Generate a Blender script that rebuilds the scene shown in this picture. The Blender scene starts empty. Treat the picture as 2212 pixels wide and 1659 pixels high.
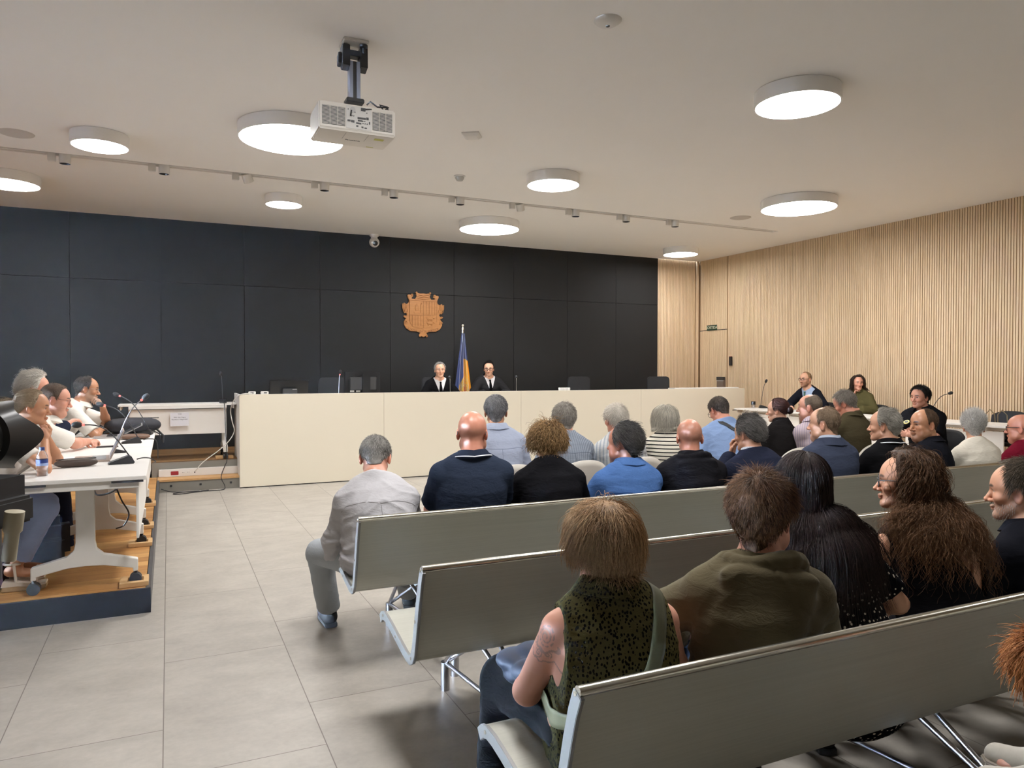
import bpy, bmesh, math, random
import numpy as np
from mathutils import Vector, Matrix
R = math.radians
scene = bpy.context.scene
col = scene.collection

# ---------------------------------------------------------------- camera
CAM_H = 1.52
YAW, PITCH, ROLL, FPX = R(25.1435), R(-1.0731), R(0.032), 1581.8
fw = Vector((math.sin(YAW)*math.cos(PITCH), math.cos(YAW)*math.cos(PITCH), math.sin(PITCH)))
rt = Vector((math.cos(YAW), -math.sin(YAW), 0)); up = rt.cross(fw)
rt, up = rt*math.cos(ROLL)+up*math.sin(ROLL), -rt*math.sin(ROLL)+up*math.cos(ROLL)
cd = bpy.data.cameras.new('camera'); cam = bpy.data.objects.new('camera', cd); col.objects.link(cam)
cd.sensor_width = 36; cd.sensor_fit = 'HORIZONTAL'; cd.lens = FPX*36/2212; cd.clip_start = .05; cd.clip_end = 200
m3 = Matrix((rt, up, -fw)).transposed()
cam.matrix_world = Matrix.Translation((0, 0, CAM_H)) @ m3.to_4x4()
scene.camera = cam
# ---------------------------------------------------------------- view, world, exposure
scene.view_settings.view_transform = 'Standard'; scene.view_settings.look = 'None'
scene.view_settings.gamma = 1; scene.view_settings.use_curve_mapping = False
scene.view_settings.exposure = 1.90
scene.cycles.max_bounces = 7; scene.cycles.diffuse_bounces = 5; scene.cycles.glossy_bounces = 3
scene.cycles.transmission_bounces = 5; scene.cycles.transparent_max_bounces = 8
scene.cycles.caustics_reflective = False; scene.cycles.caustics_refractive = False
scene.cycles.sample_clamp_indirect = 6
w = bpy.data.worlds.new('sky'); scene.world = w; w.use_nodes = True
bgn = w.node_tree.nodes['Background']; bgn.inputs[0].default_value = (.62, .78, 1, 1); bgn.inputs[1].default_value = 5.0
LAMP_STRENGTH = 13.0; LAMP_COL = (1.0, .975, .96)
DAY_POWER = 1650.0; DAY_COL = (.64, .80, 1.0)

# ---------------------------------------------------------------- helpers
def tag(o, label=None, cat=None, group=None, kind=None):
    if label: o['label'] = label
    if cat: o['category'] = cat
    if group: o['group'] = group
    if kind: o['kind'] = kind
    return o
def empty(name, loc=(0, 0, 0), rz=0, label=None, cat=None, group=None, kind=None):
    o = bpy.data.objects.new(name, None); col.objects.link(o); o.empty_display_size = .1
    o.location = loc; o.rotation_euler = (0, 0, rz)
    return tag(o, label, cat, group, kind)
def smooth(me, on=True, angle=None):
    me.polygons.foreach_set('use_smooth', np.full(len(me.polygons), on))
    if on and angle is not None: me.set_sharp_from_angle(angle=R(angle))
def link(name, me, mat=None, parent=None):
    o = bpy.data.objects.new(name, me); col.objects.link(o)
    if mat is not None and not me.materials: me.materials.append(mat)
    if parent: o.parent = parent
    return o
def copy_tree(o, parent=None):
    c = o.copy(); col.objects.link(c)
    if parent: c.parent = parent
    for ch in list(o.children): copy_tree(ch, c)
    return c
def rot(ax, deg): return Matrix.Rotation(R(deg), 3, ax)
class MB:
    def __init__(s): s.v = []; s.f = []
    def add(s, vs, fs):
        n = len(s.v); s.v += [tuple(p) for p in vs]; s.f += [tuple(i+n for i in f) for f in fs]; return s
    def box(s, c, d, r=None):
        x, y, z = d[0]/2, d[1]/2, d[2]/2; c = Vector(c)
        vs = [Vector((a, b, e)) for a in (-x, x) for b in (-y, y) for e in (-z, z)]
        if r is not None: vs = [r @ p for p in vs]
        return s.add([p+c for p in vs], [(0, 1, 3, 2), (4, 6, 7, 5), (0, 4, 5, 1), (2, 3, 7, 6), (0, 2, 6, 4), (1, 5, 7, 3)])
    def bb(s, a, b): return s.box([(a[i]+b[i])/2 for i in range(3)], [abs(b[i]-a[i]) for i in range(3)])
    def tube(s, pts, r, seg=10, caps=True, closed=False):
        pts = [Vector(p) for p in pts]; n = len(pts)
        rr = r if isinstance(r, (list, tuple)) else [r]*n
        base = len(s.v); prev = None
        for i, p in enumerate(pts):
            if closed: t = pts[(i+1) % n]-pts[i-1]
            else: t = pts[min(i+1, n-1)]-pts[max(i-1, 0)]
            t = t.normalized() if t.length > 1e-9 else Vector((0, 0, 1))
            if prev is None: a = t.orthogonal().normalized()
            else: a = (prev-t*prev.dot(t)); a = a.normalized() if a.length > 1e-6 else t.orthogonal().normalized()
            prev = a; b = t.cross(a)
            for k in range(seg):
                q = 2*math.pi*k/seg; s.v.append(tuple(p+(a*math.cos(q)+b*math.sin(q))*rr[i]))
        for i in range(n if closed else n-1):
            j = (i+1) % n
            for k in range(seg):
                k2 = (k+1) % seg
                s.f.append((base+i*seg+k, base+i*seg+k2, base+j*seg+k2, base+j*seg+k))
        if caps and not closed:
            s.f.append(tuple(base+k for k in range(seg))[::-1]); s.f.append(tuple(base+(n-1)*seg+k for k in range(seg)))
        return s
    def lathe(s, prof, c=(0, 0, 0), seg=32, r=None, sx=1, sy=1, cap=True):
        c = Vector(c); base = len(s.v)
        for (rad, z) in prof:
            for k in range(seg):
                q = 2*math.pi*k/seg; p = Vector((rad*math.cos(q)*sx, rad*math.sin(q)*sy, z))
                s.v.append(tuple((r @ p if r is not None else p)+c))
        for i in range(len(prof)-1):
            for k in range(seg):
                k2 = (k+1) % seg; s.f.append((base+i*seg+k, base+i*seg+k2, base+(i+1)*seg+k2, base+(i+1)*seg+k))
        if cap and prof[0][0] > 1e-6: s.f.append(tuple(base+k for k in range(seg))[::-1])
        if cap and prof[-1][0] > 1e-6: s.f.append(tuple(base+(len(prof)-1)*seg+k for k in range(seg)))
        return s
    def cyl(s, p0, p1, r0, r1=None, seg=20): return s.tube([p0, p1], [r0, r0 if r1 is None else r1], seg)
    def prism(s, poly, a, b, plane='YZ'):
        def P(u, v, w): return (w, u, v) if plane == 'YZ' else (u, w, v) if plane == 'XZ' else (u, v, w)
        n = len(poly); vs = [P(u, v, a) for u, v in poly]+[P(u, v, b) for u, v in poly]
        return s.add(vs, [tuple(range(n))[::-1], tuple(range(n, 2*n))]+[(i, (i+1) % n, n+(i+1) % n, n+i) for i in range(n)])
    def ball(s, c, r, seg=16, rings=10):
        r = (r, r, r) if not isinstance(r, (tuple, list)) else r; c = Vector(c); base = len(s.v)
        s.v.append(tuple(c+Vector((0, 0, r[2]))))
        for i in range(1, rings):
            t = math.pi*i/rings
            for k in range(seg):
                q = 2*math.pi*k/seg; s.v.append((c.x+r[0]*math.sin(t)*math.cos(q), c.y+r[1]*math.sin(t)*math.sin(q), c.z+r[2]*math.cos(t)))
        s.v.append(tuple(c-Vector((0, 0, r[2])))); last = len(s.v)-1
        for k in range(seg):
            k2 = (k+1) % seg; s.f.append((base, base+1+k, base+1+k2)); s.f.append((last, last-seg+k2, last-seg+k))
        for i in range(rings-2):
            for k in range(seg):
                k2 = (k+1) % seg; a = base+1+i*seg; s.f.append((a+k, a+seg+k, a+seg+k2, a+k2))
        return s
    def build(s, name, mat, parent=None, sm=None, bevel=0, segs=2):
        me = bpy.data.meshes.new(name); me.from_pydata(s.v, [], s.f); me.validate()
        bm = bmesh.new(); bm.from_mesh(me); bmesh.ops.recalc_face_normals(bm, faces=bm.faces[:])
        if bevel:
            es = [e for e in bm.edges if len(e.link_faces) == 2 and e.calc_face_angle(0) > R(30)]
            bmesh.ops.bevel(bm, geom=es, offset=bevel, segments=segs, affect='EDGES', clamp_overlap=True)
        bm.to_mesh(me); bm.free()
        if sm is None and bevel: sm = 40
        if sm: smooth(me, True, sm)
        return link(name, me, mat, parent)
def rrect(w, h, r, n=5, cx=0, cy=0):
    out = []
    for (sx, sy, a0) in ((1, 1, 0), (-1, 1, 90), (-1, -1, 180), (1, -1, 270)):
        for i in range(n+1):
            a = R(a0+90*i/n); out.append((cx+sx*(w/2-r)+r*math.cos(a), cy+sy*(h/2-r)+r*math.sin(a)))
    return out
def text_mesh(name, body, size, mat, parent, loc, rotm, depth=.0008, align='CENTER', sx=1):
    cu = bpy.data.curves.new(name, 'FONT'); cu.body = body; cu.size = size; cu.align_x = align; cu.align_y = 'CENTER'; cu.extrude = depth
    cu.resolution_u = 3
    t = bpy.data.objects.new(name, cu); col.objects.link(t)
    dg = bpy.context.evaluated_depsgraph_get(); me = bpy.data.meshes.new_from_object(t.evaluated_get(dg))
    bpy.data.objects.remove(t); bpy.data.curves.remove(cu)
    o = link(name, me, None, parent); me.materials.clear(); me.materials.append(mat)
    o.matrix_local = Matrix.Translation(loc) @ rotm.to_4x4() @ Matrix.Diagonal((sx, 1, 1, 1))
    return o
# ---- materials
class NT:
    def __init__(s, name):
        s.m = bpy.data.materials.new(name); s.m.use_nodes = True; s.t = s.m.node_tree; s.n = s.t.nodes; s.l = s.t.links
        s.b = s.n['Principled BSDF']
    def node(s, typ, **kw):
        n = s.n.new(typ)
        for k, v in kw.items():
            if k.startswith('i_'):
                key = k[2:]; key = int(key) if key.isdigit() else key.replace('_', ' ')
                s.put(n.inputs[key], v)
            else: setattr(n, k, v)
        return n
    def put(s, inp, v):
        if hasattr(v, 'is_output'): s.l.new(v, inp)
        else: inp.default_value = v
    def math(s, op, a, b=0.0, c=0.0, clamp=False):
        n = s.n.new('ShaderNodeMath'); n.operation = op; n.use_clamp = clamp
        for i, v in enumerate((a, b, c)): s.put(n.inputs[i], v)
        return n.outputs[0]
    def mix(s, fac, a, b, blend='MIX'):
        n = s.n.new('ShaderNodeMix'); n.data_type = 'RGBA'; n.blend_type = blend
        s.put(n.inputs[0], fac); s.put(n.inputs[6], a); s.put(n.inputs[7], b); return n.outputs[2]
    def obj(s): return s.node('ShaderNodeTexCoord').outputs['Object']
    def sep(s, v): return s.node('ShaderNodeSeparateXYZ', i_0=v).outputs
    def mapping(s, v, scale=(1, 1, 1), rot=(0, 0, 0), loc=(0, 0, 0)):
        return s.node('ShaderNodeMapping', i_Vector=v, i_Scale=scale, i_Rotation=rot, i_Location=loc).outputs[0]
    def noise(s, v, scale, detail=3, rough=.55, dist=0):
        n = s.node('ShaderNodeTexNoise', i_Vector=v, i_Scale=scale, i_Detail=detail, i_Roughness=rough, i_Distortion=dist); return n.outputs[0]
    def ramp(s, f, stops):
        n = s.n.new('ShaderNodeValToRGB'); s.put(n.inputs[0], f); e = n.color_ramp.elements
        while len(e) < len(stops): e.new(.5)
        for i, (p, c) in enumerate(stops): e[i].position = p; e[i].color = c if len(c) == 4 else (*c, 1)
        return n.outputs[0]
    def bump(s, h, strength=.3, dist=.01):
        n = s.node('ShaderNodeBump', i_Strength=strength, i_Distance=dist, i_Height=h); s.l.new(n.outputs[0], s.b.inputs['Normal']); return n
    def col(s, v): s.put(s.b.inputs['Base Color'], v if hasattr(v, 'is_output') else (*v[:3], 1)); return s
    def set(s, **kw):
        for k, v in kw.items(): s.put(s.b.inputs[k.replace('_', ' ')], v)
        return s
def srgb(r, g, b):
    f = lambda c: ((c/255+.055)/1.055)**2.4 if c/255 > .04045 else c/255/12.92
    return (f(r), f(g), f(b), 1)
MATS = {}
def plain(name, c, rough=.5, metal=0, var=.0, vscale=20, bump=0, bscale=200, spec=.5, **kw):
    if name in MATS: return MATS[name]
    n = NT(name); c = (*c[:3], 1)
    n.set(Roughness=rough, Metallic=metal, Specular_IOR_Level=spec, **kw)
    if var:
        f = n.noise(n.obj(), vscale, 4)
        n.col(n.mix(f, tuple(x*(1-var) for x in c[:3])+(1,), tuple(min(1, x*(1+var)) for x in c[:3])+(1,)))
    else: n.col(c)
    if bump: n.bump(n.noise(n.obj(), bscale, 2), bump, .002)
    MATS[name] = n.m; return n.m
def emit(name, c, s):
    n = NT(name); n.col((0, 0, 0)); n.set(Emission_Color=(*c[:3], 1), Emission_Strength=s, Roughness=.4); MATS[name] = n.m; return n.m
# ================================================================ materials of the room
ZC, YB, XR, XL, YF = 3.75, 12.01, 9.9, -4.6, -5.0
def mat_floor():
    n = NT('stone_tile'); n.set(Roughness=.42, Specular_IOR_Level=.4)
    o = n.obj(); x, y, z = n.sep(o)[:3]
    u = n.math('DIVIDE', n.math('ADD', x, .03), .602); cu = n.math('FLOOR', u)
    par = n.math('PINGPONG', cu, 1.0)
    v = n.math('DIVIDE', n.math('SUBTRACT', y, n.math('MULTIPLY_ADD', par, .41, .61)), 1.19); cv = n.math('FLOOR', v)
    fu = n.math('SUBTRACT', u, cu); fv = n.math('SUBTRACT', v, cv)
    du = n.math('MULTIPLY', n.math('MINIMUM', fu, n.math('SUBTRACT', 1.0, fu)), .602)
    dv = n.math('MULTIPLY', n.math('MINIMUM', fv, n.math('SUBTRACT', 1.0, fv)), 1.19)
    d = n.math('MINIMUM', du, dv); g = n.math('LESS_THAN', d, .0022)
    cell = n.node('ShaderNodeCombineXYZ', i_0=cu, i_1=cv).outputs[0]
    wn = n.node('ShaderNodeTexWhiteNoise', i_Vector=cell, noise_dimensions='3D').outputs[0]
    off = n.node('ShaderNodeVectorMath', operation='SCALE', i_0=cell, i_Scale=7.3).outputs[0]
    pv = n.node('ShaderNodeVectorMath', operation='ADD', i_0=o, i_1=off).outputs[0]
    n1 = n.noise(n.mapping(pv, (2.0, 2.8, 1)), 1.7, 7, .66, .3); n2 = n.noise(pv, 34, 3)
    f = n.math('ADD', n.math('MULTIPLY', n1, .75), n.math('MULTIPLY', n2, .25))
    f = n.math('ADD', f, n.math('MULTIPLY', n.math('SUBTRACT', wn, .5), .06))
    c = n.ramp(f, [(.30, srgb(152, 147, 139)), (.5, srgb(166, 161, 152)), (.70, srgb(178, 173, 164))])
    n.col(n.mix(g, c, srgb(112, 105, 98)))
    n.bump(n.math('SUBTRACT', n.math('MULTIPLY', n2, .12), n.math('MULTIPLY', g, 1.0)), .35, .002); return n.m
def mat_wood(name, c0, c1, scale=(1, 12, 12), plank=None, rough=.5, axis=0):
    n = NT(name); n.set(Roughness=rough, Specular_IOR_Level=.35); o = n.obj()
    f = n.noise(n.mapping(o, scale), 2.2, 6, .65, .7); f2 = n.noise(n.mapping(o, tuple(s*4 for s in scale)), 4, 3)
    v = n.math('MULTIPLY_ADD', f2, .3, n.math('MULTIPLY', f, .75))
    if plank:
        s = n.sep(o); u = n.math('DIVIDE', s[1-axis], plank); cu = n.math('FLOOR', u)
        row = n.math('FLOOR', n.math('DIVIDE', n.math('ADD', s[axis], n.math('MULTIPLY', n.math('FRACT', n.math('MULTIPLY', cu, .37)), 1.2)), 1.2))
        wn = n.node('ShaderNodeTexWhiteNoise', noise_dimensions='3D', i_Vector=n.node('ShaderNodeCombineXYZ', i_0=cu, i_1=row).outputs[0]).outputs[0]
        v = n.math('ADD', v, n.math('MULTIPLY', n.math('SUBTRACT', wn, .5), .32))
        fr = n.math('SUBTRACT', u, cu); e = n.math('LESS_THAN', n.math('MINIMUM', fr, n.math('SUBTRACT', 1.0, fr)), .02)
        n.col(n.mix(n.math('MULTIPLY', e, .6), n.ramp(v, [(.3, c0), (.72, c1)]), tuple(x*.35 for x in c0[:3])+(1,)))
    else: n.col(n.ramp(v, [(.3, c0), (.72, c1)]))
    n.bump(f2, .08, .001); return n.m
M_floor = mat_floor()
M_ceil = plain('ceiling_paint', srgb(238, 236, 232), .9, var=.015, vscale=1.5)
M_wallw = plain('white_wall_paint', srgb(222, 220, 214), .85, var=.02, vscale=2)
M_slat = mat_wood('pale_oak_slat', srgb(212, 186, 150), srgb(238, 216, 184), (8, 8, .5), rough=.6)
M_groove = plain('slat_felt_backing', srgb(146, 116, 82), .9)
M_black = plain('black_wall_panel', (.021, .021, .021), .62, var=.1, vscale=1.1, spec=.14)
M_seam = plain('panel_seam', (.012, .012, .012), .9)
M_lam = plain('white_laminate', srgb(233, 226, 208), .38, var=.01, vscale=3)
M_white = plain('white_plastic', srgb(226, 225, 222), .42)
M_tablew = plain('white_table_laminate', srgb(236, 234, 230), .35)
M_steelw = plain('white_powder_coat', srgb(228, 226, 221), .4)
M_grayp = plain('gray_riser_panel', srgb(128, 124, 116), .5, var=.04, vscale=4)
M_fascia = plain('dark_fascia', (.009, .009, .011), .5, var=.2, vscale=8, spec=.2)
M_edge = plain('dark_gray_edge', (.06, .06, .065), .4)
M_deck = mat_wood('oak_plank_deck', srgb(158, 108, 58), srgb(206, 160, 102), (1.2, 14, 4), plank=.13, rough=.42)
M_blk = mat_wood('raw_pine_block', srgb(190, 150, 100), srgb(218, 184, 138), (2, 20, 6))
M_alu = NT('brushed_aluminium'); M_alu.set(Metallic=.35, Roughness=.38)
_o = M_alu.obj(); _f = M_alu.noise(M_alu.mapping(_o, (.5, 60, 60)), 3, 4); M_alu.col(M_alu.mix(_f, srgb(172, 173, 163), srgb(194, 194, 184)))
M_alu.bump(_f, .05, .001); M_alu = M_alu.m
M_rail = plain('polished_rail', srgb(205, 202, 190), .25, 1)
M_cap = plain('cast_end_cap', srgb(140, 140, 138), .45, .7)
M_chrome = plain('satin_steel', srgb(168, 168, 172), .28, 1)
M_blackp = plain('black_plastic', (.016, .016, .018), .42)
M_blackm = plain('black_matte', (.010, .010, .011), .75)
M_rubber = plain('black_rubber', (.012, .012, .012), .8)
M_dark = plain('dark_gray_plastic', (.045, .047, .05), .45)
M_red = plain('red_plastic', (.30, .02, .03), .4)
M_redled = emit('red_light', (1, .15, .12), .6)
M_diff = emit('lamp_diffuser', LAMP_COL, LAMP_STRENGTH)
M_cable_w = plain('white_cable', srgb(205, 203, 196), .5)
# ================================================================ room shell
def st(o): o['kind'] = 'structure'; return o
st(MB().bb((XL, YF, -.1), (XR, YB, 0)).build('floor', M_floor))
TY0, TY1, TX0, TX1 = 8.83, 8.965, -3.5, 8.86              # recessed track slot
c = MB()
c.bb((XL, YF, ZC), (XR, TY0, ZC+.12)); c.bb((XL, TY1, ZC), (XR, YB, ZC+.12))
c.bb((XL, TY0, ZC), (TX0, TY1, ZC+.12)); c.bb((TX1, TY0, ZC), (XR, TY1, ZC+.12)); c.bb((TX0-.02, TY0-.02, ZC+.035), (TX1+.02, TY1+.02, ZC+.14))
st(c.build('ceiling', M_ceil))
st(MB().bb((XL, YB+.06, -.1), (XR+.2, YB+.2, ZC+.1)).build('wall_back', M_groove))
BX = 8.85                                                  # right edge of the black panelling
XS = [-4.6, -3.57, -2.41, -1.25, -.09, 1.07, 2.22, 3.38, 4.52, 5.67, 6.78, 7.86, BX]
m = MB(); g = .003
for a, b in zip(XS[:-1], XS[1:]):
    for z0, z1 in ((0, 2.82), (2.82, ZC)): m.bb((a+g, YB, z0+g), (b-g, YB+.05, z1-g*(z1 < 3)))
st(m.build('trim_1', M_black)); st(MB().bb((XL, YB+.03, 0), (BX, YB+.055, ZC)).build('trim_2', M_seam))
def slats(mb, a, b, z0, z1, fixed, ax, pitch=.036, wd=.0255, th=.012):
    k = a
    while k+wd < b:
        if ax == 'y': mb.bb((fixed-th, k, z0), (fixed, k+wd, z1))
        else: mb.bb((k, fixed-th, z0), (k+wd, fixed, z1))
        k += pitch
m = MB(); slats(m, BX+.01, XR-.1, 0, ZC, YB+.03, 'x'); m.bb((XR-.085, YB-.02, 0), (XR-.045, YB+.03, ZC))
st(m.build('trim_3', M_slat)); st(MB().bb((BX, YB+.03, 0), (XR, YB+.06, ZC)).build('trim_4', M_groove))
st(MB().bb((XR, YF, -.1), (XR+.15, YB+.2, ZC+.1)).build('wall_right', M_groove))
DY0, DY1, DZ = 11.19, 11.99, 2.32
m = MB(); slats(m, YF, DY0-.01, 0, ZC, XR, 'y'); slats(m, DY0, DY1, DZ+.012, ZC, XR, 'y')
st(m.build('trim_5', M_slat))
d = MB(); slats(d, DY0+.004, DY1, .16, DZ, XR, 'y'); st(d.build('door_1', M_slat))
st(MB().bb((XR-.012, DY0, DZ), (XR, DY1, DZ+.012)).build('trim_6', M_seam))
st(MB().bb((XL, YF-.15, -.1), (XR+.2, YF, ZC+.1)).build('wall_front', plain('rear_wall', srgb(150, 142, 130), .8)))
# left wall with its windows
WIN = [(-.6, 1.8), (2.4, 4.8), (5.4, 7.8)]; WZ0, WZ1 = .9, 3.1
m = MB().bb((XL-.2, YF, -.1), (XL, YB+.2, WZ0)).bb((XL-.2, YF, WZ1), (XL, YB+.2, ZC+.1))
ys = [YF]+[v for p in WIN for v in p]+[YB+.2]
for a, b in zip(ys[::2], ys[1::2]): m.bb((XL-.2, a, WZ0), (XL, b, WZ1))
st(m.build('wall_left', M_wallw))
gl = NT('window_glass'); gl.col((1, 1, 1)); gl.set(Roughness=.0, Transmission_Weight=1.0, IOR=1.05, Specular_IOR_Level=.2); M_glass = gl.m
for i, (a, b) in enumerate(WIN):
    f = MB()
    for y in (a+.03, (a+b)/2, b-.03): f.bb((XL-.12, y-.03, WZ0), (XL-.06, y+.03, WZ1))
    for z in (WZ0+.03, WZ1-.03): f.bb((XL-.12, a, z-.03), (XL-.06, b, z+.03))
    wo = st(f.build('window_%d' % (i+1), M_steelw)); 
    MB().bb((XL-.095, a+.05, WZ0+.05), (XL-.09, b-.05, WZ1-.05)).build('pane', M_glass, wo)
    L = bpy.data.lights.new('window_daylight', 'AREA'); L.shape = 'RECTANGLE'; L.size = WZ1-WZ0; L.size_y = b-a; L.energy = DAY_POWER; L.color = DAY_COL
    lo = bpy.data.objects.new('window_daylight', L); col.objects.link(lo); lo.location = (XL-.3, (a+b)/2, (WZ0+WZ1)/2); lo.rotation_euler = (0, R(-90), 0)
# stage on the left, judges' platform along the back, strip of stage on the right
SZ, PZ, PY = .15, .345, 10.36
def fascia(x0, x1, y0, y1, z0, z1, parent, mat, name='fascia'): return MB().bb((x0, y0, z0), (x1, y1, z1)).build(name, mat, parent)
s = st(MB().bb((XL, 5.13, .125), (-.14, PY, SZ)).build('floor_stage', M_deck))
fascia(XL, -.11, 5.10, 5.125, 0, SZ+.004, s, M_fascia); fascia(-.135, -.11, 5.125, 10.04, 0, SZ+.004, s, M_edge)
s = st(MB().bb((-.135, 10.045, .13), (.86, PY, SZ+.004)).build('floor_step', mat_wood('step_oak', srgb(176, 132, 84), srgb(205, 165, 115), (2, 14, 6))))
r = fascia(-.11, .85, 10.06, 10.08, 0, .13, s, M_grayp, 'riser')
for x in (.02, .36, .72): MB().bb((x-.013, 10.05, .06), (x+.013, 10.061, .086)).build('socket_cover', M_blackp, r, bevel=.002)
s = st(MB().bb((XL, PY, .32), (XR, YB, PZ)).build('floor_platform', mat_wood('platform_oak', srgb(112, 82, 52), srgb(150, 115, 78), (1.2, 14, 4), plank=.14)))
fascia(-.2, .86, PY-.005, PY+.015, .15, .335, s, M_grayp, 'riser')
s = st(MB().bb((8.15, 4.4, .125), (XR, PY, SZ)).build('floor_stage_right', M_deck)); fascia(8.13, 8.15, 4.4, PY, 0, SZ, s, M_fascia); fascia(8.13, XR, 4.38, 4.4, 0, SZ, s, M_fascia)
# white trunking with sockets on the step
t = empty('cable_trunking', (.3, PY-.04, .155), 0, 'white cable trunking with red and white sockets along the step below the platform', 'trunking')
MB().bb((-.42, -.02, 0), (.54, .03, .095)).build('channel', M_white, t, bevel=.004)
MB().bb((-.28, -.026, .022), (-.19, -.018, .07)).build('red_socket', M_red, t, bevel=.003)
for k, x in enumerate((-.135, -.075)):
    so = MB().cyl((x, -.019, .047), (x, -.026, .047), .023).build('socket', M_white, t, sm=30)
    MB().cyl((x-.008, -.0255, .05), (x-.008, -.0275, .05), .003).cyl((x+.008, -.0255, .05), (x+.008, -.0275, .05), .003).build('pin_hole', M_blackp, so)
MB().cyl((0, -.019, .045), (0, -.026, .045), .008).build('jack', M_blackp, t)
# ================================================================ ceiling things
M_lampw = plain('lamp_white', srgb(248, 248, 248), .5)
LAMPS = [('A', 1.046, 7.012, .94, 'largest round ceiling lamp, partly hidden behind the projector'),
 ('B', 4.561, 4.362, .66, 'round ceiling lamp nearest the bench seats, high over the slatted right wall side'),
 ('C', 4.009, 7.434, .61, 'round ceiling lamp midway between the projector and the slatted wall'),
 ('D', 7.488, 7.124, .95, 'wide round ceiling lamp closest to the slatted right wall'),
 ('E', 4.392, 10.165, .91, 'wide round ceiling lamp straight above the wooden coat of arms and flag'),
 ('F', 8.506, 10.864, .63, 'small round ceiling lamp in the corner where the black wall meets the slats'),
 ('G', 1.357, 9.782, .46, 'small round ceiling lamp behind the track spotlights, left of the dome camera'),
 ('H', -.57, 7.976, .50, 'small round ceiling lamp just in front of the track near its left end'),
 ('K', 1.1, 2.7, .94, 'unseen wide ceiling lamp added above the aisle bench ends to brighten the bench backs'), ('M', 6.8, .9, .66, 'unseen round ceiling lamp added to light the benches by the slatted wall'),  # K and M: unseen lamps added to brighten the bench backs and sitters
 ('N', 2.7, 2.5, .66, 'unseen round ceiling lamp added over the front benches to lighten their backs'),  # N: extra unseen lamp, added to lift the front bench backs
 ('I', -1.65, 10.053, .66, 'round ceiling lamp cut off by the left picture edge, behind the track')]
proto = None
for nm, x, y, dm, lb in LAMPS:
    r = dm/2; t = empty('ceiling_lamp', (x, y, ZC), 0, lb, 'lamp', 'round ceiling lamps')
    MB().lathe([(r-.012, -.09), (r-.012, -.116), (r, -.116), (r, -.003), (r-.01, 0), (.02, 0)], seg=64, cap=False).build('housing', M_lampw, t, sm=35)
    MB().lathe([(.0001, -.106), (r-.013, -.106)], seg=64, cap=False).build('diffuser', M_diff, t)
t = empty('light_track', (0, 0, ZC), 0, 'long white track recessed in the ceiling, carrying small spotlights', 'track')
MB().bb((TX0+.02, 8.88, .004), (TX1-.25, 8.915, .034)).build('rail', M_white, t)
MB().bb((TX1-.25, 8.87, .0), (TX1-.2, 8.925, .034)).build('end_feed', M_white, t)
SPX = [-1.0, -.07, .78, 1.66, 2.51, 3.39, 4.25, 5.11, 5.95, 6.82]
ordn = ['first', 'second', 'third', 'fourth', 'fifth', 'sixth', 'seventh', 'eighth', 'ninth', 'tenth']
sp = None
for i, x in enumerate(SPX):
    if sp is None:
        sp = empty('track_spotlight', (x, 8.9, ZC), 0, None, 'spotlight')
        MB().bb((-.11, -.025, -.075), (-.035, .025, .004)).build('gear_box', M_white, sp, bevel=.004)
        h = MB().lathe([(.05, -.085), (.055, -.09), (.055, .005), (.05, .01), (.001, .01)], (.045, 0, 0), 24, cap=False).build('spot_head', M_white, sp, sm=40)
        MB().lathe([(.0001, -.07), (.05, -.07), (.05, -.088)], (.045, 0, 0), 24, cap=False).build('lens', M_dark, h)
        q = sp
    else: q = copy_tree(sp); q.location = (x, 8.9, ZC)
    q['label'] = '%s track spotlight from the left in the ceiling track%s' % (ordn[i], ', tilted head' if i in (2, 6) else '')
    q['group'] = 'track spotlights'
    if i in (2, 6):
        for ch in q.children:
            if ch.name.startswith('spot_head'): ch.rotation_euler = (R(25), R(-25), 0); ch.location.z -= .015
for x, y, lb in ((-1.28, 8.27, 'flush round speaker grille in the ceiling before the track, at the left edge'), (7.58, 8.3, 'flush round speaker grille in the ceiling near the right end of the track')):
    t = MB().lathe([(.001, -.012), (.12, -.012), (.145, -.004), (.15, 0)], (x, y, ZC), 40).build('ceiling_speaker', plain('speaker_mesh', srgb(196, 190, 182), .8, bump=.5, bscale=900), sm=40)
    tag(t, lb, 'speaker', 'ceiling speakers')
t = empty('motion_sensor', (2.553, 4.005, ZC), 0, 'white domed sensor alone on the ceiling towards the top of the room', 'sensor')
MB().lathe([(.001, -.035), (.045, -.034), (.07, -.02), (.088, -.006), (.09, 0)], seg=32).build('dome', M_white, t, sm=50); MB().lathe([(.001, -.042), (.012, -.04), (.015, -.03)], seg=16).build('lens', M_dark, t)
t = empty('wireless_access_point', (2.614, 6.468, ZC), R(12), 'small square white box with chamfered edges on the ceiling right of the projector', 'access point')
MB().lathe([(.075, -.035), (.115, -.012), (.115, 0)], seg=4).build('cover', M_white, t); MB().bb((-.012, -.085, -.02), (.012, -.07, -.004)).build('notch', M_blackp, t)
t = empty('smoke_detector', (3.045, 7.905, ZC), 0, 'small white smoke detector on the ceiling between projector and round lamps', 'smoke detector')
MB().lathe([(.065, -.012), (.065, 0)], seg=28).build('base', M_white, t, sm=40); MB().lathe([(.001, -.06), (.035, -.055), (.05, -.03), (.05, -.012)], seg=28).build('chamber', plain('detector_gray', srgb(190, 190, 188), .5), t, sm=40)
t = empty('dome_camera', (3.08, 11.9, ZC), 0, 'white dome security camera hanging at the top of the black wall', 'camera')
MB().lathe([(.075, -.03), (.08, 0)], seg=28).lathe([(.05, -.06), (.06, -.03)], seg=28).build('bracket', M_white, t, sm=40)
MB().ball((0, -.01, -.13), (.083, .083, .083), 28, 18).build('ball_housing', M_white, t, sm=60)
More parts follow.
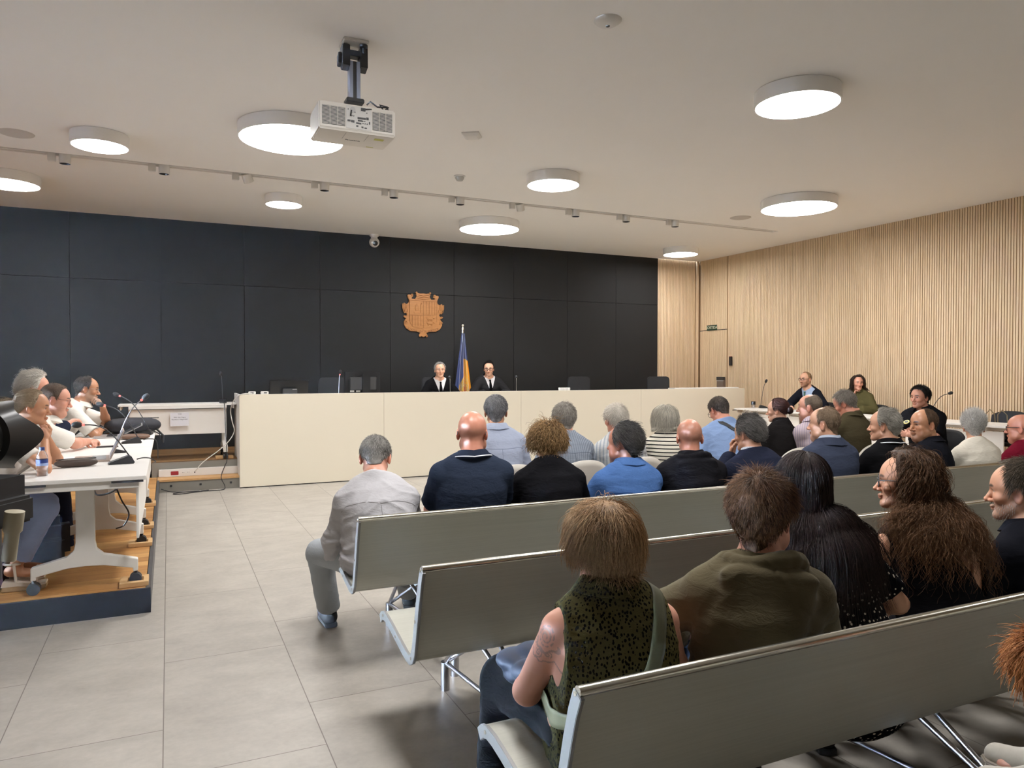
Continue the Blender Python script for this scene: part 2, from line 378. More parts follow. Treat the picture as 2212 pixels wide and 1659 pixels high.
MB().ball((0, -.055, -.145), (.05, .045, .05), 20, 12).build('lens_window', M_blackp, t, sm=60)
# projector with its ceiling mount
pa = 0.0
t = empty('projector_mount', (1.163, 5.02, ZC), pa, 'black and silver ceiling mount holding the projector', 'mount')
MB().bb((-.085, -.085, -.02), (.085, .085, 0)).build('ceiling_plate', M_white, t, bevel=.004)
b = MB()
for sx in (-1, 1): b.prism([(-.045, -.03), (.045, -.03), (.05, -.15), (.02, -.19), (-.05, -.17)], sx*.035, sx*.085)
b.bb((-.05, -.035, -.1), (.05, .035, -.06)).prism([(-.02, -.08), (.03, -.1), (.03, -.17), (-.02, -.15)], -.11, -.085)
b.build('bracket', M_blackp, t, bevel=.004)
MB().lathe([(.012, -.08), (.012, -.045), (.028, -.04), (.028, -.025)], (.055, -.05, 0), 12).build('knob', M_blackp, t, sm=40)
p = MB().bb((-.038, -.03, -.40), (-.012, .03, -.13)).bb((.012, -.03, -.40), (.038, .03, -.13)).build('column', plain('anodised_blue_gray', srgb(150, 158, 176), .3, .85), t, bevel=.003)
MB().bb((-.012, -.022, -.40), (.012, .022, -.13)).build('column_slot', M_dark, p)
MB().bb((-.06, -.05, -.415), (.06, .05, -.385)).build('foot_plate', M_blackp, t, bevel=.005)
PT = empty('projector', (1.16, 5.03, 3.20), 0, 'white projector with vents and sockets hanging upside down from the ceiling', 'projector')
M_proj = plain('projector_shell', srgb(226, 222, 214), .45)
MB().prism([(-.13, .092), (.17, .092), (.19, .06), (.19, -.07), (.17, -.097), (-.115, -.097), (-.13, -.085)], -.258, .258).build('body', M_proj, PT, bevel=.014, segs=3)
M_vent = plain('vent_dark', (.03, .032, .036), .7)
for x0, x1, nm in ((-.235, -.085, 'l'), (.10, .235, 'r')):
    v = MB().bb((x0, -.134, -.06), (x1, -.1305, .062)).build('vent', M_vent, PT)
    mm = MB()
    for k in range(15): z = -.06+.122*(k+.5)/15; mm.bb((x0, -.1365, z-.0016), (x1, -.1335, z+.0016))
    for k in range(1, 3): xx = x0+(x1-x0)*k/3; mm.bb((xx-.002, -.1365, -.06), (xx+.002, -.1335, .062))
    mm.build('vent_slats', M_proj, v)
v = MB().bb((-.078, -.1335, -.07), (.092, -.1305, .08)).build('socket_panel', plain('socket_panel_white', srgb(214, 213, 210), .5), PT)
mm = MB()
for x, z, ww, hh in ((.025, .005, .055, .012), (.015, -.012, .03, .009), (.005, -.03, .034, .009), (-.035, -.022, .022, .014), (-.06, -.02, .02, .011), (.064, .008, .016, .016), (-.005, -.05, .013, .009), (.03, -.053, .013, .009), (.052, -.056, .016, .006), (.078, -.02, .007, .016)): mm.bb((x-ww/2, -.137, z-hh/2), (x+ww/2, -.133, z+hh/2))
for x, z in ((.034, -.012), (.046, -.012), (.034, -.028), (.048, -.028), (.062, -.028), (-.05, .015), (-.04, .014), (-.028, .014), (-.065, .055), (-.02, .04), (.06, .045)): mm.cyl((x, -.137, z), (x, -.133, z), .0035, seg=10)
mm.bb((.02, -.139, .055), (.05, -.132, .075)).build('socket_grille', M_dark, v)
MB().lathe([(.001, 0), (.018, 0), (.018, .003)], (-.035, -.135, .055), 20, rot('X', 90)).build('ir_window', plain('ir_gray', srgb(190, 190, 190), .4), PT)
text_mesh('maker_lettering', 'Panasonic', .026, M_dark, PT, (0, .03, -.0975), rot('Z', 0) @ rot('X', 180))
MB().bb((.13, -.075, -.0982), (.195, -.035, -.0968)).build('warning_label', plain('label_yellow', srgb(190, 188, 90), .5), PT); MB().bb((.12, .13, -.0982), (.17, .14, -.0968)).build('warning_label', MATS['label_yellow'], PT)
mm = MB(); mm.bb((-.075, -.115, -.0977), (-.0735, .02, -.0965)).bb((.075, -.115, -.0977), (.0765, .02, -.0965)); mm.build('cover_joint', M_dark, PT)
t = MB().tube([(-.09, -.09, .095), (-.13, -.02, .11), (-.04, .02, .1), (.0, -.06, .105), (-.02, -.115, .08), (-.045, -.137, .045), (-.05, -.14, .01)], .005, 8)
t.tube([(.03, -.135, .065), (.09, -.13, .075), (.12, -.06, .10), (.20, -.03, .11), (.22, -.09, .12), (.14, -.1, .11), (.1, -.07, .15), (.08, -.05, .13)], .0055, 8)
t.tube([(.2, -.06, .1), (.16, -.09, .13), (.21, -.1, .12), (.23, -.06, .1)], .005, 8).build('cable', M_blackp, PT, sm=60)
# ================================================================ judges' bench, flag, coat of arms
JX0, JX1, JY, JZ = .823, 9.24, 9.985, 1.207
jb = empty('judges_bench', (0, JY, 0), 0, 'long white panelled judges bench across the front of the room', 'judges bench')
xs = [JX0, 2.715, 4.84, 7.03, JX1]
for a, b in zip(xs[:-1], xs[1:]): MB().bb((a+.0015, 0, .012), (b-.0015, .02, JZ)).build('front_panel', M_lam, jb, bevel=.001)
MB().prism([(.021, 0), (.372, 0), (.372, PZ+.003), (.80, PZ+.003), (.80, JZ-.002), (.021, JZ-.002)], JX0, JX0+.02).build('side_panel', M_white, jb)
MB().bb((JX1-.02, .021, 0), (JX1, .3, JZ-.002)).build('side_panel', M_lam, jb)
MB().bb((JX0+.02, .021, JZ-.03), (JX1-.02, .12, JZ-.002)).build('top_ledge', M_white, jb)
MB().bb((JX0+.03, .3, PZ+.72), (JX1-.05, 1.0, PZ+.75)).build('desk_top', M_lam, jb)
for x in (2.7, 4.84, 7.0): MB().bb((x-.015, .32, PZ), (x+.015, .9, PZ+.72)).build('support', M_lam, jb)
MB().bb((7.8, .12, JZ-.02), (JX1-.03, .3, JZ+.012)).build('raised_top', M_white, jb)
MB().bb((JX0, .003, 0), (JX1, .018, .012)).build('plinth_gap', M_seam, jb)
# coat of arms
M_arms = mat_wood('carved_wood', srgb(150, 100, 56), srgb(180, 128, 76), (3, 3, 14), rough=.45)
ca = empty('coat_of_arms', (3.95, YB, 2.445), 0, 'carved wooden coat of arms with four quarters and motto scroll on the black wall', 'coat of arms')
half = [(0, -.39), (.05, -.36), (.075, -.375), (.08, -.345), (.055, -.31), (.12, -.285), (.24, -.28), (.32, -.235), (.36, -.16), (.35, -.09), (.315, -.05), (.345, -.045), (.36, -.02), (.345, .0), (.315, -.005), (.30, .03), (.32, .05), (.36, .04), (.355, .085), (.38, .14), (.375, .20), (.355, .235), (.31, .205), (.27, .235), (.265, .29), (.29, .34), (.295, .375), (.265, .385), (.20, .375), (.185, .345), (.215, .335), (.22, .31), (.15, .305), (.12, .36), (.14, .395), (.12, .42), (.06, .41), (0, .415)]
poly = [(x*.95, z*.93) for x, z in half]; poly = poly+[(-x, z) for x, z in reversed(poly[1:-1])]
MB().prism(poly, -.03, 0, 'XZ').build('carved_board', M_arms, ca, bevel=.006)
sh = [(0, -.235), (.03, -.215), (.1, -.205), (.19, -.19), (.235, -.14), (.25, -.07), (.25, .265), (0, .265)]; sh = sh+[(-x, z) for x, z in reversed(sh[1:-1])]
sho = MB().prism([(x*.97, z) for x, z in sh], -.038, -.029, 'XZ').build('shield', M_arms, ca, bevel=.003)
MB().bb((-.245, -.048, .255), (.245, -.036, .268)).bb((-.006, -.048, -.2), (.006, -.036, .26)).bb((-.245, -.048, .012), (.245, -.036, .024)).bb((-.247, -.048, -.1), (-.237, -.036, .26)).bb((.237, -.048, -.1), (.247, -.036, .26)).build('shield_frame', M_arms, sho, bevel=.003)
b = MB()
for k in range(4): x = .045+k*.05; b.bb((x, -.05, .03), (x+.026, -.036, .25))
for k in range(4): x = -.205+k*.05; b.bb((x, -.05, -.17), (x+.026, -.036, .008))
b.build('pales', M_arms, sho, bevel=.006)
b = MB().lathe([(.028, 0), (.034, .05), (.022, .085), (.002, .13)], (-.12, -.036, .09), 20, sy=.4).bb((-.17, -.046, .045), (-.07, -.036, .058)).tube([(-.05, -.04, .06), (-.05, -.042, .2), (-.04, -.042, .225), (-.025, -.042, .215), (-.03, -.042, .195)], .005, 8); b.build('mitre_and_crosier', M_arms, sho, sm=50)
b = MB()
for z in (-.05, -.125): b.ball((.12, -.038, z), (.06, .014, .022), 16, 10).ball((.185, -.038, z+.018), (.02, .013, .016), 12, 8).tube([(.06, -.04, z), (.05, -.04, z+.03), (.07, -.04, z+.035)], .005, 8)
for z in (-.05, -.125):
    for x in (.08, .1, .14, .16): b.cyl((x, -.04, z), (x, -.04, z-.035), .007, seg=8)
b.build('two_cows', M_arms, sho, sm=50)
for sx in (-1, 1):
    for cx, cz, r0 in ((.31, -.12, .035), (.33, -.02, .018), (.335, .13, .03), (.2, .35, .02), (.12, .39, .016), (.06, -.345, .016)):
        MB().tube([(sx*(cx+r0*(1-k/26)*math.cos(k*.45)), -.034, cz+r0*(1-k/26)*math.sin(k*.45)) for k in range(22)], .006, 8).build('scroll', M_arms, ca, sm=60)
    for k in range(4): MB().tube([(sx*(.27+.025*k), -.032, .06), (sx*(.29+.025*k), -.036, .13), (sx*(.285+.027*k), -.032, .2)], .007, 8).build('acanthus_rib', M_arms, ca, sm=60)
for k in range(3): MB().tube([(-.1, -.032, .3+.03*k), (0, -.038, .285+.03*k), (.1, -.032, .3+.03*k)], .006, 8).build('crest_rib', M_arms, ca, sm=60)
mot = 'VIRTVS VNITA FORTIOR'; M_carve = plain('carved_letter', srgb(120, 76, 36), .6)
for k, chh in enumerate(mot):
    if chh == ' ': continue
    a = (k/(len(mot)-1)-.5)*2; text_mesh('motto_letter', chh, .048, M_carve, ca, (a*.26, -.0305, -.265+.05*a*a), rot('Y', -a*18) @ rot('X', 90), .002)
# flag
fl = empty('flag', (4.53, 11.62, PZ), 0, 'blue, yellow and red flag hanging furled on a pole between two seated judges', 'flag')
MB().cyl((0, 0, .03), (0, 0, 1.86), .014).build('pole', M_chrome, fl, sm=40); MB().lathe([(.16, 0), (.16, .02), (.03, .05), (.02, .08)], seg=32).build('base', M_dark, fl, sm=40)
MB().lathe([(.013, 1.80), (.018, 1.82), (.013, 1.85), (.02, 1.875), (.014, 1.9), (.001, 1.93)], seg=16).ball((0, 0, 1.935), .022, 16, 10).build('finial', plain('finial_silver', srgb(220, 212, 190), .3, .8), fl, sm=60)
def flag_cloth():
    nu, nv = 90, 70; V = []; F = []
    for j in range(nv+1):
        v = j/nv; z = 1.80-1.42*v; hw = .028+.165*min(1, v*1.22)**1.05
        cx = -.0+.015*v
        for i in range(nu+1):
            u = i/nu; fold = math.sin(u*math.pi*7+.8*math.sin(v*3))*(.03+.035*min(1, v*1.5)); x = cx+(u*2-1)*hw-.02*v
            V.append((x+.012*math.sin(u*22+v*2), -.015+fold*.9*(.4+.6*math.sin(math.pi*u)), z-.10*abs(u-.5)*v))
    for j in range(nv):
        for i in range(nu): a = j*(nu+1)+i; F.append((a, a+1, a+nu+2, a+nu+1))
    me = bpy.data.meshes.new('cloth'); me.from_pydata(V, [], F); smooth(me)
    uv = me.uv_layers.new(name='uv')
    for lp in me.loops: i = lp.vertex_index; uv.data[lp.index].uv = ((i % (nu+1))/nu, (i//(nu+1))/nv)
    n = NT('flag_satin'); n.set(Roughness=.38, Sheen_Weight=.3)
    tc = n.node('ShaderNodeTexCoord').outputs['UV']; s = n.sep(tc); u, v = s[0], s[1]
    yl, bl, rd = srgb(232, 176, 22), srgb(36, 62, 128), srgb(190, 24, 58)
    # blue over the hoist, yellow from a slanting line, red at the low right
    e = n.math('SUBTRACT', v, n.ramp(u, [(0, (1.2,)*3), (.16, (1.1,)*3), (.30, (.62,)*3), (.56, (.48,)*3), (.565, (.30,)*3), (.70, (.30,)*3), (1, (.32,)*3)]))
    cy = n.mix(n.math('GREATER_THAN', e, 0.0), bl, yl)
    er = n.math('GREATER_THAN', n.math('SUBTRACT', v, n.math('MULTIPLY_ADD', u, -.5, 1.13)), 0.0)
    c2 = n.mix(er, cy, rd)
    # woven arms in the middle: gold scrollwork round a striped shield
    du = n.math('SUBTRACT', u, n.math('MULTIPLY_ADD', v, -.25, .74)); dv = n.math('SUBTRACT', v, .70)
    rr = n.math('SQRT', n.math('ADD', n.math('MULTIPLY', n.math('MULTIPLY', du, du), 17.0), n.math('MULTIPLY', n.math('MULTIPLY', dv, dv), 30.0)))
    sc = n.noise(tc, 26, 4, .7, 1.5); inr = n.math('MULTIPLY', n.math('LESS_THAN', rr, 1.05), n.math('GREATER_THAN', sc, .5))
    c3 = n.mix(inr, c2, srgb(216, 196, 140)); c3 = n.mix(n.math('MULTIPLY', n.math('LESS_THAN', rr, .95), n.math('GREATER_THAN', n.noise(tc, 40, 3), .6)), c3, srgb(150, 90, 40))
    inn = n.math('LESS_THAN', rr, .42); stp = n.math('GREATER_THAN', n.math('SINE', n.math('MULTIPLY', n.math('ADD', u, n.math('MULTIPLY', v, .9)), 95.0)), 0.0)
    c4 = n.mix(inn, c3, n.mix(stp, srgb(228, 170, 40), srgb(186, 54, 40)))
    n.col(c4); return link('cloth', me, n.m, fl)
flag_cloth()
M_screen = plain('monitor_black', (.012, .013, .015), .35); M_silv = plain('sticker_silver', srgb(170, 170, 168), .4)
def gooseneck(name, x, y, z, az, label, group=None, tip=(-.17, 0, .27), base=True, sc=1.0, mat=None, led=True):
    t = empty(name, (x, y, z), az, label, 'microphone', group)
    if base: MB().prism([(-.105*sc, 0), (.055*sc, 0), (.055*sc, .012), (.035*sc, .052*sc), (.015*sc, .052*sc), (-.10*sc, .012)], -.045*sc, .045*sc, 'XZ').build('base', M_blackp, t, bevel=.005)
    P0 = Vector((.025*sc, 0, .05*sc if base else 0)); T = Vector(tip); pts = [P0+(T-P0)*k+Vector((0, 0, .07*math.sin(math.pi*k))) for k in [i/8 for i in range(9)]]
    MB().tube(pts, .0042, 10).build('neck', mat or M_blackp, t, sm=60)
    d = (pts[-1]-pts[-2]).normalized()
    if led: MB().cyl(pts[-1]-d*.004, pts[-1]+d*.012, .0085, seg=14).build('light_ring', M_redled, t, sm=40)
    pr = MB(); q = d.to_track_quat('Z', 'Y').to_matrix()
    pr.lathe([(.006, .0), (.017, .012), (.021, .03), (.019, .05), (.01, .062), (.001, .064)], pts[-1]+d*.008, 18, q).build('foam_windscreen', M_blackm, t, sm=60); return t
# monitors, chairs and microphones on the judges' desk
DZ_ = PZ+.75
mo = empty('monitor', (1.55, 10.75, DZ_), R(6), 'black monitor seen from behind, tilted low on the judges bench near its left end', 'monitor')
MB().prism([(-.27, .12), (-.2, .03), (.2, .03), (.27, .12), (.27, .15), (-.27, .15)], .02, .05, 'XZ').box((0, -.0, .16), (.54, .03, .26), rot('X', 12)).build('screen_housing', M_screen, mo, bevel=.006)
h = MB().bb((-.1, -.07, .03), (.1, -.02, .165)).build('connector_box', M_dark, mo, bevel=.006); MB().bb((.03, -.074, .15), (.09, -.069, .156)).bb((.06, -.074, .08), (.09, -.069, .09)).bb((-.09, -.074, .09), (-.02, -.069, .094)).build('sticker', M_silv, h)
MB().lathe([(.1, 0), (.1, .012), (.03, .02), (.02, .05)], seg=24).build('stand', M_screen, mo, sm=40)
mo = empty('monitor', (2.60, 10.75, DZ_), R(3), 'pair-wide black monitor standing upright on the judges bench, seen from behind', 'monitor')
h = MB().bb((-.27, -.015, .09), (.27, .02, .40)).build('screen_housing', M_screen, mo, bevel=.008); MB().bb((-.21, -.05, .12), (.21, -.014, .34)).build('back_bulge', M_dark, h, bevel=.02)
MB().bb((-.02, -.075, 0), (.10, -.045, .37)).build('stand', M_screen, mo, bevel=.005); MB().bb((-.14, -.12, 0), (.2, .08, .014)).build('foot', M_screen, mo, bevel=.004)
MB().bb((-.2, -.054, .105), (-.14, -.049, .13)).bb((-.11, -.054, .107), (-.05, -.049, .128)).build('sticker', M_silv, h)
gooseneck('microphone', 2.17, 10.4, DZ_, R(-90), 'slim gooseneck microphone between the two monitors on the judges bench', 'judges bench microphones', (.02, .02, .36), mat=M_chrome)
gooseneck('microphone', 3.86, 10.4, DZ_, R(90), 'thin gooseneck microphone in front of the gray-haired judge', 'judges bench microphones', (-.1, .05, .31), mat=M_chrome)
gooseneck('microphone', 4.97, 10.4, DZ_, R(90), 'thin gooseneck microphone in front of the judge with glasses', 'judges bench microphones', (-.1, .06, .31), mat=M_chrome)
def office_chair(x, y, rz, label, z=PZ):
    t = empty('office_chair', (x, y, z), rz, label, 'chair', 'office chairs behind the judges bench')
    MB().box((0, 0, .47), (.48, .46, .07)).build('seat', M_blackm, t, bevel=.025, segs=3)
    MB().prism(rrect(.46, .52, .07, 5, 0, .80), -.25, -.21, 'XZ').build('backrest', plain('chair_mesh_black', (.018, .018, .019), .8), t, bevel=.008)
    MB().cyl((0, 0, .1), (0, 0, .44), .03).build('gas_lift', M_chrome, t, sm=40)
    b = MB()
    for k in range(5): a = k*2*math.pi/5; b.tube([(0, 0, .11), (.28*math.cos(a), .28*math.sin(a), .07)], [.025, .018], 8).ball((.28*math.cos(a), .28*math.sin(a), .032), .031, 10, 8)
    b.build('star_base', M_blackp, t, sm=40)
office_chair(2.32, 11.35, R(175), 'dark office chair back just left of the upright monitor'); office_chair(4.08, 11.5, R(184), 'black office chair under the gray-haired judge')
office_chair(5.05, 11.5, R(182), 'black office chair under the judge with glasses'); office_chair(6.8, 11.4, R(178), 'empty dark office chair behind the middle right of the judges bench'); office_chair(8.32, 11.1, R(170), 'empty dark office chair where the black wall ends at the slats')
for i, x in enumerate((.985, 1.14)):
    t = empty('power_adaptor', (x, JY+.07, JZ), R(-8+20*i), 'white plug adaptor on the bench top, %s' % ('nearest its left corner' if i == 0 else 'second from its left corner'), 'adaptor', 'plug adaptors on the bench')
    MB().bb((-.045, -.03, 0), (.045, .03, .035)).build('housing', M_white, t, bevel=.005); MB().bb((-.02, -.032, .01), (.02, -.029, .024)).build('slot', M_dark, t)
t = empty('cup_stack', (5.70, JY+.2, DZ_), 0, 'row of small glass cups just showing over the judges bench', 'cups')
for k in range(5): MB().lathe([(.018, 0), (.024, .145), (.022, .15), (.001, .15)], (-.08+k*.04, .0, 0), 14).build('cup', M_white, t, sm=40)
# exit sign, card reader, grey panel on slatted wall
t = empty('exit_sign', (XR-.02, 11.605, 2.376), 0, 'green exit sign lettered SORTIDA above the hidden door in the slatted wall', 'sign')
MB().bb((-.012, -.145, -.05), (0, .145, .05)).build('board', plain('sign_green', srgb(28, 58, 40), .5), t)
text_mesh('lettering', 'SORTIDA', .085, plain('sign_cream', srgb(228, 232, 205), .5), t, (-.0125, 0, 0), rot('Z', -90) @ rot('X', 90), .0008, sx=.92)
t = empty('card_reader', (XR-.02, 11.05, 1.70), 0, 'small black card reader on the slatted wall beside the hidden door', 'card reader')
MB().bb((-.03, -.036, -.085), (0, .036, .085)).build('body', M_blackp, t, bevel=.005); MB().bb((-.029, -.03, .085), (-.005, .03, .093)).build('indicator', M_red, t)
t = empty('wall_dispenser', (XR-.02, 11.3, 1.25), 0, 'grey brown metal dispenser on the slatted wall above the bench end', 'dispenser')
MB().bb((-.06, -.095, -.16), (0, .095, .14)).build('case', plain('bronze_gray', srgb(122, 108, 98), .5), t, bevel=.006); MB().bb((-.062, -.097, .06), (-.05, .097, .075)).build('band', M_silv, t); MB().bb((-.064, -.097, .08), (-.02, .097, .145)).build('cap', M_dark, t)
# ================================================================ flip-top tables
def flip_table(x, y, z, rz, L, label, group, W=.70, panel=True, ins=.34):
    t = empty('flip_table', (x, y, z), rz, label, 'table', group); H = .735
    MB().bb((-W/2, -L/2, H-.024), (W/2, L/2, H)).build('tabletop', M_tablew, t, bevel=.003)
    b = MB()
    for sx in (-1, 1): b.bb((sx*.2-.02, -L/2+.12, H-.06), (sx*.2+.02, L/2-.12, H-.025))
    for sy in (-1, 1): b.bb((-W/2+.03, sy*(L/2-ins)-.02, H-.075), (W/2-.03, sy*(L/2-ins)+.02, H-.025))
    b.build('under_frame', M_steelw, t)
    for sy in (-1, 1):
        MB().bb((-W/2+.04, sy*(L/2-.03)-.009, H-.072), (W/2-.04, sy*(L/2-.03)+.009, H-.0245)).build('end_rail', M_steelw, t, bevel=.002)
        for sx in (-1, 1): MB().bb((sx*.25-.085, sy*(L/2-.012)-.012, H-.036), (sx*.25+.085, sy*(L/2-.012)+.006, H-.0245)).build('bumper', M_blackp, t)
        yy = sy*(L/2-ins); lg = MB()
        pol = [(-.29, .145), (-.10, .205), (-.062, .245), (-.052, .30), (-.05, .60), (-.05, H-.1), (-.03, H-.065), (.03, H-.065), (.05, H-.1), (.05, .60), (.052, .30), (.062, .245), (.10, .225), (.29, .205), (.29, .145), (.10, .145), (.0, .142), (-.10, .13), (-.29, .085)]
        pol = [(-.29, .165), (-.10, .215), (-.062, .25), (-.052, .30), (-.05, H-.1), (-.03, H-.065), (.03, H-.065), (.05, H-.1), (.052, .30), (.062, .25), (.10, .215), (.29, .165), (.29, .09), (.262, .09), (.262, .11), (.10, .145), (0, .15), (-.10, .145), (-.262, .11), (-.262, .09), (-.29, .09)]
        o = lg.prism(pol, yy-.028, yy+.028, 'XZ').build('leg', M_steelw, t, bevel=.003)
        for sx in (-1, 1):
            cb = MB().cyl((sx*.276-.0, yy-.03, .038), (sx*.276, yy-.006, .038), .036, seg=22).cyl((sx*.276, yy+.006, .038), (sx*.276, yy+.03, .038), .036, seg=22)
            cb.cyl((sx*.276, yy, .04), (sx*.276, yy, .095), .012, seg=12).bb((sx*.276-.02, yy-.008, .035), (sx*.276+.02, yy+.008, .07)); cb.build('caster', M_blackp, t, sm=40)
    if panel: MB().bb((W/2-.06, -L/2+.13, H-.40), (W/2-.045, L/2-.13, H-.07)).build('modesty_panel', M_tablew, t, bevel=.002)
    return t
LT = 1.84
T1 = flip_table(-.475, 4.915+LT/2, SZ, 0, LT, 'white flip-top table on casters at the stage front, nearest the camera', 'white tables on the left stage')
T2 = flip_table(-.475, 4.915+LT*1.5+.01, SZ, 0, LT, 'second white flip-top table on the left stage, under the black laptop bag', 'white tables on the left stage')
for i, (yy, lb) in enumerate(((5.255, 'nearest the stage corner'), (6.415, 'second from the stage corner'), (7.105, 'third from the stage corner'), (8.265, 'farthest back on the stage'))):
    t = MB().bb((-.09, -.09, 0), (-.045, .09, .03)).bb((.045, -.09, 0), (.075, .09, .03)).bb((-.045, -.09, 0), (.045, -.045, .03)).bb((-.045, .045, 0), (.045, .09, .03)).bb((-.06, -.06, 0), (.06, .06, .004)).build('wooden_block', M_blk, bevel=.002)
    t.location = (-.199, yy, SZ+.002); tag(t, 'pale wooden block holding a table caster, '+lb, 'block', 'caster blocks on the left stage')
T3 = flip_table(.12, 10.66, PZ, R(-90), 1.40, 'white table on the platform step with a network notice on its panel', 'tables', W=.42, ins=.14)
pp = MB().bb((-.1, -.2475, .45), (.12, -.2465, .625)).build('paper_notice', plain('paper_gray', srgb(214, 214, 220), .7)); pp.location = (.12, 10.66, PZ)
pp.location = (.12, 10.66-.0, PZ); tag(pp, 'printed paper notice with network name taped to the white table panel', 'notice')
M_ink = plain('ink', (.03, .03, .035), .8)
for k, (tx, zz, sz) in enumerate((('Wifi', .605, .026), ('SSID: Sala Magna', .562, .021), ('Password: MAgna2021', .535, .021))): text_mesh('lettering', tx, sz, M_ink if k else plain('ink_gray', (.18, .18, .19), .8), pp, (.01, -.2478, zz), rot('X', 90), .0003)
gooseneck('microphone', .66, 10.55, PZ+.735, R(90), 'gooseneck microphone on the platform table beside the bench end', None, (-.03, .02, .36), mat=M_dark, led=False)
t = MB().bb((.56, 10.42, PZ), (.78, 10.56, PZ+.03)).build('wooden_block', M_blk, bevel=.002); tag(t, 'pale wooden block under the platform table leg beside the judges bench', 'block')
M_cb = M_blackp
def cable(label, pts, r, mat, name='cable', n=8):
    P = [Vector(p) for p in pts]; out = []
    for i in range(len(P)-1):
        p0, p1, p2, p3 = P[max(i-1, 0)], P[i], P[i+1], P[min(i+2, len(P)-1)]
        for k in range(n):
            u = k/n; out.append(.5*((2*p1)+(p2-p0)*u+(2*p0-5*p1+4*p2-p3)*u*u+(3*p1-p0-3*p2+p3)*u**3))
    out.append(P[-1]); o = MB().tube(out, r, 8).build(name, mat, sm=60); return tag(o, label, 'cable')
cable('white cable from the bench top down past the platform table to the trunking', [(1.0, JY+.05, JZ+.01), (.86, JY-.01, JZ+.005), (.775, JY+.05, JZ-.05), (.74, 10.3, 1.0), (.755, 10.27, .85), (.78, 10.27, .72), (.72, 10.26, .6), (.6, 10.27, .48), (.4, 10.26, .33), (.30, 10.27, .21)], .006, M_cable_w)
cable('black cable down from the platform microphone, looped on the floor at the step', [(.66, 10.6, PZ+.745), (.67, 10.40, PZ+.72), (.68, 10.38, PZ+.4), (.69, 10.28, .36), (.66, 10.20, .28), (.60, 10.0, .16), (.64, 9.98, .05), (.62, 9.93, .008), (.45, 9.90, .008), (.36, 9.93, .008), (.45, 9.97, .008), (.36, 9.90, .008), (.1, 9.78, .008), (.05, 9.86, .008), (.2, 9.93, .008), (.34, 9.93, .008), (.05, 9.98, .008), (-.09, 10.0, .05)], .0055, M_cb)
# things on the left tables
TZ = SZ+.735
gooseneck('microphone', -.27, 5.62, TZ, R(6), 'nearest gooseneck microphone on the left tables, beside the open laptop', 'microphones on the left tables', (-.24, .03, .27))
gooseneck('microphone', -.27, 7.15, TZ, R(4), 'second gooseneck microphone on the left tables, beside the brown pouch', 'microphones on the left tables', (-.22, .05, .33))
gooseneck('microphone', -.20, 8.02, TZ, R(-10), 'farthest gooseneck microphone on the left tables, behind the black laptop bag', 'microphones on the left tables', (-.24, .05, .38))
gooseneck('microphone', -.36, 6.35, TZ, R(190), 'gooseneck microphone leaning the other way across the left table', 'microphones on the left tables', (-.17, .0, .40), mat=M_chrome, base=True, sc=.6)
M_lap = plain('laptop_gold', srgb(188, 172, 160), .35, .6); M_lap2 = plain('laptop_silver', srgb(186, 186, 186), .35, .6); M_key = plain('laptop_keys', srgb(120, 116, 112), .6)
def laptop(x, y, rz, label, ang, mat, key):
    t = empty('laptop', (x, y, TZ), rz, label, 'laptop')
    b = MB().bb((-.11, -.16, 0), (.11, .16, .014)).build('base', mat, t, bevel=.003); MB().bb((.0, -.14, .0141), (.085, .14, .0152)).build('keyboard', key, b)
    l = MB().bb((-.004, -.16, 0), (.004, .16, .215)).build('lid', mat, t, bevel=.002); l.location = (.11, 0, .014); l.rotation_euler = (0, R(ang), 0)
    MB().bb((-.0052, -.15, .01), (-.004, .15, .205)).build('screen', M_screen, l)
laptop(-.49, 5.93, R(4), 'open rose-grey laptop with its lid tilted back on the nearest left table', 24, M_lap, M_key)
laptop(-.53, 7.90, R(2), 'silver laptop lying open far along the left tables by the brown pouch', 62, M_lap2, M_blackp)
def pouch(x, y, rz, sx, sy, sz, name, mat, label, cat):
    t = empty(name, (x, y, TZ), rz, label, cat); MB().ball((0, 0, sz/2), (sx/2, sy/2, sz/2), 24, 12).build('body', mat, t, sm=60)
    for ch in t.children:
        for v in ch.data.vertices: v.co.x = math.copysign(abs(v.co.x/(sx/2))**.55*(sx/2), v.co.x); v.co.y = math.copysign(abs(v.co.y/(sy/2))**.6*(sy/2), v.co.y); v.co.z = max(0.0, v.co.z)
    MB().tube([(-sx*.46, 0, sz*.96), (0, .004, sz*1.0), (sx*.46, 0, sz*.96)], .0035, 8).build('zip', M_rubber, t); return t
M_lea = plain('brown_leather', srgb(66, 52, 44), .5, var=.25, vscale=60, bump=.3, bscale=400)
pouch(-.55, 5.55, R(12), .25, .07, .055, 'pencil_case', M_lea, 'dark brown zipped pencil case on the near edge of the left table', 'pencil case')
pouch(-.28, 7.56, R(3), .25, .16, .05, 'leather_pouch', plain('tan_leather', srgb(104, 78, 62), .5, var=.2, vscale=40), 'flat brown leather pouch between two microphones on the left table', 'pouch')
t = pouch(-.33, 8.36, R(4), .52, .36, .15, 'laptop_bag', plain('black_nylon', (.018, .019, .026), .7, var=.3, vscale=30, bump=.3, bscale=300), 'black nylon laptop bag lying on the far left table', 'bag')
MB().tube([(.2, -.12, .05), (.27, -.17, -.03), (.265, -.16, -.10)], .01, 8).tube([(.15, -.14, .04), (.235, -.17, -.01), (.24, -.165, -.06)], .006, 8).build('strap', M_rubber, t, sm=60); MB().tube([(-.22, -.1, .03), (-.3, -.12, .02), (-.26, -.16, .02), (-.2, -.12, .03)], .012, 8).build('handle', M_rubber, t, sm=60)
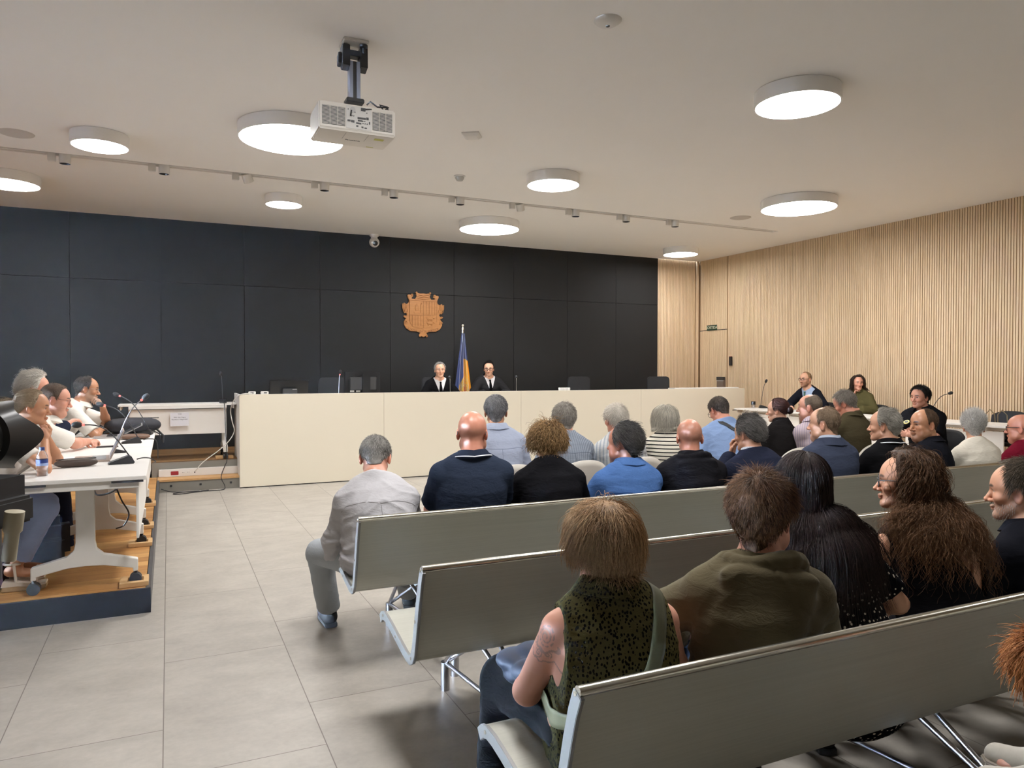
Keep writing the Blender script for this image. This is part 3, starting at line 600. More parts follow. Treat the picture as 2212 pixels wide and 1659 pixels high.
t = MB().prism(rrect(.16, .075, .012, 4), 0, .009, 'XY').build('phone', M_blackp, bevel=.002); t.location = (-.46, 6.87, TZ); t.rotation_euler = (0, 0, R(6)); tag(t, 'black phone lying flat on the left table before the folded hands', 'phone')
t = MB().prism(rrect(.21, .297, .001, 1), 0, .001, 'XY').build('paper_sheet', plain('paper_white', srgb(240, 238, 234), .8)); t.location = (-.66, 6.02, TZ); t.rotation_euler = (0, 0, R(12)); tag(t, 'blank white paper sheet under the elbow of the ponytailed woman', 'paper')
# water bottle
wb = empty('water_bottle', (-.69, 5.17, TZ), 0, 'small clear water bottle with blue cap and label on the left table', 'bottle')
pg = NT('bottle_clear'); pg.col((.95, .97, 1)); pg.set(Roughness=.03, Transmission_Weight=.9, IOR=1.33, Alpha=.8); 
MB().lathe([(.028, 0), (.031, .006), (.029, .02), (.031, .03), (.029, .045), (.031, .055), (.031, .105), (.029, .12), (.018, .145), (.013, .152), (.013, .165)], seg=32).build('body', pg.m, wb, sm=50)
MB().lathe([(.0315, .062), (.0315, .10)], seg=32, cap=False).build('label', plain('label_blue', srgb(44, 62, 128), .4), wb, sm=50)
MB().lathe([(.0318, .062), (.0318, .078)], seg=32, cap=False).build('label_band', plain('label_pale', srgb(150, 170, 215), .4), wb, sm=50)
MB().lathe([(.0145, .153), (.0145, .172), (.001, .172)], seg=24).build('cap', plain('cap_blue', srgb(38, 50, 92), .45), wb, sm=50)
cable('black lead plugged in the nearest left microphone, curling off the table edge', [(-.20, 5.62, TZ+.025), (-.16, 5.63, TZ+.032), (-.115, 5.68, TZ+.02), (-.085, 5.74, TZ-.01), (-.10, 5.84, TZ-.03)], .004, M_cb)
cable('black lead of the second left microphone, falling behind the table', [(-.20, 7.15, TZ+.025), (-.16, 7.18, TZ+.03), (-.105, 7.25, TZ+.01), (-.09, 7.3, TZ-.08), (-.09, 7.32, TZ-.16)], .004, M_cb)
cable('black power lead hanging in a loop under the nearest left table', [(-.25, 5.10, TZ-.06), (-.33, 5.2, TZ-.13), (-.42, 5.35, TZ-.16), (-.46, 5.6, TZ-.12)], .006, M_cb)
cable('thin black lead dangling to a plug under the nearest left table', [(-.32, 5.5, TZ-.14), (-.29, 5.55, TZ-.24), (-.25, 5.6, TZ-.34), (-.28, 5.62, TZ-.42), (-.33, 5.62, TZ-.44)], .005, M_cb)
# black chairs at the left tables
M_seat = plain('black_chair_fabric', (.014, .014, .016), .8)
def black_chair(x, y, z, rz, label, group):
    t = empty('stacking_chair', (x, y, z), rz, label, 'chair', group)   # sitter faces +Y
    MB().prism(rrect(.46, .44, .09, 5), .435, .475, 'XY').build('seat', M_seat, t, bevel=.012)
    pts = []; b = MB(); nv, nu = 8, 12; V = []
    for j in range(nv+1):
        for i in range(nu+1):
            u = i/nu*2-1; v = j/nv; V.append((u*.235*(1-.12*v*v*0), -.235-.05*v+.05*u*u, .60+.25*v-.06*abs(u)**3*v))
    F = [(j*(nu+1)+i, j*(nu+1)+i+1, (j+1)*(nu+1)+i+1, (j+1)*(nu+1)+i) for j in range(nv) for i in range(nu)]
    bo = b.add(V, F).build('backrest', M_seat, t, sm=60); sm_ = bo.modifiers.new('s', 'SOLIDIFY'); sm_.thickness = .022; sm_.offset = 0
    for sx in (-1, 1):
        MB().tube([(sx*.2, .12, .44), (sx*.235, .21, .0)], .011, 10).build('leg', M_blackp, t, sm=60); MB().tube([(sx*.2, -.1, .44), (sx*.235, -.23, .0)], .011, 10).build('leg', M_blackp, t, sm=60)
        MB().tube([(sx*.2, -.1, .45), (sx*.205, -.24, .5), (sx*.205, -.26, .66)], .011, 10).build('back_post', M_blackp, t, sm=60)
    return t
LCH = [(5.47, 'black chair under the ponytailed woman'), (6.66, 'black chair under the man with glasses and folded hands'), (7.32, 'black chair under the white-haired man'), (8.12, 'black chair under the bearded man in a white polo')]
for y, lb in LCH: black_chair(-1.17 if y < 7 or y > 7.5 else -1.30, y, SZ, R(-90), lb, 'black chairs at the left tables')
# bags on the stage
M_burg = plain('burgundy_leather', srgb(44, 18, 28), .5, var=.15, vscale=30)
t = empty('handbag', (-1.12, 5.50, SZ), R(4), 'burgundy leather briefcase on the stage under the ponytailed woman', 'bag')
MB().box((0, 0, .14), (.40, .13, .27)).build('body', M_burg, t, bevel=.025, segs=3); MB().tube([(-.08, 0, .27), (-.07, 0, .36), (0, 0, .395), (.07, 0, .36), (.08, 0, .27)], .013, 10).build('handle', M_burg, t, sm=60); MB().bb((-.19, -.069, .17), (.19, -.064, .178)).build('zip', M_rubber, t); MB().bb((.06, -.068, .205), (.11, -.064, .212)).build('badge', plain('brass', srgb(170, 110, 90), .4, .6), t)
t = empty('backpack', (-.80, 6.1, SZ), R(10), 'black soft bag on the stage floor behind the woman\'s legs', 'bag')
MB().box((0, 0, .17), (.30, .20, .32)).build('body', MATS['black_nylon'], t, bevel=.06, segs=4); MB().tube([(-.05, 0, .32), (-.04, 0, .38), (.04, 0, .38), (.05, 0, .32)], .01, 8).build('handle', M_rubber, t, sm=60); MB().box((0, -.11, .11), (.22, .06, .16)).build('pocket', MATS['black_nylon'], t, bevel=.02)
# ================================================================ right-hand tables
RXc = 8.6+.30
for i, lb in enumerate(('white table at the right wall, end nearest the benches, behind the officer', 'middle white table along the slatted wall, in front of the woman in olive', 'far white table along the slatted wall, in front of the bearded man in a suit')):
    flip_table(RXc, 5.05+1.5*i+.748, SZ, R(180), 1.492, lb, 'white tables along the slatted wall', W=.60)
RTZ = SZ+.735
gooseneck('microphone', 9.05, 9.36, RTZ, R(150), 'gooseneck microphone on the far right table beside a drinking glass', 'microphones on the right tables', (-.03, .05, .42), led=False)
gooseneck('microphone', 9.02, 6.33, RTZ, R(160), 'gooseneck microphone rising behind the officer on the right table', 'microphones on the right tables', (-.18, .06, .33), led=False)
t = empty('drinking_glass', (8.98, 9.50, RTZ), 0, 'short clear glass with a black lid on the far right table', 'glass')
MB().lathe([(.03, 0), (.034, .06), (.032, .06), (.028, .004)], seg=24).build('glass_wall', pg.m, t, sm=50); MB().lathe([(.001, .11), (.037, .11), (.037, .055), (.03, .055)], seg=24).build('lid', M_blackp, t, sm=40)
RCH = [(9.47, 8.62, 'black chair under the bearded man in a suit'), (9.5, 7.70, 'black chair under the woman in olive at the slatted wall'), (9.5, 7.0, 'empty black chair by the slatted wall beside the woman in olive'), (9.5, 5.75, 'black chair with bag straps over it by the slatted wall')]
for x, y, lb in RCH: black_chair(x, y, SZ, R(90), lb, 'black chairs along the slatted wall')
t = empty('strap_bag', (9.5, 5.74, SZ+.476), 0, 'dark bag with two looped tan handles on a chair by the slatted wall', 'bag')
MB().box((0, 0, .11), (.2, .34, .22)).build('body', M_blackm, t, bevel=.04, segs=3)
for k in (-1, 1): MB().tube([(-.06, k*.075-.055, .2), (-.07, k*.075-.05, .34), (-.07, k*.075+.01, .40), (-.07, k*.075+.06, .34), (-.06, k*.075+.065, .2)], .006, 8).build('handle', plain('strap_tan', srgb(120, 104, 70), .5), t, sm=60)
black_chair(7.75, 5.45, 0, R(75), 'black chair under the uniformed officer, standing on the tiles', 'chairs')
# ================================================================ benches
BPROF = [(0, .797), (.022, .745), (.045, .67), (.066, .59), (.085, .52), (.102, .465), (.122, .432), (.15, .418), (.19, .418), (.25, .430), (.33, .447), (.41, .464), (.47, .475), (.515, .477), (.548, .468), (.572, .448)]
def offset_profile(P, h):
    out = []
    for i, p in enumerate(P):
        a = Vector(P[max(i-1, 0)]); b = Vector(P[min(i+1, len(P)-1)]); t = (b-a).normalized(); out.append((p[0]-t.y*h, p[1]+t.x*h))
    return out
def make_bench(L):
    t = empty('bench'); up_, lo = offset_profile(BPROF, .012), offset_profile(BPROF, -.012)
    MB().prism(up_+lo[::-1], .012, L-.012).build('shell', M_alu, t, sm=30)
    up2, lo2 = offset_profile(BPROF, .016), offset_profile(BPROF, -.022)
    for x0, x1 in ((0, .012), (L-.012, L)):
        e = MB().prism(up2+lo2[::-1], x0, x1).build('end_cap', M_cap, t, bevel=.0015)
        s = MB(); xs_ = x0-.002 if x0 == 0 else x1-.001
        for p in (BPROF[0], BPROF[3], BPROF[6], BPROF[10], BPROF[13]): s.cyl((xs_, p[0]+.004, p[1]-.003), (xs_+.003, p[0]+.004, p[1]-.003), .006, seg=12)
        s.build('screw', M_rail, e, sm=40)
    MB().cyl((.003, -.002, .800), (L-.003, -.002, .800), .0135, seg=16).build('top_rail', M_rail, t, sm=50)
    dots = MB()
    for k in range(int(L/.45)): dots.cyl((.12+.45*k, .079, .505), (.12+.45*k, .0795+.003, .505), .0)
    ns = 3
    for k in range(ns):
        x = .36+(L-.72)*k/(ns-1); f = MB()
        F1, R1, S1, S2, S3 = (x, .74, .13), (x+.10, -.10, .115), (x-.03, .36, .425), (x+.06, .33, .425), (x+.26, .40, .435)
        for a, b in ((F1, S1), (F1, S3), (F1, R1), (S2, R1), (R1, S1)): f.cyl(a, b, .0105, seg=12)
        f.build('leg_frame', M_chrome, t, sm=50)
        for q_ in (F1, R1): MB().cyl((q_[0], q_[1], 0), (q_[0], q_[1], q_[2]+.005), .021, seg=18).build('foot', M_chrome, t, sm=50)
    MB().bb((.15, .25, .398), (L-.15, .33, .412)).build('seat_beam', M_cap, t)
    return t
BY = [3.50, 2.525, 1.412]
BL = ['frontmost row of benches', 'middle row of benches', 'nearest row of benches']
b0 = make_bench(2.96); c0 = True
for i, y in enumerate(BY):
    for j, x in enumerate((.822, 3.79)):
        q = b0 if c0 else copy_tree(b0); c0 = False
        q.location = (x, y, 0); q['category'] = 'bench'; q['group'] = 'aluminium benches'
        q['label'] = [['curved aluminium bench under the man in the white shirt, frontmost row, aisle end', 'frontmost aluminium bench farther from the aisle, under the man looking back'], ['empty aluminium bench with bare seat, middle row, aisle end', 'empty aluminium bench in the middle row, farther from the aisle'], ['nearest aluminium bench, under the woman with the shoulder tattoo', 'nearest-row aluminium bench past the woman with curly hair']][i][j]
q = copy_tree(b0); q.location = (1.6, .38, 0); q['label'] = 'rearmost aluminium bench under the red-haired child, mostly out of view'; q['category'] = 'bench'
# ================================================================ white shell chairs of the front row
M_shell = plain('white_shell_plastic', srgb(214, 209, 198), .4)
def white_chair():
    t = empty('shell_chair'); nv, nu = 18, 16; V = []
    for j in range(nv+1):
        v = j/nv
        if v < .5: q = v/.5; y, z, hw = .22-.40*q, .455-.02*math.sin(q*math.pi)+.0*q, .225
        else: q = (v-.5)/.5; y, z, hw = -.18-.10*q-.02*math.sin(q*math.pi), .455+.39*q**1.05, .225+.02*q
        for i in range(nu+1):
            u = i/nu*2-1; dz = .03*u*u if v < .5 else 0; dy = .075*u*u*max(0, (v-.45)/.55)
            top = -.12*abs(u)**2.6*max(0, (v-.6)/.4)
            V.append((u*hw*(1-.12*max(0, abs(u)-.7)/.3*(1 if v > .9 or v < .08 else 0)), y+dy, z+dz+top))
    F = [(j*(nu+1)+i, j*(nu+1)+i+1, (j+1)*(nu+1)+i+1, (j+1)*(nu+1)+i) for j in range(nv) for i in range(nu)]
    o = MB().add(V, F).build('shell', M_shell, t, sm=70); s = o.modifiers.new('s', 'SOLIDIFY'); s.thickness = .012; s.offset = 0
    for sx in (-1, 1):
        for sy in (-1, 1): MB().tube([(sx*.15, sy*.12-.02, .435), (sx*.23, sy*.22-.02, 0)], .011, 10).build('leg', M_chrome, t, sm=50)
    return t
WCH = []   # filled by the seating plan below
# ================================================================ video camera on a tripod, close to the lens
vc = empty('video_camera', (-.408, 1.62, 1.385), R(0), 'black video camera with flared lens hood at the left edge', 'video camera')
vc.rotation_euler = (R(0), 0, R(-27))
M_cam = plain('camera_black', (.013, .013, .014), .5); M_cam2 = plain('camera_satin', (.02, .02, .021), .33)
def ring(prof, y0=0, seg=40): return [(r, y) for r, y in prof]
Ry = rot('X', -90)
MB().lathe([(.001, -.02), (.05, -.02), (.052, 0), (.052, .05), (.047, .055), (.047, .09), (.054, .095), (.054, .13), (.047, .135), (.047, .155)], (0, 0, 0), 40, Ry).build('lens_barrel', M_cam, vc, sm=35)
hv = MB(); seg = 64; V = []; F = []
for k in range(seg):
    q = 2*math.pi*k/seg; ext = .058+.026*math.cos(4*q)
    for (r, y) in ((.050, .15), (.060, .155), (.071, .155+ext), (.068, .155+ext), (.057, .16)): V.append((r*math.cos(q), y, r*math.sin(q)))
for k in range(seg):
    for a in range(4): k2 = (k+1) % seg; F.append((k*5+a, k*5+a+1, k2*5+a+1, k2*5+a))
hv.add(V, F).build('lens_hood', M_cam2, vc, sm=40)
MB().box((-.02, -.13, .0), (.12, .24, .15)).build('body', M_cam, vc, bevel=.02, segs=3)
MB().lathe([(.001, 0), (.044, 0), (.05, .008), (.05, .05), (.042, .056), (.001, .056)], (.113, -.14, -.060), 36, rot('X', 90)).build('viewfinder_cup', M_rubber, vc, sm=40)
MB().tube([(-.02, -.2, .08), (-.02, -.16, .13), (-.02, -.02, .13), (-.02, .02, .08)], .014, 12).build('top_handle', M_cam, vc, sm=50)
tp = empty('tripod', (-.325, 1.615, 0), R(-27), 'black tripod with a pale locking knob carrying the video camera', 'tripod')
MB().box((.0, .02, 1.255), (.11, .14, .05)).cyl((0, 0, 1.13), (0, 0, 1.24), .045).build('fluid_head', M_cam, tp, bevel=.006)
MB().bb((-.035, -.06, 1.278), (.035, .09, 1.318)).build('quick_plate', M_blackp, tp)
MB().lathe([(.001, 0), (.012, 0), (.012, .05), (.016, .055), (.016, .09), (.001, .092)], (.068, .0, 1.175), 16, rot('Y', 8)).build('locking_knob', plain('knob_pale', srgb(180, 172, 150), .5), tp, sm=40)
MB().cyl((0, 0, .66), (0, 0, 1.13), .03).build('centre_column', M_cam, tp, sm=50)
for k in range(3):
    a = R(150+120*k); MB().tube([(.03*math.cos(a), .03*math.sin(a), .72), (.30*math.cos(a), .30*math.sin(a), .3), (.45*math.cos(a), .45*math.sin(a), 0.01)], [.02, .016, .012], 12).build('leg', M_cam, tp, sm=50)
# ================================================================ people: one continuous implicit surface per body and per garment
f32 = np.float32
def V3(*a): return np.array(a if len(a) == 3 else a[0], float)
def unit(v): v = np.asarray(v, float); return v/max(1e-9, np.linalg.norm(v))
def axis_pts(lo, hi, h, fine=()):
    out = [lo]
    while out[-1] < hi:
        x = out[-1]; s = h
        for a, b, hf in fine:
            if a <= x < b: s = min(s, hf)
            elif x < a < x+s: s = max(hf, min(s, (a-x)))
        out.append(x+s)
    return np.array(out, f32)
class Fld:
    def __init__(s, lo, hi, h, fine=()):
        s.ax = [axis_pts(lo[i], hi[i], h, [(a[i], b[i], hf) for a, b, hf in fine]) for i in range(3)]
        s.v = np.full([len(a) for a in s.ax], .3, f32)
    def sub(s, lo, hi):
        sl = []
        for i in range(3):
            a = max(0, np.searchsorted(s.ax[i], lo[i])-1); b = min(len(s.ax[i]), np.searchsorted(s.ax[i], hi[i])+1)
            if b-a < 2: return None
            sl.append(slice(a, b))
        return tuple(sl)
    def add(s, prim, k=.02, op='u'):
        fn, lo, hi = prim; pad = k+.035
        sl = s.sub(np.asarray(lo)-pad, np.asarray(hi)+pad)
        if sl is None: return s
        x = s.ax[0][sl[0]][:, None, None]; y = s.ax[1][sl[1]][None, :, None]; z = s.ax[2][sl[2]][None, None, :]
        d = fn(x, y, z).astype(f32); v = s.v[sl]
        s.v[sl] = smin(v, d, k) if op == 'u' else -smin(-v, d, k)
        return s
    def merge(s, o, k):
        s.v = smin(s.v, o.v, k); return s
    def cut(s, fn, k=.004):      # remove where fn < 0
        x = s.ax[0][:, None, None]; y = s.ax[1][None, :, None]; z = s.ax[2][None, None, :]
        s.v = -smin(-s.v, np.broadcast_to(fn(x, y, z).astype(f32), s.v.shape), k); return s
    def mesh(s):
        v = s.v; ins = v < 0; n = v.shape
        c = np.zeros([k-1 for k in n], np.int8)
        for a in (0, 1):
            for b in (0, 1):
                for d in (0, 1): c += ins[a:n[0]-1+a, b:n[1]-1+b, d:n[2]-1+d]
        act = np.nonzero((c > 0) & (c < 8)); m = len(act[0])
        idx = np.full(c.shape, -1, np.int32); idx[act] = np.arange(m)
        P = np.zeros((m, 3)); cnt = np.zeros(m)
        C = [s.ax[i] for i in range(3)]
        for axn in range(3):
            o1, o2 = [i for i in range(3) if i != axn]
            for a in (0, 1):
                for b in (0, 1):
                    i0 = list(act); i0[o1] = act[o1]+a; i0[o2] = act[o2]+b; i1 = list(i0); i1[axn] = i0[axn]+1
                    v0 = v[tuple(i0)]; v1 = v[tuple(i1)]; cr = (v0 < 0) != (v1 < 0)
                    t = np.where(cr, v0/np.where(cr, v0-v1, 1), 0)
                    for i in range(3):
                        p = C[i][i0[i]] if i != axn else C[i][i0[i]]+t*(C[i][i1[i]]-C[i][i0[i]])
                        P[:, i] += np.where(cr, p, 0)
                    cnt += cr
        P /= cnt[:, None]; F = []
        for axn in range(3):
            o1, o2 = [(1, 2), (2, 0), (0, 1)][axn]
            sl0 = [slice(None)]*3; sl1 = [slice(None)]*3
            sl0[axn] = slice(0, -1); sl1[axn] = slice(1, None)
            for q in (sl0, sl1): q[o1] = slice(1, -1); q[o2] = slice(1, -1)
            a = ins[tuple(sl0)]; b = ins[tuple(sl1)]; e = np.nonzero(a != b)
            if not len(e[0]): continue
            g = [None]*3; g[axn] = e[axn]; g[o1] = e[o1]+1; g[o2] = e[o2]+1
            def cell(d1, d2): q = list(g); q[o1] = g[o1]+d1; q[o2] = g[o2]+d2; return idx[tuple(q)]
            Q = np.stack([cell(-1, -1), cell(0, -1), cell(0, 0), cell(-1, 0)], 1)
            fl = ~a[e]; Q[fl] = Q[fl][:, ::-1]; F.append(Q)
        return P, np.concatenate(F) if F else np.zeros((0, 4), int)
def smin(a, b, k):
    if k <= 0: return np.minimum(a, b)
    h = np.clip(.5+.5*(b-a)/k, 0, 1); return b+(a-b)*h-k*h*(1-h)
def cone(a, b, ra, rb, flat=None):
    a = V3(a); b = V3(b); ba = b-a; L2 = max(1e-9, ba@ba)
    def fn(x, y, z):
        t = np.clip(((x-a[0])*ba[0]+(y-a[1])*ba[1]+(z-a[2])*ba[2])/L2, 0, 1)
        dx, dy, dz = x-a[0]-t*ba[0], y-a[1]-t*ba[1], z-a[2]-t*ba[2]; q = dx*dx+dy*dy+dz*dz
        if flat is not None: n, s = flat; q = q+(dx*n[0]+dy*n[1]+dz*n[2])**2*(s*s-1)
        return np.sqrt(q)-(ra+(rb-ra)*t)
    r = max(ra, rb); return fn, np.minimum(a, b)-r, np.maximum(a, b)+r
def econe(a, b, u, wa, da, wb, db):
    a = V3(a); b = V3(b); ba = b-a; L = max(1e-6, np.linalg.norm(ba)); ax = ba/L; u = unit(np.asarray(u)-ax*(np.dot(u, ax))); v = np.cross(ax, u)
    def fn(x, y, z):
        X, Y, Z = x-a[0], y-a[1], z-a[2]; e = X*ax[0]+Y*ax[1]+Z*ax[2]; t = np.clip(e/L, 0, 1); e = e-t*L
        qu = X*u[0]+Y*u[1]+Z*u[2]; qv = X*v[0]+Y*v[1]+Z*v[2]; w = wa+(wb-wa)*t; d = da+(db-da)*t
        return (np.sqrt((qu/w)**2+(qv/d)**2+(e/d)**2)-1)*np.minimum(w, d)
    r = max(wa, wb, da, db); return fn, np.minimum(a, b)-r, np.maximum(a, b)+r
def ell(c, r, M=None):
    c = V3(c); r = V3(r); M = np.eye(3) if M is None else np.asarray(M)   # columns = axes
    def fn(x, y, z):
        X, Y, Z = x-c[0], y-c[1], z-c[2]; p = [X*M[0, i]+Y*M[1, i]+Z*M[2, i] for i in range(3)]
        k0 = np.sqrt(sum((p[i]/r[i])**2 for i in range(3))); k1 = np.sqrt(sum((p[i]/r[i]**2)**2 for i in range(3)))
        return k0*(k0-1)/np.maximum(k1, 1e-6)
    R_ = max(r); return fn, c-R_, c+R_
_rs = np.random.RandomState(7); _PERM = _rs.rand(4096).astype(f32)
def vnoise(P, sc, seed=0):
    q = np.asarray(P)*sc; i = np.floor(q).astype(np.int64); f = q-i; f = f*f*(3-2*f); o = 0
    for a in (0, 1):
        for b in (0, 1):
            for c in (0, 1):
                h = ((i[:, 0]+a)*73856093 ^ (i[:, 1]+b)*19349663 ^ (i[:, 2]+c)*83492791 ^ seed*2654435761) & 4095
                o = o+_PERM[h]*(f[:, 0] if a else 1-f[:, 0])*(f[:, 1] if b else 1-f[:, 1])*(f[:, 2] if c else 1-f[:, 2])
    return o*2-1
def np_mesh(name, P, F, mat, parent=None, col_=None, sm=True, mats=None, mi=None):
    me = bpy.data.meshes.new(name); F = np.asarray(F); P = np.asarray(P, f32)
    me.vertices.add(len(P)); me.vertices.foreach_set('co', P.ravel())
    k = F.shape[1]; me.loops.add(F.size); me.loops.foreach_set('vertex_index', F.astype(np.int32).ravel())
    me.polygons.add(len(F)); me.polygons.foreach_set('loop_start', np.arange(0, F.size, k, dtype=np.int32))
    for m_ in (mats or [mat]): me.materials.append(m_)
    if mi is not None: me.polygons.foreach_set('material_index', np.asarray(mi, np.int32))
    me.update(calc_edges=True); smooth(me, sm)
    if col_ is not None:
        at = me.color_attributes.new('Col', 'FLOAT_COLOR', 'POINT'); c4 = np.ones((len(P), 4), f32); c4[:, :3] = col_; at.data.foreach_set('color', c4.ravel())
    return link(name, me, None, parent)
def normals(P, F):
    n = np.zeros_like(P); a, b, c, d = (P[F[:, i]] for i in range(4)); fn = np.cross(c-a, d-b)
    for i in range(4): np.add.at(n, F[:, i], fn)
    return n/np.maximum(np.linalg.norm(n, axis=1), 1e-9)[:, None]
# ---------------------------------------------------------------- head (local: x right, y face, z up, origin between the eyes' height)
C0 = V3(0, -.012, .03)
def head_sdf(x, y, z, h):
    jw, nz, fem, fat = h.get('jaw', 1), h.get('nose', 1), h.get('fem', 0), h.get('fat', 0)
    E_ = lambda c, r: ell(c, r)[0](x, y, z); K = lambda a, b, ra, rb, fl=None: cone(a, b, ra, rb, fl)[0](x, y, z)
    ax = np.abs(x)
    Em = lambda c, r: ell(c, r)[0](ax, y, z); Km = lambda a, b, ra, rb: cone(a, b, ra, rb)[0](ax, y, z)
    d = E_(C0, (.076, .097, .086))
    d = smin(d, E_((0, .012, .02), (.068, .074, .07)), .03)
    d = smin(d, E_((0, .026, -.052), (.054*jw, .058, .064)), .03)
    d = smin(d, Km((.044*jw, .0, -.062), (.016, .066, -.098), .020+.006*fat, .017), .022)
    d = smin(d, E_((0, .072, -.100), (.022*jw, .018, .017)), .02)
    d = smin(d, Em((.042, .056, -.026), (.024, .022, .020)), .02)
    if fat: d = smin(d, Em((.045, .035, -.07), (.03, .035, .035)), .03); d = smin(d, E_((0, .04, -.118), (.045, .04, .028)), .03)
    d = smin(d, Km((.008, .079, .018-.002*fem), (.040, .066, .017), .0105-.003*fem, .009), .014)
    d = -smin(-d, Em((.031, .098, .0), (.0165, .017, .0125)), .012)
    d = smin(d, K((0, .080, .010), (0, .098+.008*nz, -.034), .0085, .0105*nz), .012)
    d = smin(d, E_((0, .101+.008*nz, -.037), (.0115*nz, .010, .0095)), .006)
    d = smin(d, Em((.0125*nz, .092, -.040), (.0085, .0105, .0080)), .006)
    d = smin(d, Km((.017, .087, -.062), (.0, .092, -.066), .005, .0075), .008)
    d = smin(d, E_((0, .0895, -.0635), (.022, .0085, .0055)), .004); d = smin(d, E_((0, .087, -.0745), (.019, .009, .0065+.001*fem)), .004)
    d = -smin(-d, E_((0, .101, -.0685), (.024, .007, .0014)), .003)
    lid = np.sqrt((ax-.031)**2+(y-.0655)**2+(z-.001)**2)-.0142
    d = smin(d, lid, .004); sl = np.abs(z-.0003)-.0056*np.clip(1-((ax-.031)/.0150)**2, 0, 1); d = np.maximum(d, -np.maximum(sl, .071-y))
    # ears
    ex, ey, ez = ax-.078, y+.012, z+.014; ca, sa = math.cos(.35), math.sin(.35)
    u = ey*ca-ex*sa*0+0; wv = ex*.94+ey*.34; vv = -ex*.34+ey*.94
    ear = (np.sqrt((wv/.0085)**2+(vv/.019)**2+((ez+.1*vv)/.032)**2)-1)*.0085
    hol = (np.sqrt(((wv-.0085)/.006)**2+((vv-.004)/.0115)**2+((ez-.003)/.021)**2)-1)*.006
    d = smin(d, -smin(-ear, hol, .004), .005)
    return d
HEAD_LO, HEAD_HI = V3(-.10, -.12, -.14), V3(.10, .125, .125)
def mat_attr(name, rough=.5, spec=.4, kind='skin'):
    if name in MATS: return MATS[name]
    n = NT(name); a = n.node('ShaderNodeVertexColor', layer_name='Col').outputs[0]; o = n.obj()
    if kind == 'skin':
        f = n.noise(o, 45, 4); c = n.mix(n.math('MULTIPLY', f, .35), a, n.mix(1.0, a, (.86, .70, .64, 1), 'MULTIPLY')); n.col(c)
        n.bump(n.noise(o, 420, 2), .12, .001); n.set(Roughness=rough, Specular_IOR_Level=spec)
        n.set(Subsurface_Weight=.06, Subsurface_Radius=(.01, .004, .002), Subsurface_Scale=.6)
    else: n.col(a); n.set(Roughness=rough, Specular_IOR_Level=spec)
    MATS[name] = n.m; return n.m
M_skin = mat_attr('skin', .46, .42); M_skinshiny = mat_attr('skin_shiny', .36, .45); M_hair = mat_attr('hair', .50, .15, 'hair')
M_eye = mat_attr('eye', .12, .6, 'hair')
SK = {'fair': srgb(214, 168, 142)[:3], 'pink': srgb(210, 156, 134)[:3], 'tan': srgb(192, 142, 110)[:3], 'warm': srgb(202, 154, 126)[:3], 'red': srgb(202, 142, 120)[:3], 'child': srgb(226, 174, 154)[:3]}
# ---- hair: where it grows
def hair_mask(d, spec):
    """d: unit directions from the skull centre; >0 where hair grows."""
    az = np.degrees(np.abs(np.arctan2(d[:, 0], d[:, 1]))); el = np.degrees(np.arcsin(np.clip(d[:, 2], -1, 1)))
    fr = spec.get('front', 48); kx = [0, 28, 48, 62, 74, 84, 100, 118, 150, 180]
    nape = spec.get('nape', -50); ky = [fr, fr, fr-4+spec.get('temple', 0), 22+spec.get('temple', 0)*.6, spec.get('burn', -22), -2, 0, nape*.72, nape, nape]
    m = (el-np.interp(az, kx, ky))/10.0
    for (c, rad) in spec.get('bald', ()):
        ang = np.degrees(np.arccos(np.clip(d @ unit(c), -1, 1))); m = np.minimum(m, (ang-rad)/10.0)
    return m
def surf_radius(d, h, n=26):
    lo = np.full(len(d), .03); hi = np.full(len(d), .19)
    for _ in range(n):
        m = (lo+hi)/2; p = C0+d*m[:, None]; s = head_sdf_noear(p, h); lo = np.where(s < 0, m, lo); hi = np.where(s < 0, hi, m)
    return hi
def head_sdf_noear(p, h):
    x, y, z = p.T; E_ = lambda c, r: ell(c, r)[0](x, y, z); jw = h.get('jaw', 1)
    d = E_(C0, (.076, .097, .086)); d = smin(d, E_((0, .012, .02), (.068, .074, .07)), .03); d = smin(d, E_((0, .026, -.052), (.054*jw, .058, .064)), .03)
    return smin(d, cone((0, -.03, -.05), (0, -.05, -.14), .054, .058)[0](x, y, z), .03)
def fib(n):
    i = np.arange(n)+.5; ph = np.arccos(1-2*i/n); th = math.pi*(1+5**.5)*i
    return np.stack([np.cos(th)*np.sin(ph), np.sin(th)*np.sin(ph), np.cos(ph)], 1)
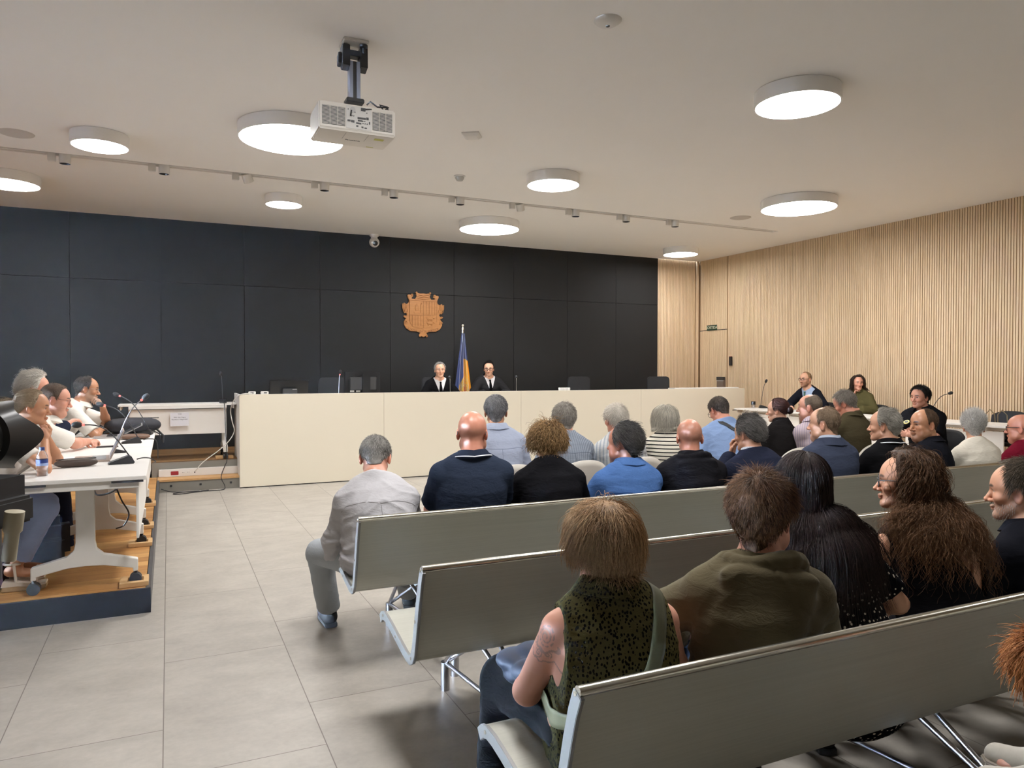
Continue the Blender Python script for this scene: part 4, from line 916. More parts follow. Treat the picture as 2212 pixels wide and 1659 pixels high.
def hair_shell(h, spec, seed, nu=110, nv=70):
    u, v = np.meshgrid(np.arange(nu)/nu*2*math.pi, (np.arange(nv)+.5)/nv*math.pi); u = u.ravel(); v = v.ravel()
    d = np.stack([np.cos(u)*np.sin(v), np.sin(u)*np.sin(v), np.cos(v)], 1); m = hair_mask(d, spec)
    r = surf_radius(d, h); th = spec.get('thick', .012); vol = spec.get('vol', (0, 0, 0))
    t = th*(1+vol[0]*np.clip(d[:, 2], 0, 1)+vol[1]*np.clip(-d[:, 1], 0, 1)+vol[2]*np.abs(d[:, 0]))
    fl = flow(d, spec); side = np.cross(d, fl); q = np.stack([(d*side).sum(1)*0+(d @ V3(1, .3, .2))*0, u*0, u*0], 1)
    g = vnoise(np.stack([d[:, 0]*26, d[:, 1]*26, d[:, 2]*9], 1), 1.0, seed)*.5+vnoise(d*11, 1.0, seed+5)*.5
    rad = r+np.where(m > -.5, np.clip(m+.35, -.6, 1)*t, -.012)+np.where(m > .2, g*spec.get('rough', .0025), 0)
    P = C0+d*rad[:, None]; F = []
    a = (np.arange(nv-1)[:, None]*nu+np.arange(nu)[None, :]); b = (np.arange(nv-1)[:, None]*nu+(np.arange(nu)[None, :]+1) % nu)
    F = np.stack([a, a+nu, b+nu, b], 2).reshape(-1, 4); keep = (m[F] > -.45).any(1); F = F[keep]
    # close the crown
    used = np.unique(F); mp = np.full(len(P), -1); mp[used] = np.arange(len(used))
    top = np.array([[0, i, i+1, i+2] for i in range(0)], int).reshape(0, 4)
    Pn = P[used]; F = mp[F]; mm = m[used]
    if m[:nu].min() > 0:
        Pn = np.vstack([Pn, Pn[mp[np.arange(nu)]].mean(0)]); ti = len(Pn)-1
        cap = np.stack([mp[np.arange(0, nu, 2)], mp[(np.arange(0, nu, 2)+1) % nu], mp[(np.arange(0, nu, 2)+2) % nu], np.full(nu//2, ti)], 1); F = np.vstack([F, cap])
    return Pn, F
def flow(d, spec):
    k = unit(spec.get('crown', (0, -.45, .85))); st_ = spec.get('style', 'short')
    if st_ == 'back': t = np.tile(V3(0, -1, -.35), (len(d), 1))
    elif st_ == 'fwd': t = np.tile(V3(.2, 1, -.1), (len(d), 1))
    elif st_ == 'pony': t = unit(V3(*spec['tie'])-C0)[None]*1.6-d
    elif st_ == 'spiky': t = np.tile(V3(.1, .2, 1.0), (len(d), 1))
    elif st_ == 'side': t = np.stack([np.where(d[:, 0] > -.35, 1.0, -1.0)*.7+.0*d[:, 0], -.45+0*d[:, 0], -.25-1.0*np.abs(d[:, 0])], 1)
    elif st_ == 'part': t = np.stack([np.sign(d[:, 0]-spec.get('partx', 0))*.9*np.clip(d[:, 2]*1.3-.1+np.clip(d[:, 1], 0, 1), 0, 1), -.35-.4*np.clip(d[:, 2], 0, 1)-spec.get('sweep', 0)*np.clip(d[:, 1]+.3, 0, 1), -.5-.8*np.abs(d[:, 0])-1.2*np.clip(-d[:, 1], 0, 1)], 1)
    else: t = d*(d @ k)[:, None]-k
    t = t-d*(t*d).sum(1)[:, None]; return t/np.maximum(np.linalg.norm(t, axis=1), 1e-6)[:, None]
def strands(roots, dirs, L, npt, grav, curl, coll, seed, wob=.15, settle=None, damp=.75, cvol=.012, attr=None):
    rs = np.random.RandomState(seed); n = len(roots); pts = np.zeros((n, npt, 3)); p = roots.copy(); v = dirs.copy(); pts[:, 0] = p; st_ = (L/(npt-1))[:, None]; offs = .002+cvol*rs.rand(n)**1.5
    for i in range(1, npt):
        tgt = v+np.array([0, 0, -1.0])*grav+rs.randn(n, 3)*wob
        if attr is not None: a_ = attr-p; tgt = tgt+a_/np.maximum(np.linalg.norm(a_, axis=1), 1e-6)[:, None]*2.0
        v = v*damp+tgt*(1-damp); v /= np.linalg.norm(v, axis=1)[:, None]
        p = p+v*st_
        if coll is not None:
            for _ in range(2):
                o_ = offs*min(1, i/(npt*.6)); s = coll(p); pen = s < o_
                if pen.any():
                    e = 2e-3; q = p[pen]; g = np.stack([coll(q+V3(e, 0, 0))-coll(q-V3(e, 0, 0)), coll(q+V3(0, e, 0))-coll(q-V3(0, e, 0)), coll(q+V3(0, 0, e))-coll(q-V3(0, 0, e))], 1)
                    g /= np.maximum(np.linalg.norm(g, axis=1), 1e-6)[:, None]; p[pen] = q+g*(o_[pen]+.0005-s[pen])[:, None]
            v = p-pts[:, i-1]; v /= np.maximum(np.linalg.norm(v, axis=1), 1e-6)[:, None]
        pts[:, i] = p
    if curl:
        amp, freq = curl; ph = rs.rand(n)*6.28; sgn = rs.choice([-1, 1], n); tt = np.linspace(0, 1, npt)
        T = np.gradient(pts, axis=1); T /= np.maximum(np.linalg.norm(T, axis=2), 1e-6)[:, :, None]
        A = np.cross(T, V3(.3, .5, .8)); A /= np.maximum(np.linalg.norm(A, axis=2), 1e-6)[:, :, None]; B = np.cross(T, A)
        arc = L[:, None]*tt[None]*freq*6.28; w_ = np.clip(tt*4, 0, 1)[None]*amp*(.6+.8*rs.rand(n))[:, None]
        pts += A*(np.cos(arc+ph[:, None])*w_)[:, :, None]+B*(np.sin(arc*sgn[:, None]+ph[:, None])*w_)[:, :, None]
    return pts
def strand_mesh(pts, r, taper=.35):
    n, k, _ = pts.shape; T = np.gradient(pts, axis=1); T /= np.maximum(np.linalg.norm(T, axis=2), 1e-6)[:, :, None]
    A = np.cross(T, V3(.31, .52, .79)); A /= np.maximum(np.linalg.norm(A, axis=2), 1e-6)[:, :, None]; B = np.cross(T, A)
    rr = np.asarray(r).reshape(-1, 1)*(1-(1-taper)*np.linspace(0, 1, k)[None]**2); V = []
    for q in (0, 2.094, 4.189): V.append(pts+A*(math.cos(q)*rr)[:, :, None]+B*(math.sin(q)*rr)[:, :, None])
    V = np.stack(V, 2).reshape(-1, 3); base = (np.arange(n)[:, None]*k+np.arange(k-1)[None])*3; F = []
    for q in range(3): q2 = (q+1) % 3; F.append(np.stack([base+q, base+q2, base+3+q2, base+3+q], 2).reshape(-1, 4))
    return V, np.concatenate(F)
def lerp3(a, b, t): return V3(a)+(V3(b)-V3(a))*t
def rotz(a): c, s = math.cos(a), math.sin(a); return np.array([[c, -s, 0], [s, c, 0], [0, 0, 1]])
def rotx(a): c, s = math.cos(a), math.sin(a); return np.array([[1, 0, 0], [0, c, -s], [0, s, c]])
def roty(a): c, s = math.cos(a), math.sin(a); return np.array([[c, 0, s], [0, 1, 0], [-s, 0, c]])
def ik(S, W, a, b, pole):
    d = W-S; L = np.linalg.norm(d); L2 = min(L, (a+b)*.995); u = d/max(L, 1e-6); W = S+u*L2
    x = (a*a-b*b+L2*L2)/(2*L2); hgt = math.sqrt(max(0, a*a-x*x)); p = pole-u*(pole@u); return S+u*x+unit(p)*hgt, W
def hand_prims(W, fdir, pn, side, curl=.5, spread=.12, s=1.0, thumb=.6):
    """W wrist, fdir hand direction, pn palm normal (palm faces pn), side=+1 right hand. Five separate fingers."""
    f = unit(fdir); pn = unit(pn-f*(pn@f)); lat = np.cross(f, pn)*side; out = []   # lat points to the thumb side
    palm0 = W+f*.012*s; palm1 = W+f*.082*s
    out.append((econe(palm0, W+f*.072*s, lat, .026*s, .015*s, .036*s, .0135*s), .012))
    for i, (o, l, r) in enumerate(((.030, .076, .0088), (.010, .084, .0092), (-.011, .078, .0088), (-.030, .062, .0078))):
        p = W+f*(.082-.010*abs(o-.006)/.036)*s+lat*o*s; dr = unit(f+lat*(o*spread*12*.3)); a = 0
        for j, q in enumerate((.44, .31, .25)):
            a += curl*(1.15, 1.35, .9)[j]*(1+.10*(i-1)); v = dr*math.cos(a)+pn*math.sin(a); p2 = p+v*l*q*s
            out.append((cone(p, p2, r*s*(1-.06*j), r*s*(.94-.08*j)), .004)); p = p2
    b0 = W+f*.022*s+lat*.022*s+pn*.004*s; b1 = b0+unit(f*.75+lat*(.62-.4*thumb)+pn*(.3+.5*thumb))*.042*s; b2 = b1+unit(f*.9+pn*(.35+.6*thumb*curl)+lat*(.2-.5*thumb))*.032*s; b3 = b2+unit(f+pn*(.4+curl)-lat*.3*thumb)*.026*s
    out += [(cone(b0, b1, .0145*s, .0105*s), .010), (cone(b1, b2, .0102*s, .0094*s), .004), (cone(b2, b3, .0094*s, .0078*s), .004)]
    return out
# ---------------------------------------------------------------- one person
MPAT = {}
def cloth_mat(name, c, rough=.85, pattern=None, c2=None, sc=1.0, sheen=0.0):
    key = 'cloth_'+name
    if key in MATS: return MATS[key]
    n = NT(key); o = n.obj(); c = (*c[:3], 1); d = tuple(x*.86 for x in c[:3])+(1,)
    f = n.noise(o, 9, 4); base = n.mix(f, d, c)
    if c2 is not None: c2 = (*c2[:3], 1)
    x, y, z = n.sep(o)[:3]
    if pattern == 'hstripe':
        wz = n.math('ADD', z, n.math('MULTIPLY', n.math('ABSOLUTE', x), -.28 if sc < 0 else 0.0))
        base = n.mix(n.math('GREATER_THAN', n.math('SINE', n.math('MULTIPLY', wz, abs(sc))), .55), base, c2)
    elif pattern == 'vstripe':
        base = n.mix(n.math('MULTIPLY', n.math('GREATER_THAN', n.math('SINE', n.math('MULTIPLY', n.math('ADD', x, n.math('MULTIPLY', y, -.8)), sc)), .3), .8), base, c2)
    elif pattern == 'dots':
        v = n.node('ShaderNodeTexVoronoi', i_Vector=o, i_Scale=sc, i_Randomness=.75).outputs[0]; base = n.mix(n.math('LESS_THAN', v, .26), base, c2)
    elif pattern == 'specks':
        q = n.mapping(o, (1, 1, .72)); v = n.node('ShaderNodeTexVoronoi', i_Vector=n.node('ShaderNodeVectorMath', operation='ADD', i_0=q, i_1=n.node('ShaderNodeVectorMath', operation='SCALE', i_0=n.node('ShaderNodeTexNoise', i_Vector=q, i_Scale=60.0).outputs[1], i_Scale=.005).outputs[0]).outputs[0], i_Scale=sc, i_Randomness=.85).outputs[0]; base = n.mix(n.math('LESS_THAN', v, .39), base, c2)
    elif pattern == 'weave':
        base = n.mix(n.math('MULTIPLY', n.noise(n.mapping(o, (220, 220, 30)), 1.0, 2), .7), base, c2)
    n.col(base); n.set(Roughness=rough, Sheen_Weight=sheen, Specular_IOR_Level=.02)
    h = n.math('ADD', n.math('MULTIPLY', n.noise(o, 650, 2), .12), n.noise(n.mapping(o, (10, 10, 24), (0, .35, 0)), 1.6, 4, .55, 1.2)); n.bump(h, .30, .012)
    MATS[key] = n.m; return n.m
def bez(a, b, c, t): return a*(1-t)**2+2*b*t*(1-t)+c*t*t
SHOE = plain('shoe_black', (.012, .012, .013), .7, spec=.3); SOLE = plain('shoe_sole', (.03, .03, .032), .6)
def person(label, head, pel, baz=0, haz=None, hp=5, hr=0, seat=.455, sex='m', bulk=1.0, sw=None, hs=1.0, skin='warm', top=None, legs=None, hair=None, hd=None,
           lw=None, rw=None, lp=None, rp=None, lh=None, rh=None, hands=True, knees=None, feet=None, glasses=None, res=(.011, .005), face=None, shoes=True, sh_yaw=0, sh_tilt=0, extra=None, hairy=None, seed=1, group=None):
    haz = baz if haz is None else haz; fem = sex == 'f'; hd = dict(hd or {}); hd['fem'] = 1 if fem else 0
    if fem: hd.setdefault('jaw', .9); hd.setdefault('nose', .88)
    hs = hs*(.95 if fem else 1.0); B = rotz(R(baz)); org = V3(pel[0], pel[1], 0); E = B @ (V3(*head)-org)       # world -> body frame
    HR = rotz(-R(haz-baz)) @ rotx(-R(hp)) @ roty(R(hr)); HT = lambda p: E+HR @ (np.asarray(p, float)*hs)
    half = rotz(-R((haz-baz)*.4)) @ rotx(-R(hp*.45)) @ roty(R(hr*.5))
    C7 = E-half @ V3(0, .058, .150)*hs*(1.0 if not fem else .97); P = V3(0, 0, seat+.085)
    dv = C7-P; dist = np.linalg.norm(dv); Lt = min(.50*(.93 if fem else 1.0), dist*1.05); b_ = math.sqrt(max(0, (Lt/2)**2-(min(dist, Lt)/2)**2)); back = unit(V3(0, -dv[2], dv[1]))
    M_ = (P+C7)/2+back*(b_*.55+.01)+V3(0, 0, 0); ts = [0, .18, .36, .54, .72, .88, 1]; sp_ = [bez(P, M_, C7, t) for t in ts]; sp_[6] = bez(P, M_, C7, .975)
    ws = [.172, .160, .158, .166, .172, .146, .060] if not fem else [.178, .156, .142, .148, .150, .126, .052]
    ds = [.118, .112, .110, .116, .118, .086, .048] if not fem else [.124, .108, .098, .104, .106, .076, .042]
    bw = lambda i: 1+(bulk-1)*(1.0, 1.15, 1.2, 1.0, .8, .5, .3)[i]
    ws = [w_*bw(i) for i, w_ in enumerate(ws)]; ds = [d_*bw(i) for i, d_ in enumerate(ds)]
    ds = [d_+(.02*(bulk-1)/.15 if i in (1, 2, 3) else 0)*(.7) for i, d_ in enumerate(ds)]
    sw = (sw or (.180 if not fem else .160))*.875; ws = [w_*.94 for w_ in ws]; upd = unit(C7-bez(P, M_, C7, .7)); fwd = unit(np.cross(upd, V3(1, 0, 0))*-1); fwd = unit(np.cross(V3(0, 0, 1), V3(1, 0, 0))-upd*upd[1]); SX = rotz(-R(sh_yaw)) @ roty(R(sh_tilt)) @ V3(1, 0, 0)
    cen = C7-upd*.082+fwd*.018; S = {s: cen+SX*s*sw for s in (-1, 1)}
    ua, fa = (.285, .25) if not fem else (.262, .23)
    tgt = {-1: lw if lw is not None else (-.11, .30, seat+.17), 1: rw if rw is not None else (.11, .30, seat+.17)}
    pole = {-1: V3(*(lp or (-.8, -.5, -.5))), 1: V3(*(rp or (.8, -.5, -.5)))}; EL, WR = {}, {}
    for s in (-1, 1): EL[s], WR[s] = ik(S[s], V3(*tgt[s]), ua, fa, pole[s])
    hips = {s: V3(s*.088, .02, seat+.07) for s in (-1, 1)}; kn = {-1: V3(*(knees[0] if knees else (-.13, .42, seat+.045))), 1: V3(*(knees[1] if knees else (.13, .42, seat+.045)))}
    ft = {-1: V3(*(feet[0] if feet else (-.13, .46, .085))), 1: V3(*(feet[1] if feet else (.13, .46, .085)))}
    ar = bulk**.5*(1 if not fem else .88); AR = (.049*ar, .040*ar, .036*ar, .026*ar)
    trap0 = HT((0, -.045, -.115))
    # ------------------------------------------------ body
    pts = [P, C7, E, *S.values(), *EL.values(), *WR.values(), *kn.values(), *ft.values()]; lo = np.min(pts, 0)-.22; hi = np.max(pts, 0)+.22; lo[2] = max(lo[2], -.02)
    hh = []
    for cx in (0, 1):
        for cy in (0, 1):
            for cz in (0, 1): hh.append(HT([(HEAD_LO, HEAD_HI)[cx][0], (HEAD_LO, HEAD_HI)[cy][1], (HEAD_LO, HEAD_HI)[cz][2]]))
    hlo, hhi = np.min(hh, 0), np.max(hh, 0); fine = [(hlo, hhi, res[1])]
    hprims = []
    for s, spec in ((-1, lh), (1, rh)):
        W = WR[s]; fd = unit(W-EL[s]); spec = spec or {}
        fdir = V3(*spec['dir']) if 'dir' in spec else unit(fd+V3(0, .5, 0)); pn = V3(*spec['pn']) if 'pn' in spec else V3(0, -.1, -1.0)
        if hands or spec:
            hp_ = hand_prims(W+unit(fd)*.005, fdir, pn, s, spec.get('curl', .42), s=(1.0 if not fem else .9)*spec.get('s', 1), thumb=spec.get('thumb', .6)); hprims.append(hp_)
            if spec or res[1] < .006: fine.append((np.min([q[0][1] for q in hp_], 0)-.01, np.max([q[0][2] for q in hp_], 0)+.01, spec.get('h', max(.0045, res[1]))))
    if extra and 'finearm' in extra: s = extra['finearm']; fine.append((np.minimum(S[s], S[s]+(EL[s]-S[s])*.7)-.075, np.maximum(S[s], S[s]+(EL[s]-S[s])*.7)+.075, .0032))
    F_ = Fld(lo, hi, .016, fine)
    for i in range(6): F_.add(econe(sp_[i], sp_[i+1], (1, 0, 0), ws[i]-.008, ds[i]-.008, ws[i+1]-.008, ds[i+1]-.008), .03)
    for s in (-1, 1):
        F_.add(cone(trap0, S[s], .042, 0.046*ar), .03); A = Fld.__new__(Fld); A.ax = F_.ax; A.v = np.full_like(F_.v, .3)
        A.add(cone(S[s], EL[s], AR[0], AR[1]), .02).add(cone(EL[s], EL[s]+(WR[s]-EL[s])*.35, AR[1], AR[2]*1.06), .02).add(cone(EL[s]+(WR[s]-EL[s])*.3, WR[s], AR[2]*1.06, AR[3], None), .02)
        F_.merge(A, .018)
        G = Fld.__new__(Fld); G.ax = F_.ax; G.v = np.full_like(F_.v, .3)
        G.add(cone(hips[s], kn[s], .078*bulk**.5, .054), .02).add(cone(kn[s], kn[s]+(ft[s]-kn[s])*.4, .052, .052), .02).add(cone(kn[s]+(ft[s]-kn[s])*.4, ft[s], .052, .034), .02).add(cone(ft[s]-V3(0, .03, .03), ft[s]+V3(s*.012, .14, -.055), .032, .024), .02); F_.merge(G, .01)
    F_.add(cone(HT((0, -.03, -.045)), C7+fwd*.022+upd*.005, .053*(1 if not fem else .85)*(.7+.3*bulk), .058*(1 if not fem else .86)*(.6+.4*bulk)), .022)
    HRt = HR.T
    def hfn(x, y, z):
        X, Y, Z = x-E[0], y-E[1], z-E[2]; l = [(HRt[i, 0]*X+HRt[i, 1]*Y+HRt[i, 2]*Z)/hs for i in range(3)]; return head_sdf(l[0], l[1], l[2], hd)*hs
    F_.add((hfn, hlo, hhi), .020)
    for hp_ in hprims:
        Q = Fld.__new__(Fld); Q.ax = F_.ax; Q.v = np.full_like(F_.v, .3)
        for prim, k in hp_: Q.add(prim, k)
        F_.merge(Q, .008)
    Pb, Fb = F_.mesh(); L = ((Pb-E) @ HR)/hs
    # colours that belong to the skin: lips, brows, shaved hair, blush
    sk = np.array(SK[skin]); C = np.tile(sk, (len(Pb), 1)); ax_ = np.abs(L[:, 0]); inh = (np.abs(L) < .16).all(1)
    def blend(m, c): C[:] = C*(1-m[:, None])+np.array(c[:3])*m[:, None]
    g1 = lambda v, c, w_: np.exp(-((v-c)/w_)**2)
    nz = vnoise(Pb, 60, seed); blend(np.clip(nz, 0, 1)*.12, sk*V3(.9, .74, .70))
    blend(inh*np.clip(g1(ax_, .045, .024)*g1(L[:, 2], -.03, .022)*(L[:, 1] > .03), 0, 1)*.30, sk*V3(1.0, .70, .64)); blend(inh*g1(ax_, 0, .02)*g1(L[:, 2], -.038, .014)*(L[:, 1] > .085)*.35, sk*V3(1.0, .68, .60))
    blend(inh*(ax_ > .073)*g1(L[:, 2], -.01, .035)*.45, sk*V3(1, .66, .58))
    blend(inh*np.clip(1.3-((L[:, 0]/.025)**2+((L[:, 2]+.0685)/.0105)**2), 0, 1)*(L[:, 1] > .075)*(.75 if fem else .5), sk*V3(.82, .48, .47))
    fc = face or {}; bc = fc.get('brow', (.06, .04, .03)); bz = .0205+.004*np.clip(1-((ax_-.034)/.022)**2, 0, 1)
    blend(inh*np.clip(1.2-((ax_-.031)/.021)**4-((L[:, 2]-bz)/.0066)**2, 0, 1)*(L[:, 1] > .05)*fc.get('browk', .92), bc)
    blend(inh*np.clip(1.1-((ax_-.031)/.0165)**2-((L[:, 2]-.0055)/.0026)**2, 0, 1)*(L[:, 1] > .05)*.7, sk*.25)
    dcap = L-C0; dn = dcap/np.maximum(np.linalg.norm(dcap, axis=1), 1e-6)[:, None]
    if hairy: blend(inh*np.clip(hair_mask(dn, hairy)*.5+.2, 0, 1)*hairy.get('k', .5)*(ax_ < .079)*(.75+.25*vnoise(Pb, 300, 3)), hairy['c'])
    if 'beard' in fc:
        bm_ = np.clip((-.040-L[:, 2]+.75*np.clip(.05-L[:, 1], -.03, .045)*0)/.012, 0, 1)*np.clip((L[:, 1]+.012)/.02, 0, 1)*np.clip((L[:, 2]+.135)/.01, 0, 1)
        sb = g1(ax_, .068, .016)*np.clip((.01-L[:, 2])/.02, 0, 1)*g1(L[:, 1], .012, .022); mst = np.clip(1.2-((ax_)/.030)**4-((L[:, 2]+.056)/.0065)**2, 0, 1)*(L[:, 1] > .07)
        lipm = np.clip(1.3-((L[:, 0]/.022)**2+((L[:, 2]+.0685)/.009)**2), 0, 1)*(L[:, 1] > .075); ck = np.clip((ax_-.03)/.02, 0, 1)*np.clip((L[:, 2]+.055)/.02, 0, 1)
        bm_ = np.clip(np.maximum(np.maximum(bm_*(1-ck*.8), sb), mst)-lipm, 0, 1); blend(inh*bm_*fc.get('beardk', .6)*(.65+.35*vnoise(Pb, 420, 9)), fc['beard'])
    if 'must' in fc: blend(inh*np.clip(1.2-((ax_)/.028)**4-((L[:, 2]+.056)/.0065)**2, 0, 1)*(L[:, 1] > .07)*.7, fc['must'])
    if extra and 'paint' in extra: extra['paint'](Pb, C, dict(S=S, EL=EL, WR=WR, blend=blend))
    # eyes
    EV, EF, EC = [], [], []; nu, nv = 20, 14; gz = unit(V3(fc.get('gaze', (0, 1, 0))[0], 1, fc.get('gaze', (0, 1, 0))[2]))
    for s in (-1, 1):
        u, v = np.meshgrid(np.arange(nu)/nu*2*math.pi, R(8)+np.arange(nv)/(nv-1)*R(164)); u, v = u.ravel(), v.ravel(); q = np.stack([np.cos(v), np.sin(v)*np.cos(u), np.sin(v)*np.sin(u)], 1)
        base = len(Pb)+sum(len(e) for e in EV); EV.append(E+((V3(s*.031, .0655, .001)+q*.0127)*hs) @ HR.T); dt = q @ gz; cc = np.tile(V3(.62, .58, .55), (len(q), 1)); cc[dt > .86] = fc.get('iris', (.07, .04, .025)); cc[dt > .965] = (.005, .005, .005); EC.append(cc)
        a = np.arange(nv-1)[:, None]*nu+np.arange(nu)[None]; b = np.arange(nv-1)[:, None]*nu+(np.arange(nu)[None]+1) % nu; EF.append(np.stack([a, b, b+nu, a+nu], 2).reshape(-1, 4)+base)
    PP = np.vstack([Pb]+EV); FF = np.vstack([Fb]+EF); mi = np.r_[np.zeros(len(Fb)), np.ones(sum(len(e) for e in EF))]
    root = np_mesh('person', PP, FF, None, None, np.vstack([C]+EC), mats=[M_skinshiny if (hair is None or hair.get('bald')) else M_skin, M_eye], mi=mi)
    root.location = (pel[0], pel[1], 0); root.rotation_euler = (0, 0, -R(baz)); tag(root, label, 'person', group)
    HM = Matrix.Translation(Vector(E)) @ Matrix([list(r_) for r_ in HR]).to_4x4() @ Matrix.Scale(hs, 4)
    ctx = dict(E=E, HR=HR, HT=HT, HM=HM, C7=C7, P=P, S=S, EL=EL, WR=WR, fwd=fwd, upd=upd, root=root, sp=sp_, ws=ws, ds=ds, B=B, org=org, hs=hs, kn=kn, ft=ft)
    # ------------------------------------------------ garments
    tp_ = top or {}; inf = tp_.get('inf', .010)
    def torso_field(A, inf, k=.035, t0=0):
        for i in range(t0, 6): A.add(econe(sp_[i], sp_[i+1], (1, 0, 0), ws[i]+inf, ds[i]+inf, ws[i+1]+inf*.7, ds[i+1]+inf*.7), k)
        for s in (-1, 1): A.add(cone(trap0-upd*.012, S[s], .042+inf*.8, 0.046*ar+inf*.8), .045)
        if fem: 
            for s in (-1, 1): A.add(ell(bez(P, M_, C7, .60)+fwd*.082+V3(s*.065, 0, 0), (.062+inf, .05+inf, .066+inf)), .06)
        if bulk > 1.05: A.add(ell(bez(P, M_, C7, .28)+fwd*.05, (.145*bulk, .10*bulk, .12)), .05)
        A.add(ell(P+V3(0, -.01, -.005), (.175*bulk**.6+inf, .125*bulk**.6+inf, .095+inf*.5)), .04)
    def wrinkle(Pt, Ft, amp, sd):
        n_ = normals(Pt, Ft); wp = np.stack([vnoise(Pt, 6, sd+7), vnoise(Pt, 6, sd+8), vnoise(Pt, 6, sd+9)], 1)*.05; q = (Pt+wp) @ rotx(.25)
        tilt = np.sign(Pt[:, 0])*Pt[:, 0]*.9; q[:, 2] += tilt*.6; w1 = np.clip(1-np.abs(vnoise(q*V3(5, 5, 15), 1.0, sd))*1.7, 0, 1)**2.2; w2 = np.clip(1-np.abs(vnoise(q*V3(9, 9, 27), 1.0, sd+1))*1.7, 0, 1)**2.2; w3 = vnoise(q*V3(8, 4, 5), 1.0, sd+2)
        low = np.exp(-np.minimum(np.linalg.norm(Pt-EL[-1], axis=1), np.linalg.norm(Pt-EL[1], axis=1))/.10); arm_ = np.exp(-np.minimum(np.linalg.norm(Pt-(S[-1]*.8+P*.2), axis=1), np.linalg.norm(Pt-(S[1]*.8+P*.2), axis=1))/.10); waist = np.clip(1.15-(Pt[:, 2]-P[2])/.40, .30, 1)
        return Pt+n_*((w1*1.0+w2*.6+w3*.35-.45)*amp*(waist+low+.6*arm_))[:, None]
    if top is not None:
        g = [P, C7, *S.values()]; sl = tp_.get('sleeve', 'long')
        if sl != 'none': g += list(EL.values())+(list(WR.values()) if sl in ('long', 'elbow') else [])
        lo = np.min(g, 0)-.24; hi = np.max(g, 0)+.20; A = Fld(lo, hi, res[0]); torso_field(A, inf)
        if 'drop' in tp_: A.add(econe(P+V3(0, .0, -.02), P+V3(0, .01, -tp_['drop']), (1, 0, 0), .185*bulk, .135*bulk, .2*bulk, .16*bulk), .04)
        nk = unit(HT((0, -.03, -.05))-C7+fwd*.0+V3(0, 0, .03)); npnt = C7+fwd*.03+nk*tp_.get('neckz', .012)+unit(nk)*0; tl = unit(nk+fwd*-(tp_.get('ntilt', -.28)))
        nr = (.066*(1 if not fem else .88)*(.5+.5*bulk))+tp_.get('open', 0); na_ = unit(HT((0, -.03, -.06))-(C7+fwd*.020)); nb_ = C7+fwd*.022
        def nfn(x, y, z):
            pl = (npnt[0]-x)*tl[0]+(npnt[1]-y)*tl[1]+(npnt[2]-z)*tl[2]; X, Y, Z = x-nb_[0], y-nb_[1], z-nb_[2]; t_ = X*na_[0]+Y*na_[1]+Z*na_[2]
            ra = np.sqrt(np.maximum(X*X+Y*Y+Z*Z-t_*t_, 1e-8))-nr; return np.minimum(pl+tp_.get('rise', .020), np.maximum(ra, pl))
        A.cut(nfn, .006)
        if 'vneck' in tp_:
            vz, slp = tp_['vneck']; vp = bez(P, M_, C7, vz)
            A.cut(lambda x, y, z: np.maximum(np.maximum(np.abs(x-vp[0])-((z-vp[2])*slp), -(z-vp[2])), ((C7[1]+.01)-y+0*x)*1.0), .004)
        if 'vback' in tp_:
            vz, slp, off = tp_['vback']; vp = bez(P, M_, C7, vz)
            A.cut(lambda x, y, z: np.maximum(np.maximum(np.abs(x-vp[0]-off)-((z-vp[2])*slp), -(z-vp[2])), (y-(bez(P, M_, C7, .8)[1]))), .004)
        for s in (-1, 1):
            if sl == 'none':
                S_ = S[s]; dcut = unit(SX*s*.9+upd*.05); pc = S_+SX*s*tp_.get('armhole', .012)
                A.cut(lambda x, y, z: np.where((x*SX[0]*s+y*SX[1]*s+z*SX[2]*s) > -9, (pc[0]-x)*dcut[0]+(pc[1]-y)*dcut[1]+(pc[2]-z)*dcut[2], 1), .006); continue
            D = Fld.__new__(Fld); D.ax = A.ax; D.v = np.full_like(A.v, .3); i2 = inf+tp_.get('sinf', .006)
            if sl == 'short':
                e = S[s]+(EL[s]-S[s])*tp_.get('slen', .72); D.add(cone(S[s], S[s]+(EL[s]-S[s])*.98, AR[0]+inf, AR[1]+i2+.008), .02); dr = unit(EL[s]-S[s])
                D.cut(lambda x, y, z: (e[0]-x)*dr[0]+(e[1]-y)*dr[1]+(e[2]-z)*dr[2], .004)
            else:
                D.add(cone(S[s], EL[s], AR[0]+inf, AR[1]+i2), .02)
                if sl == 'elbow': D.add(cone(EL[s], EL[s]+(WR[s]-EL[s])*.3, AR[1]+i2, AR[2]+i2), .02)
                else: D.add(cone(EL[s], WR[s]-unit(WR[s]-EL[s])*(.018+AR[3]), AR[1]+i2, AR[3]+i2+.004), .02)
            A.merge(D, .022)
        if 'sdf' in tp_: tp_['sdf'](A, ctx)
        Pt, Ft = A.mesh(); Pt = wrinkle(Pt, Ft, tp_.get('wr', .004), seed*13); ctx['top'] = np_mesh(tp_.get('name', 'shirt'), Pt, Ft, tp_['mat'], root)
    if 'yoke' in tp_:
        bk = lambda a, b: C7-upd*a-fwd*.14+SX*b
        ribbon(ctx['top'], 'yoke_seam', [S[-1]-upd*.05-fwd*.05, bk(.115, -.09), bk(.125, 0), bk(.115, .09), S[1]-upd*.05-fwd*.05], .004, tp_['yoke'], .0006, ctx['top'], thick=.001)
        ribbon(ctx['top'], 'pleat', [bk(.125, .0), bk(.22, .003), bk(.34, .006)], .004, tp_['yoke'], .0006, ctx['top'], thick=.001, n=16)
